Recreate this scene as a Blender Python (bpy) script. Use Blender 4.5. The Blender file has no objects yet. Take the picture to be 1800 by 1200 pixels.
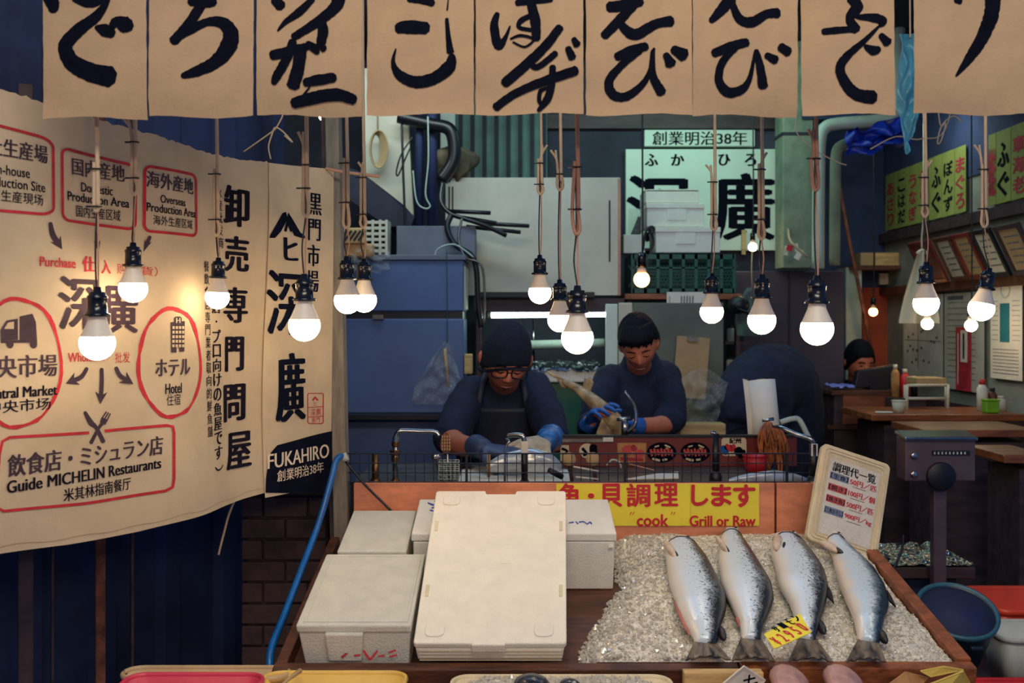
import bpy, bmesh, math, random
from mathutils import Vector as V, Matrix, Euler, noise as NZ
random.seed(7)
sc = bpy.context.scene
COL = sc.collection

# ------------------------------------------------------------------ camera, world, lamps, exposure
F = 1750.0; EYE = 1.5; HX, HY = 900.0, 565.0
cam = bpy.data.cameras.new('camera'); cam.lens = 35; cam.sensor_width = 36
cam.shift_y = -35/1800
cam.dof.use_dof = True; cam.dof.focus_distance = 2.5; cam.dof.aperture_fstop = 5.0
cam.clip_start = 0.05
camo = bpy.data.objects.new('camera', cam); COL.objects.link(camo)
camo.location = (0, 0, EYE); camo.rotation_euler = (math.pi/2, 0, 0)
sc.camera = camo
w = bpy.data.worlds.new('world'); sc.world = w; w.use_nodes = True
w.node_tree.nodes['Background'].inputs[0].default_value = (.09, .21, .50, 1)
w.node_tree.nodes['Background'].inputs[1].default_value = .60
sc.view_settings.view_transform = 'Standard'; sc.view_settings.look = 'None'
sc.view_settings.gamma = 1; sc.view_settings.use_curve_mapping = False
sc.view_settings.exposure = 0.0
BULB_STRENGTH = 30.0

def area(name, loc, aim, size, power, col):
    l = bpy.data.lights.new(name, 'AREA'); l.shape = 'RECTANGLE'; l.size, l.size_y = size
    l.energy = power; l.color = col
    o = bpy.data.objects.new(name, l); COL.objects.link(o); o.location = loc
    o.rotation_euler = (V(aim)-V(loc)).to_track_quat('-Z', 'Y').to_euler()
    return o
# unseen front lamps added to light banners and boxes; strip lights under the shop ceiling
area('unseen_top_lamp', (0.1, 0.2, 3.3), (0.1, 2.4, 1.0), (1.8, .5), 35, (1, .93, .78))
area('unseen_front_lamp', (0.5, -1.5, 2.3), (0.2, 2.2, 1.3), (1.6, .2), 26, (1, .69, .45))
area('shop_strip_lamp', (0.9, 4.9, 2.85), (0.95, 5.6, 2.0), (.9, .12), 5.5, (.52, 1, .80))
area('shop_strip_lamp', (-0.6, 4.2, 2.85), (-0.6, 5.2, 1.6), (1.2, .12), 8, (.80, 1, .92))
area('shop_cool_fill', (0.3, 3.75, 2.95), (0.4, 4.1, 1.0), (2.2, .3), 11, (.30, .55, 1))  # unseen blue fill, added to lift the dark interior towards navy
area('office_strip_lamp', (1.9, 5.6, 2.7), (2.1, 6.0, 1.3), (1.0, .12), 6, (.85, 1, .9))

# ------------------------------------------------------------------ materials
def lin(c):
    c = c/255.0
    return c/12.92 if c <= .04045 else ((c+.055)/1.055)**2.4
def rgb(t): return (lin(t[0]), lin(t[1]), lin(t[2]), 1)
MATS = {}
def mat(name, c, rough=.6, metal=0.0, var=.12, scale=12, bump=0.0, c2=None, spec=.5, trans=0, alpha=1, bscale=None, emit=None, stretch=(1, 1, 1), sss=0, thick=None):
    if name in MATS: return MATS[name]
    m = bpy.data.materials.new(name); m.use_nodes = True; nt = m.node_tree; N = nt.nodes; L = nt.links
    b = N['Principled BSDF']; b.inputs['Roughness'].default_value = rough; b.inputs['Metallic'].default_value = metal
    b.inputs['Specular IOR Level'].default_value = spec
    tc = N.new('ShaderNodeTexCoord'); mp = N.new('ShaderNodeMapping'); mp.inputs['Scale'].default_value = stretch
    L.new(tc.outputs['Object'], mp.inputs[0])
    nz = N.new('ShaderNodeTexNoise'); nz.inputs['Scale'].default_value = scale; nz.inputs['Detail'].default_value = 6
    nz.inputs['Roughness'].default_value = .6
    L.new(mp.outputs[0], nz.inputs['Vector'])
    a = V(rgb(c)[:3]); d = V(rgb(c2)[:3]) if c2 else a*(1-var*2)
    if not c2: a = a*(1+var*.6)
    cr = N.new('ShaderNodeValToRGB'); cr.color_ramp.elements[0].position = .35; cr.color_ramp.elements[1].position = .62
    cr.color_ramp.elements[0].color = (*d, 1); cr.color_ramp.elements[1].color = (*[min(1, k) for k in a], 1)
    L.new(nz.outputs['Fac'], cr.inputs[0]); L.new(cr.outputs[0], b.inputs['Base Color'])
    if bump:
        n2 = N.new('ShaderNodeTexNoise'); n2.inputs['Scale'].default_value = bscale or scale*4; n2.inputs['Detail'].default_value = 5
        L.new(mp.outputs[0], n2.inputs['Vector'])
        bp = N.new('ShaderNodeBump'); bp.inputs['Strength'].default_value = bump; bp.inputs['Distance'].default_value = .01
        L.new(n2.outputs['Fac'], bp.inputs['Height']); L.new(bp.outputs[0], b.inputs['Normal'])
    if trans: b.inputs['Transmission Weight'].default_value = trans
    if alpha < 1: b.inputs['Alpha'].default_value = alpha
    if emit:
        b.inputs['Emission Color'].default_value = (*emit[0], 1); b.inputs['Emission Strength'].default_value = emit[1]
    if sss:
        b.inputs['Subsurface Weight'].default_value = sss; b.inputs['Subsurface Radius'].default_value = (.012, .005, .003)
    if thick:      # thin cloth or paper that lets some light through
        tr = N.new('ShaderNodeBsdfTranslucent'); L.new(cr.outputs[0], tr.inputs[0])
        mx = N.new('ShaderNodeMixShader'); mx.inputs[0].default_value = thick
        L.new(b.outputs[0], mx.inputs[1]); L.new(tr.outputs[0], mx.inputs[2]); L.new(mx.outputs[0], N['Material Output'].inputs[0])
    MATS[name] = m
    return m

mat('paper', (198, 164, 126), .9, var=.08, scale=6, bump=.12, bscale=160, thick=.15)
mat('ink', (9, 12, 26), .9, var=.2, scale=60, spec=.1)
mat('cloth', (214, 192, 158), .9, var=.06, scale=7, bump=.1, bscale=220, thick=.2)
mat('cloth_strip', (220, 199, 164), .9, var=.06, scale=9, bump=.1, bscale=220, thick=.2)
mat('cloth_ink', (26, 22, 34), .9, var=.2, scale=30, spec=.1)
mat('cloth_navy', (13, 17, 36), .9, var=.2, scale=20, spec=.1)
mat('cloth_plum', (58, 36, 50), .8, var=.2, scale=30)
mat('cloth_red', (190, 34, 48), .8, var=.15, scale=40)
mat('cloth_cream', (226, 206, 178), .85, var=.06)
mat('foam', (238, 230, 210), .75, var=.03, scale=22, bump=.25, bscale=260)
mat('foam_blue', (226, 222, 208), .7, var=.03, scale=22, bump=.25, bscale=260)
mat('foam_shaded', (208, 206, 190), .75, var=.04, scale=22, bump=.3, bscale=240)  # foam darkened; weaker light on the left boxes put into the colour
mat('foam_old', (222, 206, 168), .7, var=.06, scale=18, bump=.25, bscale=220)
mat('wood_orange', (230, 146, 106), .55, var=.16, scale=7, bump=.1, stretch=(1, 3, 3))
mat('wood_rail', (150, 84, 48), .5, var=.25, scale=14, bump=.15, stretch=(2, 2, 6))
mat('wood_dark', (92, 52, 34), .55, var=.3, scale=10, bump=.15, stretch=(1, 5, 5))
mat('wood_pale', (206, 170, 112), .6, var=.15, scale=9, stretch=(1, 6, 6))
mat('wood_table', (150, 84, 46), .35, var=.25, scale=6, stretch=(1, 4, 4))
mat('wood_brown', (66, 48, 52), .6, var=.25, scale=6, stretch=(1, 4, 4))
mat('black', (15, 17, 27), .45, var=.1)
mat('black_rubber', (18, 18, 24), .35, var=.1, spec=.5)
mat('bakelite', (16, 15, 20), .22, var=.1, spec=.6)
mat('navy', (26, 40, 80), .75, var=.15, scale=6)
mat('cloth_black', (22, 32, 60), .9, var=.2, scale=26, bump=.2, bscale=90)
mat('cloth_apron', (22, 31, 56), .6, var=.25, scale=12, bump=.1)
mat('knit', (20, 28, 50), .95, var=.25, scale=60, bump=.5, bscale=240)
mat('skin', (212, 126, 94), .5, var=.05, scale=40, sss=.15)
mat('hair', (13, 15, 26), .75, var=.3, scale=80, bump=.4, bscale=150, spec=.2)
mat('glove_blue', (42, 96, 180), .4, var=.15, scale=20)
mat('glove_grey', (70, 84, 120), .5, var=.15, scale=20)
mat('glove_cream', (206, 190, 158), .85, var=.12, scale=40, bump=.3)
mat('sleeve_blue', (52, 122, 190), .35, var=.25, scale=14, bump=.4, bscale=40)
mat('cord', (204, 176, 142), .55, var=.08)
mat('cord_brown', (196, 146, 116), .55, var=.1)
mat('bulb_neck', (228, 216, 196), .45, var=.02)
mat('steel', (186, 186, 184), .22, metal=1, var=.1, scale=14)
mat('steel_dull', (128, 124, 120), .45, metal=1, var=.2, scale=14)
mat('brass', (150, 110, 72), .4, metal=1, var=.2)
mat('hose', (14, 96, 168), .3, var=.1)
mat('blue_grey', (78, 100, 142), .55, var=.08, scale=4)
mat('grey_panel', (104, 110, 122), .6, var=.1, scale=5)
mat('white_panel', (202, 198, 176), .6, var=.05, scale=5)
mat('sign_white', (206, 222, 206), .5, var=.03, scale=4)
mat('wall_teal', (92, 130, 122), .7, var=.15, scale=5)
mat('concrete', (128, 140, 120), .85, var=.16, scale=8, bump=.3)
mat('pipe_pale', (170, 186, 172), .5, var=.1, scale=8)
mat('green_crate', (10, 84, 70), .4, var=.15, scale=10)
mat('green_tank', (28, 96, 76), .4, var=.12, scale=5)
mat('teal_plastic', (18, 44, 60), .35, var=.08)
mat('tarp_blue', (22, 54, 176), .45, var=.2, scale=14, bump=.3, bscale=26)
mat('plastic_aqua', (92, 176, 200), .35, var=.15, scale=8, alpha=.8)
mat('pink_plastic', (206, 58, 84), .35, var=.06)
mat('yellow_plastic', (224, 184, 88), .4, var=.05)
mat('orange_plastic', (206, 66, 38), .4, var=.08)
mat('beige_plastic', (190, 160, 118), .45, var=.08)
mat('red_brown', (120, 44, 38), .4, var=.14, scale=6)
mat('red_plastic', (200, 34, 40), .4, var=.1)
mat('yellow_card', (246, 228, 66), .6, var=.03)
mat('yellow_old', (222, 190, 84), .6, var=.06)
mat('red_ink', (206, 34, 46), .6, var=.05)
mat('red_mark', (196, 52, 66), .6, var=.2)
mat('blue_mark', (56, 74, 170), .6, var=.2)
mat('white_paper', (226, 220, 204), .8, var=.04)
mat('grey_print', (118, 120, 124), .8, var=.3, scale=60)
mat('label_red', (206, 74, 66), .6, var=.1)
mat('label_blue', (120, 136, 160), .6, var=.1)
mat('menu_green', (140, 152, 76), .7, var=.1, scale=6)
mat('menu_red', (170, 40, 56), .7, var=.15)
mat('door_orange', (176, 74, 40), .6, var=.14, scale=5)
mat('poster_grey', (186, 190, 180), .7, var=.1, scale=9)
mat('poster_red', (196, 46, 64), .6, var=.2, scale=9)
mat('poster_teal', (34, 116, 128), .6, var=.1)
mat('tan_board', (176, 148, 104), .7, var=.06)
mat('rubber_band', (176, 98, 44), .5, var=.3, scale=30)
mat('brown_plush', (104, 92, 70), .9, var=.3)
mat('floor_wet', (46, 44, 48), .35, var=.3, scale=4, bump=.1)
mat('brick', (84, 62, 58), .8, var=.2, scale=14, bump=.3)
mat('post_wood', (134, 126, 110), .7, var=.16, scale=9, bump=.2, stretch=(6, 6, 1))
mat('rust', (120, 70, 52), .8, var=.35, scale=18, bump=.3)
mat('plastic_lilac', (118, 126, 214), .5, var=.05)
mat('lime_plastic', (120, 180, 40), .4, var=.1)
mat('monkfish', (206, 176, 124), .4, c2=(120, 96, 70), var=.3, scale=16, bump=.2)
mat('ginger', (196, 140, 80), .7, var=.2)
mat('black_wrap', (26, 34, 40), .14, var=.3, scale=20, bump=.5, bscale=30)
mat('grey_green', (104, 110, 98), .7, var=.12, scale=4)
mat('silver', (206, 214, 216), .25, metal=.4, var=.15, scale=26)
mat('recess_shade', (54, 46, 62), .5, var=.2, scale=3)  # dark tone standing for the shade in the recess
mat('paper_red', (140, 66, 54), .5, var=.2, scale=9)
mat('poster_pale', (176, 176, 162), .7, var=.08, scale=6)
mat('poster_mark', (90, 98, 104), .8, var=.2)
mat('wood_desk', (140, 76, 48), .5, var=.2, scale=6, stretch=(1, 4, 4))
mat('scale_paint', (98, 80, 84), .4, metal=.3, var=.15, scale=8)
# film of clear polythene
def film(name, c, op):
    m = bpy.data.materials.new(name); m.use_nodes = True; N = m.node_tree.nodes; L = m.node_tree.links
    b = N['Principled BSDF']; b.inputs['Base Color'].default_value = rgb(c); b.inputs['Roughness'].default_value = .15
    t = N.new('ShaderNodeBsdfTransparent'); mx = N.new('ShaderNodeMixShader')
    nz = N.new('ShaderNodeTexNoise'); nz.inputs['Scale'].default_value = 24; nz.inputs['Distortion'].default_value = 1.5
    bp = N.new('ShaderNodeBump'); bp.inputs['Strength'].default_value = .8; bp.inputs['Distance'].default_value = .02
    L.new(nz.outputs['Fac'], bp.inputs['Height']); L.new(bp.outputs[0], b.inputs['Normal'])
    mr = N.new('ShaderNodeMapRange'); mr.inputs[1].default_value = .4; mr.inputs[2].default_value = .7
    mr.inputs[3].default_value = op*.55; mr.inputs[4].default_value = min(1, op*1.5)
    L.new(nz.outputs['Fac'], mr.inputs[0]); L.new(mr.outputs[0], mx.inputs[0])
    L.new(t.outputs[0], mx.inputs[1]); L.new(b.outputs[0], mx.inputs[2]); L.new(mx.outputs[0], N['Material Output'].inputs[0])
    MATS[name] = m
film('polythene', (226, 228, 222), .28)
film('polythene_teal', (150, 205, 190), .35)
film('lens', (150, 150, 160), .10)
def glow(name, c, s):
    m = bpy.data.materials.new(name); m.use_nodes = True; N = m.node_tree.nodes
    e = N.new('ShaderNodeEmission'); e.inputs[0].default_value = (*c, 1); e.inputs[1].default_value = s
    m.node_tree.links.new(e.outputs[0], N['Material Output'].inputs[0]); MATS[name] = m
glow('bulb_light', (1, .75, .47), BULB_STRENGTH)
glow('bulb_amber', (1, .42, .14), BULB_STRENGTH*.5)
glow('tube_light', (.72, 1, .93), 16.0)
# crushed ice
def ice_mat():
    m = bpy.data.materials.new('ice'); m.use_nodes = True; N = m.node_tree.nodes; L = m.node_tree.links
    b = N['Principled BSDF']; b.inputs['Roughness'].default_value = .12
    b.inputs['IOR'].default_value = 1.31
    tc = N.new('ShaderNodeTexCoord'); vo = N.new('ShaderNodeTexVoronoi'); vo.inputs['Scale'].default_value = 150
    L.new(tc.outputs['Object'], vo.inputs['Vector'])
    nz = N.new('ShaderNodeTexNoise'); nz.inputs['Scale'].default_value = 13; nz.inputs['Detail'].default_value = 8; L.new(tc.outputs['Object'], nz.inputs['Vector'])
    cr = N.new('ShaderNodeValToRGB'); cr.color_ramp.elements[0].position = .32; cr.color_ramp.elements[1].position = .66
    cr.color_ramp.elements[0].color = rgb((214, 204, 178)); cr.color_ramp.elements[1].color = rgb((246, 240, 222))
    L.new(nz.outputs['Fac'], cr.inputs[0])
    c2 = N.new('ShaderNodeValToRGB'); c2.color_ramp.elements[0].color = rgb((190, 178, 150)); c2.color_ramp.elements[1].color = rgb((250, 246, 234)); c2.color_ramp.elements[0].position = .1
    sx = N.new('ShaderNodeSeparateColor'); L.new(vo.outputs['Color'], sx.inputs[0]); L.new(sx.outputs[0], c2.inputs[0])
    mx = N.new('ShaderNodeMix'); mx.data_type = 'RGBA'; mx.inputs['Factor'].default_value = .5; L.new(cr.outputs[0], mx.inputs['A']); L.new(c2.outputs[0], mx.inputs['B']); L.new(mx.outputs['Result'], b.inputs['Base Color'])
    bp = N.new('ShaderNodeBump'); bp.inputs['Strength'].default_value = .8; bp.inputs['Distance'].default_value = .006
    L.new(vo.outputs['Distance'], bp.inputs['Height']); L.new(bp.outputs[0], b.inputs['Normal'])
    MATS['ice'] = m
ice_mat()
mat('ice_chip', (222, 216, 200), .05, var=.03, trans=.3, spec=.8)
# salmon skin: u runs nose to tail, v runs belly to back
def fish_mat(name, back, side, belly, speck=1.0):
    m = bpy.data.materials.new(name); m.use_nodes = True; N = m.node_tree.nodes; L = m.node_tree.links
    b = N['Principled BSDF']; b.inputs['Roughness'].default_value = .27; b.inputs['Metallic'].default_value = .12
    uv = N.new('ShaderNodeUVMap'); sp = N.new('ShaderNodeSeparateXYZ'); L.new(uv.outputs[0], sp.inputs[0])
    tc = N.new('ShaderNodeTexCoord')
    nz = N.new('ShaderNodeTexNoise'); nz.inputs['Scale'].default_value = 26; nz.inputs['Detail'].default_value = 4; L.new(tc.outputs['Object'], nz.inputs['Vector'])
    ma = N.new('ShaderNodeMath'); ma.operation = 'MULTIPLY_ADD'; ma.inputs[1].default_value = .34; L.new(nz.outputs['Fac'], ma.inputs[0]); 
    sb = N.new('ShaderNodeMath'); sb.operation = 'SUBTRACT'; sb.inputs[1].default_value = .17; L.new(sp.outputs['Y'], sb.inputs[0]); L.new(sb.outputs[0], ma.inputs[2])
    cr = N.new('ShaderNodeValToRGB'); e = cr.color_ramp.elements
    e[0].position = .06; e[0].color = rgb(belly); e[1].position = .95; e[1].color = rgb(back)
    for p, c in ((.30, side), (.60, side), (.73, tuple(int(.5*x+.5*y) for x, y in zip(side, back))), (.85, back)):
        k = e.new(p); k.color = rgb(c)
    L.new(ma.outputs[0], cr.inputs[0])
    n2 = N.new('ShaderNodeTexNoise'); n2.inputs['Scale'].default_value = 190; n2.inputs['Detail'].default_value = 3; L.new(tc.outputs['Object'], n2.inputs['Vector'])
    m2 = N.new('ShaderNodeMath'); m2.operation = 'MULTIPLY_ADD'; m2.inputs[1].default_value = .42; m2.inputs[2].default_value = .0
    L.new(sp.outputs['Y'], m2.inputs[0])
    m3 = N.new('ShaderNodeMath'); m3.operation = 'ADD'; L.new(n2.outputs['Fac'], m3.inputs[0]); L.new(m2.outputs[0], m3.inputs[1])
    r2 = N.new('ShaderNodeMapRange'); r2.inputs[1].default_value = .80; r2.inputs[2].default_value = .88; r2.inputs[4].default_value = .85*speck; L.new(m3.outputs[0], r2.inputs[0])
    mx = N.new('ShaderNodeMix'); mx.data_type = 'RGBA'; L.new(r2.outputs[0], mx.inputs['Factor']); L.new(cr.outputs[0], mx.inputs['A']); mx.inputs['B'].default_value = rgb((24, 26, 32))
    L.new(mx.outputs['Result'], b.inputs['Base Color'])
    vo = N.new('ShaderNodeTexVoronoi'); vo.inputs['Scale'].default_value = 260; L.new(tc.outputs['Object'], vo.inputs['Vector'])
    bp = N.new('ShaderNodeBump'); bp.inputs['Strength'].default_value = .12; bp.inputs['Distance'].default_value = .003; L.new(vo.outputs['Distance'], bp.inputs['Height']); L.new(bp.outputs[0], b.inputs['Normal'])
    MATS[name] = m
fish_mat('salmon_skin', (46, 54, 62), (216, 228, 234), (234, 226, 212))
fish_mat('salmon_skin_blue', (52, 72, 84), (204, 222, 230), (236, 220, 200), .6)
mat('fin_dark', (128, 112, 92), .35, scale=60, c2=(36, 33, 34), stretch=(1, .3, .6))
mat('pail_rim', (44, 92, 108), .4, var=.08)
mat('slit_pink', (190, 112, 98), .4, var=.2, scale=30)
mat('fin_black', (48, 44, 46), .35, var=.3, scale=60)
mat('fin_pink', (212, 190, 168), .35, var=.15, scale=50)
mat('fish_pink', (196, 150, 140), .35, var=.2, scale=20)
mat('fish_black', (40, 46, 60), .25, var=.3, scale=20)

# ------------------------------------------------------------------ geometry helpers
WL = {}
def P(x, y, D):
    """a point of the place seen at photo pixel (x, y), D metres in front of the lens"""
    return V(((x-HX)/F*D, D, EYE-(y-HY)/F*D))
class MB:
    def __init__(s): s.v = []; s.f = []; s.m = []; s.uv = {}
    def add(s, vs, fs, mi=0):
        b = len(s.v); s.v += [V(p) for p in vs]; s.f += [tuple(i+b for i in f) for f in fs]; s.m += [mi]*len(fs); return b
    def box(s, c, size, rot=None, mi=0):
        h = [k/2 for k in size]; R = rot if rot is not None else Matrix.Identity(3)
        vs = [V(c)+R @ V((x*h[0], y*h[1], z*h[2])) for z in (-1, 1) for x, y in ((-1, -1), (1, -1), (1, 1), (-1, 1))]
        s.add(vs, [(3, 2, 1, 0), (4, 5, 6, 7), (0, 1, 5, 4), (1, 2, 6, 5), (2, 3, 7, 6), (3, 0, 4, 7)], mi); return s
    def hexa(s, a, mi=0):
        """a: 4 bottom corners then 4 top corners, both counter-clockwise from above"""
        s.add(a, [(3, 2, 1, 0), (4, 5, 6, 7), (0, 1, 5, 4), (1, 2, 6, 5), (2, 3, 7, 6), (3, 0, 4, 7)], mi); return s
    def loft(s, rings, cap=True, mi=0, close=False):
        n = len(rings[0]); b = len(s.v)
        for r in rings: s.v += [V(p) for p in r]
        k = len(rings)
        for i in range(k if close else k-1):
            j = (i+1) % k
            for q in range(n):
                s.f.append((b+i*n+q, b+i*n+(q+1) % n, b+j*n+(q+1) % n, b+j*n+q)); s.m.append(mi)
        if cap and not close:
            s.f.append(tuple(b+q for q in range(n))[::-1]); s.m.append(mi)
            s.f.append(tuple(b+(k-1)*n+q for q in range(n))); s.m.append(mi)
        return s
    def tube(s, pts, r, seg=8, mi=0, smooth=0, cap=True, close=False, flat=1.0):
        pts = [V(p) for p in pts]
        rs = list(r) if hasattr(r, '__len__') else [r]*len(pts)
        if smooth: pts, rs = spline(pts, rs, smooth)
        rings = []; prev = None; n = len(pts)
        for i, p in enumerate(pts):
            if close: t = pts[(i+1) % n]-pts[i-1]
            else: t = pts[min(i+1, n-1)]-pts[max(i-1, 0)]
            t = t.normalized() if t.length > 1e-9 else V((0, 0, 1))
            if prev is None:
                a = t.cross(V((0, 1, 0)))
                if a.length < .1: a = t.cross(V((1, 0, 0)))
            else: a = prev-t*prev.dot(t)
            a.normalize(); prev = a; c = t.cross(a)
            rings.append([p+(a*math.cos(2*math.pi*q/seg)+c*math.sin(2*math.pi*q/seg)*flat)*rs[i] for q in range(seg)])
        return s.loft(rings, cap, mi, close)
    def cyl(s, p0, p1, r0, r1=None, seg=24, mi=0): return s.tube([p0, p1], [r0, r0 if r1 is None else r1], seg, mi)
    def lathe(s, prof, org, axis=(0, 0, 1), seg=28, mi=0, cap=True):
        """prof: (radius, height) along the axis"""
        q = V((0, 0, 1)).rotation_difference(V(axis).normalized()); o = V(org)
        rings = [[o+q @ V((r*math.cos(2*math.pi*k/seg), r*math.sin(2*math.pi*k/seg), h)) for k in range(seg)] for r, h in prof]
        return s.loft(rings, cap, mi)
    def ell(s, c, r, rot=None, nu=24, nv=14, mi=0):
        R = rot if rot is not None else Matrix.Identity(3); r = (r, r, r) if not hasattr(r, '__len__') else r
        rings = []
        for j in range(nv+1):
            t = math.pi*min(max(j/nv, .02), .98)
            rings.append([V(c)+R @ V((r[0]*math.sin(t)*math.cos(2*math.pi*k/nu), r[1]*math.sin(t)*math.sin(2*math.pi*k/nu), -r[2]*math.cos(t))) for k in range(nu)])
        return s.loft(rings, True, mi)
    def grid(s, fn, nu, nv, mi=0):
        b = len(s.v)
        for j in range(nv+1):
            for i in range(nu+1): s.v.append(V(fn(i/nu, j/nv)))
        for j in range(nv):
            for i in range(nu):
                a = b+j*(nu+1)+i; s.f.append((a, a+1, a+nu+2, a+nu+1)); s.m.append(mi)
        return s
    def prism(s, outline, d, mi=0):
        """closed outline of 3-D points (convex or not), pushed along d"""
        n = len(outline); o = [V(p) for p in outline]; d = V(d)
        s.add(o+[p+d for p in o], [tuple(range(n)), tuple(range(2*n-1, n-1, -1))]+[(i, n+i, n+(i+1) % n, (i+1) % n) for i in range(n)], mi); return s
    def build(s, name, mats, parent=None, smooth=False, bevel=0, seg=2, org=None, solid=0, sub=0, kind=None, label=None):
        if isinstance(mats, str): mats = [mats]
        pw = WL.get(parent.name, V()) if parent else V()
        if parent is None:
            if org is None:
                lo = [min(v[i] for v in s.v) for i in range(3)]; hi = [max(v[i] for v in s.v) for i in range(3)]
                org = V(((lo[0]+hi[0])/2, (lo[1]+hi[1])/2, lo[2]))
            base = V(org)
        else: base = pw
        me = bpy.data.meshes.new(name); me.from_pydata([v-base for v in s.v], [], s.f)
        for k in mats: me.materials.append(MATS[k])
        for p, mi in zip(me.polygons, s.m): p.material_index = mi
        bm = bmesh.new(); bm.from_mesh(me); bmesh.ops.recalc_face_normals(bm, faces=bm.faces); bm.to_mesh(me); bm.free()
        if s.uv:
            ul = me.uv_layers.new(name='UVMap')
            for l in me.loops: ul.data[l.index].uv = s.uv.get(l.vertex_index, (0, 0))
        if smooth:
            for p in me.polygons: p.use_smooth = True
        o = bpy.data.objects.new(name, me); COL.objects.link(o)
        if parent: o.parent = parent
        else: o.location = base
        WL[o.name] = base if parent is None else pw
        if bevel:
            md = o.modifiers.new('bevel', 'BEVEL'); md.width = bevel; md.segments = seg; md.limit_method = 'ANGLE'; md.angle_limit = .7
        if solid:
            md = o.modifiers.new('solid', 'SOLIDIFY'); md.thickness = solid; md.offset = 0
        if sub:
            md = o.modifiers.new('sub', 'SUBSURF'); md.levels = md.render_levels = sub
        if kind: o['kind'] = kind
        if label and parent: o['label'] = label
        return o
def spline(pts, rs, k):
    n = len(pts); op = []; orr = []
    for i in range(n-1):
        p0, p1, p2, p3 = pts[max(i-1, 0)], pts[i], pts[i+1], pts[min(i+2, n-1)]
        for q in range(k):
            t = q/k; t2 = t*t; t3 = t2*t
            op.append(.5*((2*p1)+(p2-p0)*t+(2*p0-5*p1+4*p2-p3)*t2+(3*p1-p0-3*p2+p3)*t3)); orr.append(rs[i]*(1-t)+rs[i+1]*t)
    op.append(pts[-1]); orr.append(rs[-1])
    return op, orr
def tag(o, label, cat, group=None):
    o['label'] = label; o['category'] = cat
    if group: o['group'] = group
    return o
def thing(name, label, cat, loc, group=None):
    o = bpy.data.objects.new(name, None); COL.objects.link(o); o.location = V(loc); o.empty_display_size = .05
    WL[o.name] = V(loc); return tag(o, label, cat, group)
def struct(o): o['kind'] = 'structure'; return o
def rotz(a): return Matrix.Rotation(a, 3, 'Z')
def rotx(a): return Matrix.Rotation(a, 3, 'X')
def roty(a): return Matrix.Rotation(a, 3, 'Y')
def basis(u, v, n): return Matrix((u, v, n)).transposed()

# ------------------------------------------------------------------ writing
_txt = {}
def glyphs(body):
    if body in _txt: return _txt[body]
    cu = bpy.data.curves.new('t', 'FONT'); cu.body = body; cu.resolution_u = 3
    o = bpy.data.objects.new('t', cu); COL.objects.link(o)
    dg = bpy.context.evaluated_depsgraph_get(); dg.update()
    me = bpy.data.meshes.new_from_object(o.evaluated_get(dg))
    vs = [(v.co.x, v.co.y) for v in me.vertices]; fs = [tuple(p.vertices) for p in me.polygons]
    bpy.data.objects.remove(o); bpy.data.curves.remove(cu); bpy.data.meshes.remove(me)
    x0 = min(v[0] for v in vs); x1 = max(v[0] for v in vs); y0 = min(v[1] for v in vs); y1 = max(v[1] for v in vs)
    _txt[body] = ([((x-(x0+x1)/2)/(x1-x0), (y-(y0+y1)/2)/max(y1-y0, 1e-4)) for x, y in vs], fs)
    return _txt[body]
class Surf:
    """a sheet: origin o, unit axes u (right) and v (up); bend(u, v) lifts it along its normal towards the viewer"""
    def __init__(s, o, u, v, bend=None):
        s.o = V(o); s.u = V(u).normalized(); v = V(v); s.v = (v-s.u*v.dot(s.u)).normalized(); s.n = s.u.cross(s.v); s.bend = bend
        if s.n.y > 0 : s.n = -s.n
    def at(s, a, b, h=0.0):
        return s.o+s.u*a+s.v*b+s.n*(h+(s.bend(a, b) if s.bend else 0))
    def inv(s, x, y):
        d = V(((x-HX)/F, 1, -(y-HY)/F)); e = V((0, 0, EYE)); t = (s.o-e).dot(s.n)/d.dot(s.n); p = e+d*t-s.o
        return p.dot(s.u), p.dot(s.v)
    def sc(s, x, y):
        a = s.inv(x-1, y); b = s.inv(x+1, y); c = s.inv(x, y-1); d = s.inv(x, y+1)
        return abs(b[0]-a[0])/2, abs(d[1]-c[1])/2
def text(mb, sf, body, cx, cy, wpx, hpx, bold=0, mi=0, h=.0012, rot=0, slant=0, boldy=0):
    """letters of body filling a box of wpx by hpx photo pixels about (cx, cy) on the sheet sf"""
    a, b = sf.inv(cx, cy); su, sv = sf.sc(cx, cy); text_uv(mb, sf, body, a, b, wpx*su, hpx*sv, bold, mi, h, rot, slant, boldy)
def text_uv(mb, sf, body, a, b, W, H, bold=0, mi=0, h=.0012, rot=0, slant=0, boldy=0):
    vs, fs = glyphs(body); c, s = math.cos(rot), math.sin(rot)
    offs = [(0, 0)]
    if bold: offs += [(bold, 0), (-bold, 0)]
    if boldy: offs += [(0, boldy), (0, -boldy)]
    for k, (dx, dy) in enumerate(offs):
        out = []
        for x, y in vs:
            X = x*W+dx*H+slant*y*H; Y = y*H+dy*H; out.append(sf.at(a+X*c-Y*s, b+X*s+Y*c, h+k*.00007))
        mb.add(out, fs, mi)
def vtext(mb, sf, body, pts, wpx, hpx, **k):
    n = len(body)
    for i, ch in enumerate(body):
        t = i/(n-1) if n > 1 else 0
        wq, hq = (wpx*.22, hpx*.17) if ch == '・' else (wpx, hpx)
        text(mb, sf, ch, pts[0][0]*(1-t)+pts[1][0]*t, pts[0][1]*(1-t)+pts[1][1]*t, wq, hq, **k)
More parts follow.
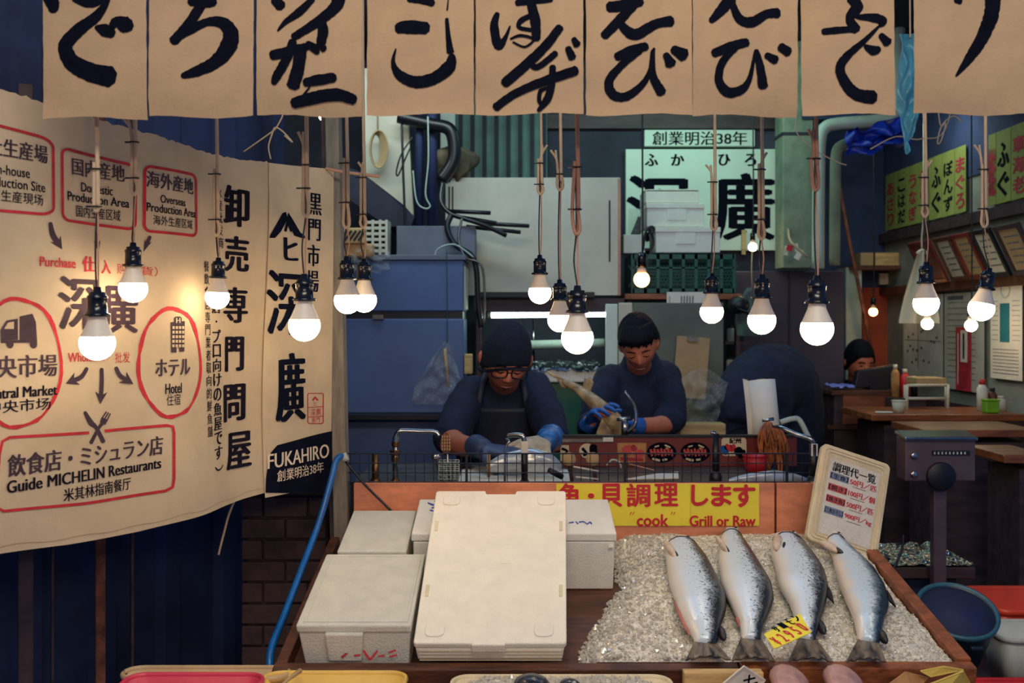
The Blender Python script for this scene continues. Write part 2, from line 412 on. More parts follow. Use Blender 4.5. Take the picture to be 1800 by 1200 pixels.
def stroke(mb, sf, pts, k=8, mi=0, h=.001, rag=.06, ox=0, oy=0, s=1.0, seed=0):
    """a brush stroke along (x, y, width) photo pixels"""
    pp = [V((ox+p[0]/s, oy+p[1]/s, 0)) for p in pts]; ww = [p[2]/s for p in pts]
    if len(pp) > 2: pp, ww = spline(pp, ww, k)
    else:
        pp = [pp[0].lerp(pp[1], t/6) for t in range(7)]; ww = [ww[0]*(1-t/6)+ww[1]*t/6 for t in range(7)]
    n = len(pp); vs = []; rnd = random.Random(int(pts[0][0]*31+pts[0][1]*7+seed))
    t0 = (pp[1]-pp[0]).normalized(); t1 = (pp[-1]-pp[-2]).normalized()
    cen = [pp[0]-t0*ww[0]*.28]+pp+[pp[-1]+t1*ww[-1]*.28]; wid = [1.12*q for q in [ww[0]*.5]+ww+[ww[-1]*.45]]
    m = len(cen)
    for i in range(m):
        t = cen[min(i+1, m-1)]-cen[max(i-1, 0)]
        if t.length < 1e-6: t = V((1, 0, 0))
        t.normalize(); nn = V((-t.y, t.x, 0)); r = wid[i]*.5
        for sgn in (-1, 1):
            q = cen[i]+nn*sgn*r*(1+rnd.uniform(-rag, rag)); a, b = sf.inv(q.x, q.y); vs.append(sf.at(a, b, h))
    mb.add(vs, [(2*i, 2*i+1, 2*i+3, 2*i+2) for i in range(m-1)], mi)
def line(mb, sf, pts, wpx, mi=0, h=.0012, closed=False, k=0, jit=0):
    pp = [V((p[0], p[1], 0)) for p in pts]
    if closed: pp = pp+[pp[0]]
    if k: pp, _ = spline(pp, [1]*len(pp), k)
    q = []
    for i in range(len(pp)-1):                # short pieces follow a curved sheet
        m = max(1, int((pp[i+1]-pp[i]).length/16))
        q += [pp[i].lerp(pp[i+1], t/m) for t in range(m)]
    q.append(pp[-1]); vs = []; n = len(q); rnd = random.Random(3)
    for i, p in enumerate(q):
        if closed and i in (0, n-1): t = (q[1]-q[0]).normalized()+(q[-1]-q[-2]).normalized()
        else: t = q[min(i+1, n-1)]-q[max(i-1, 0)]
        t.normalize(); nn = V((-t.y, t.x, 0)); r = wpx/2*(1+rnd.uniform(-jit, jit))
        if closed and i == n-1: r = wpx/2
        for sg in (-1, 1):
            x = p+nn*sg*r; a, b = sf.inv(x.x, x.y); vs.append(sf.at(a, b, h))
    mb.add(vs, [(2*i, 2*i+1, 2*i+3, 2*i+2) for i in range(n-1)], mi)
def poly(mb, sf, pts, mi=0, h=.0012):
    mb.add([sf.at(*sf.inv(*p), h) for p in pts], [tuple(range(len(pts)))], mi)
def rrect(x0, y0, x1, y1, r, n=5):
    out = []
    for cx, cy, a0 in ((x1-r, y0+r, -90), (x1-r, y1-r, 0), (x0+r, y1-r, 90), (x0+r, y0+r, 180)):
        for k in range(n+1):
            a = math.radians(a0+90*k/n); out.append((cx+r*math.cos(a), cy+r*math.sin(a)))
    return out
def bake(o):
    """turn an object's modifiers into its own mesh"""
    dg = bpy.context.evaluated_depsgraph_get(); dg.update()
    me = bpy.data.meshes.new_from_object(o.evaluated_get(dg)); o.modifiers.clear(); o.data = me; return o
def remesh(o, vox, it=4, fold=0, fs=14, seed=0):
    m = o.modifiers.new('r', 'REMESH'); m.mode = 'VOXEL'; m.voxel_size = vox; m.use_smooth_shade = True
    if it:
        m = o.modifiers.new('s', 'SMOOTH'); m.iterations = it; m.factor = .5
    bake(o)
    if fold:
        for v in o.data.vertices:
            c = v.co; k = NZ.noise(V((c.x*fs+seed, c.y*fs, c.z*fs*.45)))+.5*NZ.noise(V((c.x*fs*2.3, c.y*fs*2.3+seed, c.z*fs*1.3)))
            v.co = c+v.normal*fold*k
    for p in o.data.polygons: p.use_smooth = True
    return o
# ------------------------------------------------------------------ the setting
mat('wall_navy', (46, 62, 100), .8, var=.25, scale=3, bump=.2)
mat('wall_brown', (44, 46, 62), .8, var=.2, scale=4, bump=.15)
mat('wall_grey', (134, 140, 130), .8, var=.14, scale=5)
mat('ceil_dark', (30, 34, 48), .9, var=.2, scale=4)
struct(MB().box((0, 3.4, -.05), (6.4, 9.4, .1)).build('floor', 'floor_wet'))
struct(MB().box((.2, 4.9, 3.05), (5.6, 4.3, .1)).build('ceiling', 'ceil_dark'))
struct(MB().box((-.35, 5.76, 1.5), (4.1, .1, 3.0)).build('wall_back', 'wall_brown'))
struct(MB().box((2.05, 6.75, 1.5), (1.1, .1, 3.0)).build('wall_office_back', 'wall_navy'))
struct(MB().box((1.68, 6.28, 1.5), (.06, .94, 3.0)).build('wall_office_side', 'wall_navy'))
struct(MB().box((2.56, 5.0, 1.5), (.1, 3.6, 3.0)).build('wall_right', 'wall_grey'))
struct(MB().box((2.505, 5.3, .52), (.03, 3.0, 1.04)).build('baseboard_right', 'wood_brown'))
struct(MB().box((2.485, 5.0, 1.70), (.06, 3.5, .05), None).build('trim_picture_rail', 'wood_dark'))
struct(MB().box((2.49, 5.0, 2.055), (.05, 3.5, .06), None).build('trim_upper_rail', 'wood_brown'))
struct(MB().box((2.51, 5.0, 2.64), (.02, 3.4, .7), None).build('trim_dark_panel', 'wall_navy'))
m = MB()
m.box((-2.35, 4.1, 1.5), (.1, 3.4, 3.0)); m.build('wall_shop_left', 'wall_navy')['kind'] = 'structure'
# dark sheet-metal side wall behind the cloth banner, with raised ribs
LW0, LW1 = V((-2.1, 1.0, 0)), V((-.80, 3.45, 0)); lu = (LW1-LW0).normalized(); ln = V((lu.y, -lu.x, 0)); ll = (LW1-LW0).length
m = MB(); pts = []
k = 0.0
while k < ll:
    for a, h in ((0, 0), (.10, 0), (.115, .03), (.17, .03), (.185, 0)):
        if k+a <= ll: pts.append(LW0+lu*(k+a)+ln*h)
    k += .235
m.add([p+V((0, 0, z)) for z in (0, 3.0) for p in pts], [(i, i+1, len(pts)+i+1, len(pts)+i) for i in range(len(pts)-1)])
struct(m.build('wall_left', 'wall_navy'))
for i, (px, D, mt, wd) in enumerate(((176, 2.3, 'rust', .022), (92, 2.15, 'wood_brown', .006), (232, 2.38, 'wood_brown', .008), (45, 2.1, 'wood_brown', .03))):
    c = P(px, 900, D); struct(MB().box((c.x, c.y, 1.0), (wd, .02, 2.0), rotz(.5)).build('trim_%d' % (i+1), mt, bevel=.003))
# brick pier at the shop corner
m = MB(); c0 = V((-.655, 2.99, 0)); zz = 0; row = 0
while zz < 1.64:
    for j in range(-1, 3):
        x0 = max(-.13, -.13+j*.13+(row % 2)*.065); x1 = min(.115, x0+.124 if j >= 0 else -.13+(row % 2)*.065-.006)
        if j < 0: x1 = -.13+(row % 2)*.065-.006
        if x1-x0 > .01: m.box((c0.x+(x0+x1)/2, c0.y, zz+.03), (x1-x0, .20, .055))
    zz += .062; row += 1
m.box((c0.x, c0.y+.01, .82), (.235, .19, 1.64))
struct(m.build('wall_brick_pier', 'brick', bevel=.003))
struct(MB().box(P(1155, 214, 5.69), (1.4, .03, .085)).build('trim_beam', 'wood_brown', bevel=.004))

# ------------------------------------------------------------------ corner post
t = thing('wooden_post', 'pale wooden corner post between the cloth banner and the shop opening', 'post', (P(602, 565, 2.785).x, 2.785, 0))
a, b = P(603, 1000, 2.785), P(586, 205, 2.785); d = (b-a)/(b.z-a.z); b0 = a-d*a.z; b1 = b0+d*2.6
m = MB(); hw = .019
m.hexa([b0+V((x*hw, y*.03, 0)) for x, y in ((-1, -1), (1, -1), (1, 1), (-1, 1))]+[b1+V((x*hw, y*.03, 0)) for x, y in ((-1, -1), (1, -1), (1, 1), (-1, 1))])
m.build('post_shaft', 'post_wood', t, bevel=.003)
m = MB(); q = V((-.026, .012, 0))
m.hexa([b0+q+V((x*.007, y*.02, 0)) for x, y in ((-1, -1), (1, -1), (1, 1), (-1, 1))]+[b1+q+V((x*.007, y*.02, 0)) for x, y in ((-1, -1), (1, -1), (1, 1), (-1, 1))])
m.build('edge_strip', 'wood_brown', t)

# ------------------------------------------------------------------ paper banners over the opening
BD = 1.75
def paper(x0, x1, bot, label, strokes, zo, tilt=0.0, stain=0):
    cx = (x0+x1)/2; W = (x1-x0)/F*BD; c = P(cx, bot, BD+tilt)
    ph = random.uniform(0, 6); am = random.uniform(.002, .005)
    sf = Surf(c, (1, 0, 0), (0, 0, 1), lambda a, b: am*math.sin(a*16+ph)+.006*max(0, 1-b/.05)**2*math.cos(a*9+ph)+.002*math.sin(b*14+ph*2))
    H = .47; m = MB()
    def edge(u, v):
        a = (u-.5)*W; b = v*H
        if v == 0: b += .0022*math.sin(a*34+ph)+.0012*NZ.noise(V((a*60, ph, 0)))
        if u in (0, 1): a += .0012*NZ.noise(V((b*40, ph+u*5, 0)))
        return sf.at(a, b)
    m.grid(edge, 14, 40)
    o = m.build('paper_banner', 'paper', None, True, org=c); tag(o, label, 'paper banner', 'brush-written paper banners')
    m = MB(); ox = zo
    for i, st in enumerate(strokes): stroke(m, sf, st, ox=ox, s=2.79, h=.0012+i*.00012, seed=i)
    m.build('brush_writing', 'ink', o)
    return o
paper(76, 257, 207, 'paper banner with a large brushed hooked kana and two dots, leftmost of the row', [
    [(240, -20, 60), (262, 20, 62), (265, 55, 40)], [(370, -10, 40), (430, 12, 52), (475, 18, 30), (535, -12, 14)],
    [(540, -5, 14), (480, 80, 46), (390, 150, 56), (325, 225, 64), (350, 300, 72), (430, 350, 82), (545, 378, 92)],
    [(472, 136, 14), (512, 148, 58), (555, 165, 44)], [(545, 150, 18), (570, 112, 46), (615, 122, 74), (640, 132, 52)]], 0)
paper(262, 445, 205, 'paper banner with one sweeping brushed ろ, between the hooked kana and the katakana banner', [
    [(930, 4, 40), (1000, 10, 50), (1050, 4, 40)], [(985, 20, 44), (930, 110, 46), (850, 205, 42)],
    [(865, 185, 34), (930, 148, 40), (1010, 108, 36), (1085, 108, 52), (1130, 160, 68), (1115, 235, 76), (1050, 308, 58), (960, 352, 46), (895, 374, 22)]], 0)
paper(452, 636, 203, 'paper banner brushed with crowded katakana ending ガニ, in front of the corner post', [
    [(1350, 0, 44), (1382, 36, 48)], [(1535, -5, 26), (1470, 60, 38), (1405, 110, 24), (1365, 155, 8)],
    [(1662, -10, 62), (1640, 40, 52), (1545, 118, 42), (1442, 185, 34)], [(1570, 92, 42), (1585, 150, 46), (1575, 212, 44)],
    [(1338, 275, 44), (1400, 262, 48), (1470, 240, 38), (1525, 226, 30)], [(1440, 205, 36), (1410, 290, 42), (1362, 375, 40), (1345, 412, 24)],
    [(1478, 240, 52), (1466, 330, 56), (1440, 425, 58)], [(1508, 215, 26), (1540, 236, 40), (1560, 262, 22)], [(1560, 218, 26), (1592, 242, 32)],
    [(1498, 408, 36), (1560, 394, 48), (1640, 380, 42)], [(1522, 428, 8), (1478, 482, 10)], [(1440, 508, 44), (1540, 480, 54), (1650, 464, 54), (1738, 488, 42)]], 0)
paper(645, 833, 203, 'stained paper banner with a big open brushed こ, fourth from the left', [
    [(330, -5, 28), (392, 0, 38), (450, 18, 32)], [(276, 138, 48), (340, 134, 62), (420, 140, 54)], [(526, -5, 5), (520, 52, 8)],
    [(518, 96, 16), (525, 180, 22), (536, 260, 34)], [(268, 240, 6), (255, 310, 20), (290, 372, 44), (370, 405, 54), (460, 386, 54), (530, 330, 58), (545, 275, 26)]], 600)
paper(836, 1025, 202, 'paper banner crowded with brushed ぼんず written on a slant', [
    [(765, 65, 22), (750, 130, 38), (770, 222, 44), (802, 190, 22), (828, 128, 7)], [(860, 15, 28), (940, 5, 34), (1030, -2, 28)],
    [(925, 0, 38), (950, 100, 46), (955, 195, 40)], [(962, 66, 20), (885, 100, 26), (872, 135, 18), (930, 150, 18)], [(830, 192, 10), (880, 176, 14), (942, 196, 12), (900, 232, 10), (842, 208, 9)],
    [(1072, 138, 36), (1000, 230, 42), (900, 325, 44), (800, 410, 44)], [(918, 300, 26), (960, 332, 28), (1052, 265, 28)], [(1110, 240, 28), (1132, 288, 38)], [(1138, 195, 24), (1156, 225, 34)],
    [(757, 530, 38), (850, 462, 36), (1000, 400, 42), (1150, 350, 42)], [(1036, 330, 28), (1030, 420, 34), (1008, 492, 36), (965, 548, 16)], [(1022, 432, 12), (976, 450, 20), (974, 508, 18), (1010, 500, 12)]], 600)
paper(1030, 1216, 203, 'paper banner brushed with a wide えび, left of the two touching sheets', [
    [(1312, 34, 48), (1380, 28, 52), (1470, 8, 42)], [(1440, 20, 38), (1370, 92, 46), (1288, 178, 38)], [(1362, 104, 26), (1400, 152, 46), (1450, 170, 52), (1540, 120, 42), (1618, 106, 48)],
    [(1350, 282, 38), (1420, 250, 44), (1495, 230, 38)], [(1462, 250, 32), (1370, 325, 34), (1312, 400, 40), (1332, 466, 44), (1400, 474, 40), (1480, 410, 28), (1518, 330, 18), (1532, 240, 12)],
    [(1526, 250, 18), (1525, 370, 34), (1568, 458, 48)], [(1588, 270, 28), (1615, 318, 52)], [(1625, 245, 38), (1680, 275, 58)]], 600)
paper(1217, 1403, 203, 'paper banner brushed with a narrow んび, right of the two touching sheets', [
    [(345, -4, 54), (300, 52, 48), (245, 110, 24)], [(345, 12, 26), (388, 98, 42), (450, 112, 48), (520, 72, 38), (578, 66, 46)],
    [(260, 266, 38), (340, 235, 44), (425, 210, 38)], [(370, 232, 32), (302, 312, 34), (287, 400, 38), (332, 454, 46), (400, 440, 38), (440, 380, 22), (465, 248, 10)],
    [(470, 250, 22), (490, 330, 38), (505, 425, 46)], [(520, 272, 28), (568, 295, 42)], [(590, 230, 38), (632, 255, 44)]], 1160)
paper(1408, 1572, 203, 'narrow paper banner brushed with ふぐ, beside the gap with the aqua plastic sheet', [
    [(932, -8, 38), (966, 32, 54), (930, 92, 38), (958, 148, 50)], [(800, 156, 28), (860, 150, 32), (945, 145, 28)], [(960, 84, 18), (1050, 90, 42), (1092, 106, 38), (1074, 130, 16)],
    [(1070, 132, 10), (1000, 202, 24), (912, 280, 36), (880, 342, 42), (912, 420, 50), (965, 468, 56), (1042, 480, 62)], [(1002, 228, 18), (1042, 250, 46), (1072, 242, 26)], [(1080, 175, 28), (1114, 212, 44)]], 1160, .01)
paper(1605, 1806, 200, 'paper banner with a single long falling brush stroke, rightmost of the row', [
    [(1640, -8, 70), (1628, 80, 66), (1580, 190, 56), (1520, 282, 44), (1450, 374, 8)], [(1452, -2, 26), (1478, 5, 28)]], 1160)

# ------------------------------------------------------------------ the printed cloth banner
bu = V((.458, 1, 0)).normalized()
CB = Surf((-.508, 2.75, 1.5), bu, (0, 0, 1), lambda a, b: .010*math.sin(a*8.5+.6)+.005*math.sin(a*19+b*3)-.014*math.exp(-((a+.36)/.10)**2))
def interp(tab, x):
    if x <= tab[0][0]: (x0, y0), (x1, y1) = tab[0], tab[1]
    else:
        for (x0, y0), (x1, y1) in zip(tab, tab[1:]):
            if x <= x1: break
    return y0+(y1-y0)*(x-x0)/(x1-x0)
top = sorted(CB.inv(*p) for p in ((0, 155), (90, 182), (200, 218), (300, 250), (385, 272), (470, 284), (579, 298)))
bot = sorted(CB.inv(*p) for p in ((0, 976), (120, 957), (240, 934), (340, 908), (420, 886), (475, 866)))
A0 = -1.55; AS = CB.inv(472, 600)[0]; A1 = CB.inv(579, 600)[0]
m = MB()
def clothpt(u, v):
    a = A0+(AS+.02-A0)*u; lo, hi = interp(bot, a), interp(top, a); b = lo+(hi-lo)*v
    if v == 1: b += .006*NZ.noise(V((a*70, 1, 0)))+.005*NZ.noise(V((a*22, 3, 0)))
    return CB.at(a, b)
m.grid(clothpt, 110, 26)
cloth = m.build('cloth_banner', 'cloth', None, True, org=(-.85, 2.0, 1.07))
tag(cloth, 'large cream cloth banner with printed supply chart hanging on the left', 'banner')
m = MB()
b_lo = CB.inv(525, 862)[1]
m.grid(lambda u, v: CB.at(AS+(A1-AS)*u-.012*(1-u)*math.sin(v*5), b_lo+(interp(top, AS+(A1-AS)*u)-b_lo)*v, .004), 14, 30)
strip = m.build('cloth_strip', 'cloth_strip', cloth, True)
m = MB(); m.grid(lambda u, v: CB.at(A0+(AS-.0-A0)*u, interp(bot, A0+(AS-A0)*u)+.012+.002*math.sin(u*60)+.0012*v, .0008), 120, 1)
m.build('hem_stitching', 'tan_board', cloth)
K = MB(); R = MB(); C = MB()      # black, red and plum printing
for x0, x1, yl, yr, bl, br in ((-150, 96, 178, 246, 355, 378), (112, 233, 259, 292, 386, 404), (247, 342, 292, 308, 406, 415)):
    q = rrect(0, 0, 1, 1, .1, 4); pts = []
    for u, v in q:
        yt = yl+(yr-yl)*u; yb = bl+(br-bl)*u; pts.append((x0+(x1-x0)*u, yt+(yb-yt)*v))
    line(R, CB, pts, 5, closed=True)
T = lambda mb, s, x, y, w_, h_, **k: text(mb, CB, s, x, y, w_, h_, **k)
T(C, '自社生産場', 24, 261, 128, 32, bold=.03); T(K, 'In-house', 26, 300, 58, 17, bold=.02); T(K, 'Production Site', 28, 322, 110, 17, bold=.02); T(K, '内部生産現场', 25, 345, 108, 20, bold=.008)
T(C, '国内産地', 174, 299, 86, 30, bold=.03); T(K, 'Domestic', 172, 332, 52, 16, bold=.03); T(K, 'Production Area', 174, 351, 102, 16, bold=.03); T(K, '国内生産区域', 174, 375, 74, 20, bold=.01)
T(C, '海外産地', 294, 322, 86, 28, bold=.03); T(K, 'Overseas', 296, 353, 46, 14, bold=.03); T(K, 'Production Area', 297, 370, 90, 15, bold=.03); T(K, '海外生産区域', 298, 391, 72, 17, bold=.01)
T(R, 'Purchase', 103, 461, 62, 17, bold=.04, h=.002); T(R, '仕', 157, 464, 20, 27, bold=.06); T(R, '入', 187, 469, 15, 24, bold=.03); T(R, '购', 212, 472, 14, 18); T(R, '貨）', 256, 477, 26, 17)
T(C, '深', 141, 533, 70, 92, bold=.035, boldy=.012); T(C, '廣', 210, 540, 54, 90, bold=.035, boldy=.012)
T(R, 'Wholesale', 152, 627, 64, 16, bold=.03); T(R, '／', 192, 627, 10, 16); T(R, '批发', 214, 628, 25, 19)
T(C, '中央市場', 37, 644, 132, 40, bold=.03); T(K, 'Central Market', 41, 689, 124, 19, bold=.05); T(K, '中央市场', 40, 713, 104, 22, bold=.02)
T(C, 'ホテル', 297, 645, 58, 30, bold=.04); T(K, 'Hotel', 297, 682, 27, 18, bold=.03); T(K, '住宿', 297, 702, 23, 20)
T(C, '飲食店・ミシュラン店', 162, 799, 255, 36, bold=.035); T(K, 'Guide MICHELIN Restaurants', 160, 833, 254, 20, bold=.05); T(K, '米其林指南餐厅', 172, 859, 115, 22, bold=.02)
# hand-drawn red rings
for cx, cy, rx, ry in ((36, 638, 72, 113), (294, 637, 54, 95)):
    pts = [(cx+rx*math.cos(t)*(1+.02*math.sin(5*t)), cy+ry*math.sin(t)*(1+.015*math.cos(7*t))) for t in [k*2*math.pi/40 for k in range(40)]]
    line(R, CB, pts, 6, closed=True, jit=.35)
line(R, CB, [(155, 760), (25, 769), (13, 776), (8, 800), (3, 880), (4, 893), (16, 899), (150, 884), (285, 862), (297, 855), (299, 840), (298, 760), (296, 749), (286, 747), (182, 757)], 5)
def arrow(pts, hw=13):
    C = MB(); stroke(C, CB, pts, rag=.02, h=.0013); (x0, y0, _), (x1, y1, _) = pts[-2], pts[-1]; d = V((x1-x0, y1-y0)).normalized(); n = V((-d.y, d.x)); e = V((x1, y1))
    poly(C, CB, [e+d*12, e-d*10+n*hw, e-d*3, e-d*10-n*hw], h=.0015); C.build('arrow_mark', 'cloth_plum', cloth)
arrow([(90, 392, 6), (94, 412, 9), (104, 428, 9)], 11); arrow([(170, 408, 4), (173, 432, 5)], 6); arrow([(256, 416, 5), (250, 432, 6)], 6)
arrow([(152, 647, 6), (142, 662, 7), (126, 669, 7)], 12); arrow([(178, 648, 6), (178, 672, 7), (176, 698, 7)], 11); arrow([(203, 646, 6), (210, 660, 7), (222, 668, 7)], 12)
# van
C0, C = C, MB()
poly(C, CB, [(9, 598), (8, 580), (18, 563), (36, 560), (37, 597)]); poly(C, CB, [(39, 594), (39, 556), (60, 551), (66, 566), (68, 600), (40, 598)])
poly(C, CB, [(9, 598), (68, 597), (68, 602), (9, 603)])
mw = MB(); poly(mw, CB, [(14, 578), (20, 567), (30, 565), (30, 578)], h=.0016); line(mw, CB, [(38, 556), (38, 597)], 1.5, h=.0016)
for cx in (24, 62): poly(C, CB, [(cx+6*math.cos(t), 605+7*math.sin(t)) for t in [k*math.pi/8 for k in range(16)]], h=.0017)
C.build('van_pictogram', 'cloth_plum', cloth); C = MB()
# hotel
poly(C, CB, [(291, 566), (316, 564), (315, 617), (306, 618), (306, 610), (301, 610), (301, 619), (292, 619)]); poly(C, CB, rrect(297, 556, 310, 570, 4), h=.0015)
for r in range(5):
    for q in range(4): poly(mw, CB, [(293.5+q*5.7, 573+r*8), (297.5+q*5.7, 573+r*8), (297.5+q*5.7, 578+r*8), (293.5+q*5.7, 578+r*8)], h=.0017)
T(mw, 'H', 303.5, 563, 7, 9, bold=.06, h=.0019)
C.build('hotel_pictogram', 'cloth_plum', cloth); C = MB()
# crossed knife and fork
stroke(C, CB, [(148, 724, 5), (158, 742, 9), (168, 752, 6), (180, 776, 7)], rag=.02); stroke(C, CB, [(158, 778, 6), (172, 752, 5), (180, 742, 6)], rag=.02)
poly(C, CB, [(174, 742), (177, 733), (188, 737), (184, 746)])
for dx, dy in ((0, 0), (4.5, 2), (9, 4)): line(C, CB, [(177+dx, 736+dy), (186+dx*.75, 723+dy*.8)], 2.2)
C.build('cutlery_pictogram', 'cloth_plum', cloth); C = C0
# upright columns of characters
for ch, cx, cy, w_, h_ in (('卸', 425, 362, 40, 70), ('売', 426, 446, 38, 62), ('専', 425, 536, 38, 62), ('門', 424, 622, 30, 60), ('問', 424, 708, 36, 64), ('屋', 432, 792, 40, 64)):
    T(K, ch, cx, cy, w_, h_, bold=.05, boldy=.012)
vtext(K, CB, '水産批发商', [(393, 338), (397, 426)], 11, 19, bold=.01)
vtext(K, CB, '飲食店・プロ向けの魚屋です', [(386, 488), (390, 796)], 19, 23, bold=.05); T(K, '︶', 391, 823, 20, 9, bold=.05)
vtext(K, CB, '餐飲食店専門業者取向的鮮魚舗', [(364, 468), (369, 758)], 12, 19, bold=.01)
C.build('plum_lettering', 'cloth_plum', cloth, label='dark plum lettering'); K.build('black_lettering', 'cloth_ink', cloth); R.build('red_lettering', 'cloth_red', cloth, label='red frames, rings and lettering'); mw.build('pictogram_detail', 'cloth', cloth)
# strip printing
S = MB(); T2 = lambda mb, s, x, y, w_, h_, **k: text(mb, CB, s, x, y, w_, h_, h=k.pop('h', .0055), **k)
for pts in ([(500, 374), (506, 372), (509, 384), (497, 406), (486, 418), (476, 418), (478, 412)], [(510, 373), (517, 384), (530, 408), (541, 418), (534, 419), (520, 414), (507, 385)]): poly(S, CB, pts, h=.0055)
poly(S, CB, [(508, 383), (502, 406), (507, 407), (509, 396), (513, 407), (519, 406)], h=.0056)
T2(S, 'ヒ', 514, 438, 22, 40, bold=.08); T2(S, '深', 505, 532, 62, 112, bold=.03, boldy=.006); T2(S, '廣', 512, 680, 46, 120, bold=.04, boldy=.006)
vtext(S, CB, '黒門市場', [(552, 359), (549, 494)], 17, 38, bold=.03, h=.0055)
S.build('navy_brush_lettering', 'cloth_navy', strip)
m = MB(); line(m, CB, rrect(541, 691, 566, 744, 3), 1.4, h=.0055, closed=True); line(m, CB, [(541, 716), (566, 714)], 1.2, h=.0055); line(m, CB, [(541, 733), (566, 731)], 1.2, h=.0055)
poly(m, CB, [(548, 703), (553, 696), (559, 703), (556, 704), (553, 700), (551, 704)], h=.0055); T2(m, 'ヒ', 554, 709, 5, 7); T2(m, '深廣', 554, 724, 17, 12); T2(m, '黒門', 554, 738, 13, 8)
m.build('red_seal', 'cloth_red', strip)
m = MB()
def panpt(u, v):
    y0 = 795-38*u-(9*min(1, u/.1) if u < .1 else 9*(1-u)/.9); x0 = 470+(9-16*v+9*v*v)*(1-u)
    a, b = CB.inv(x0+(579.5-x0)*u, y0+(866-y0)*v); return CB.at(a, b, .0056)
m.grid(panpt, 30, 12); pan = m.build('navy_panel', 'cloth_navy', strip)
m = MB(); T2(m, 'FUKAHIRO', 526, 801, 100, 25, bold=.03, h=.0072); T2(m, '創業明治38年', 528, 828, 78, 20, bold=.012, h=.0072)
m.build('cream_lettering', 'cloth_cream', strip)
# twine at the banner's corners
def twine(label, pts, r=.0022, matn='cord', ends=True, nm='twine'):
    m = MB(); m.tube(pts, r, 6, smooth=6)
    o = m.build(nm, matn, None, True); return tag(o, label, nm.replace('_', ' '))
tw = lambda l, D, *p, **k: twine(l, [P(x, y, D+(q[0] if q else 0)) for x, y, *q in p], **k)
tw('knotted twine tying the cloth banner corner above the bulb cords', 2.62, (428, 267), (455, 248), (480, 230), (487, 222), (496, 205), (500, 190))
tw('loose end of twine dangling with a frayed tail over the banner edge', 2.6, (476, 280), (472, 258), (478, 236), (484, 224), (498, 232), (514, 250), (500, 238))
tw('twine tail hanging below the cloth banner', 2.5, (412, 880), (402, 905), (394, 935), (388, 958), (384, 975), r=.003)
tw('thin bamboo rod holding the banner corner out past the post', 2.72, (572, 296), (610, 303), (667, 310), r=.0045, matn='cord_brown', nm='bamboo_rod')

# ------------------------------------------------------------------ bulbs on cords
def bulb(x, cy, d, ties, loop, label, cordx=None, tilt=0.0, dia=.062, dark=False, cordm='cord', fray=None, group='bare bulbs on cords', wide=0):
    D = dia*F/d; r = dia/2; c = P(x, cy, D); top = P(cordx or x, -120, D)
    ax = V((math.sin(tilt), 0, math.cos(tilt))); t = thing('hanging_bulb', label, 'light bulb', c-V((0, 0, r)), group)
    A = lambda h: c+ax*(h*r)
    g = MB().lathe([(r*math.sqrt(max(0, 1-h*h)), h*r) for h in (-.999, -.96, -.88, -.75, -.6, -.42, -.2, 0, .2, .38)], c, ax, 32)
    g.build('bulb_globe', 'bulb_light', t, True)
    MB().lathe([(r*.925, .38*r), (r*.9, .46*r), (r*.74, .82*r), (r*.58, 1.2*r), (r*.5, 1.5*r), (r*.47, 1.68*r)], c, ax, 32).build('bulb_neck', 'bulb_neck', t, True)
    MB().lathe([(r*.5, 1.55*r), (r*.72, 1.58*r), (r*.74, 1.66*r), (r*.7, 1.74*r), (r*.56, 1.78*r), (r*.55, 2.55*r), (r*.58, 2.6*r), (r*.58, 2.74*r), (r*.48, 2.82*r), (r*.46, 2.98*r), (r*.24, 3.02*r), (r*.2, 3.3*r)], c, ax, 28).build('socket', 'bakelite', t, True)
    st = A(3.2); s = D/F; loopx = (x+(cordx or x))/2
    L1 = P(loopx, ties[0], D); L2 = P(loopx, ties[-1], D); LB = P(loopx, loop, D); g1 = V((4*s, 0, 0)); g2 = V((0, .004, 0))
    MB().tube([top, top.lerp(L1, .6), L1+g1*.5, L2+g1*.7], .0042, 8, smooth=5).build('cord', cordm, t, True)
    MB().tube([L1-g1+V((0, 0, .012)), L1-g1, L2-g1*(1+wide), LB-g1*1.3+V((0, 0, .012)), LB, LB+g1*1.3+V((0, 0, .012)), L2+g1*.4], .0036, 8, smooth=6).build('cord_loop', cordm, t, True)
    for sg, mt in ((-1, 'black_rubber'), (1, 'cord_brown')):
        w0 = L1-g1*(.4-.2*sg); mid = LB.lerp(st, .5)+V((sg*3*s+random.uniform(-3, 3)*s, 0, 0))
        MB().tube([w0+g2, L2+g2+g1*.2*sg, LB+g2+g1*.3*sg, mid, st+V((sg*.002, 0, .012)), st], .0017, 6, smooth=6).build('wire', mt, t, True)
    for q in ties:
        k = P(loopx, q, D); MB().tube([k+V((.009*math.cos(a), .007*math.sin(a), 0)) for a in [i*math.pi/5 for i in range(10)]], .0016, 5, close=True).build('cable_tie', 'black', t, True)
        MB().box(k+V((-.012, -.002, 0)), (.012, .003, .003)).build('tie_tail', 'black', t)
    if fray:
        for dx in (-5, 4): MB().tube([L1-g1, L1+V((fray[0]*s*.5, 0, (ties[0]-fray[1])*s*.6)), L1+V(((fray[0]+dx)*s, -.003, (ties[0]-fray[1])*s))], .003, 6, smooth=4).build('cord_end', cordm, t, True)
    return t
bulb(171, 603, 60, (297, 363), 372, 'bare bulb hanging over the printed van, lowest and leftmost of the bulbs', 168)
bulb(234, 507, 49, (250, 313), 342, 'bare bulb hanging against the 廣 character on the cloth banner', 238, dia=.056, fray=(-14, 208))
bulb(382, 522, 42, (306, 386), 414, 'bare bulb hanging closest to the cloth banner, glaring on its small column of characters', 379, dia=.0535, tilt=.03)
bulb(535, 572, 55, (290, 331), 380, 'bare bulb in front of the narrow cloth strip beside the corner post', 540, fray=(-8, 232))
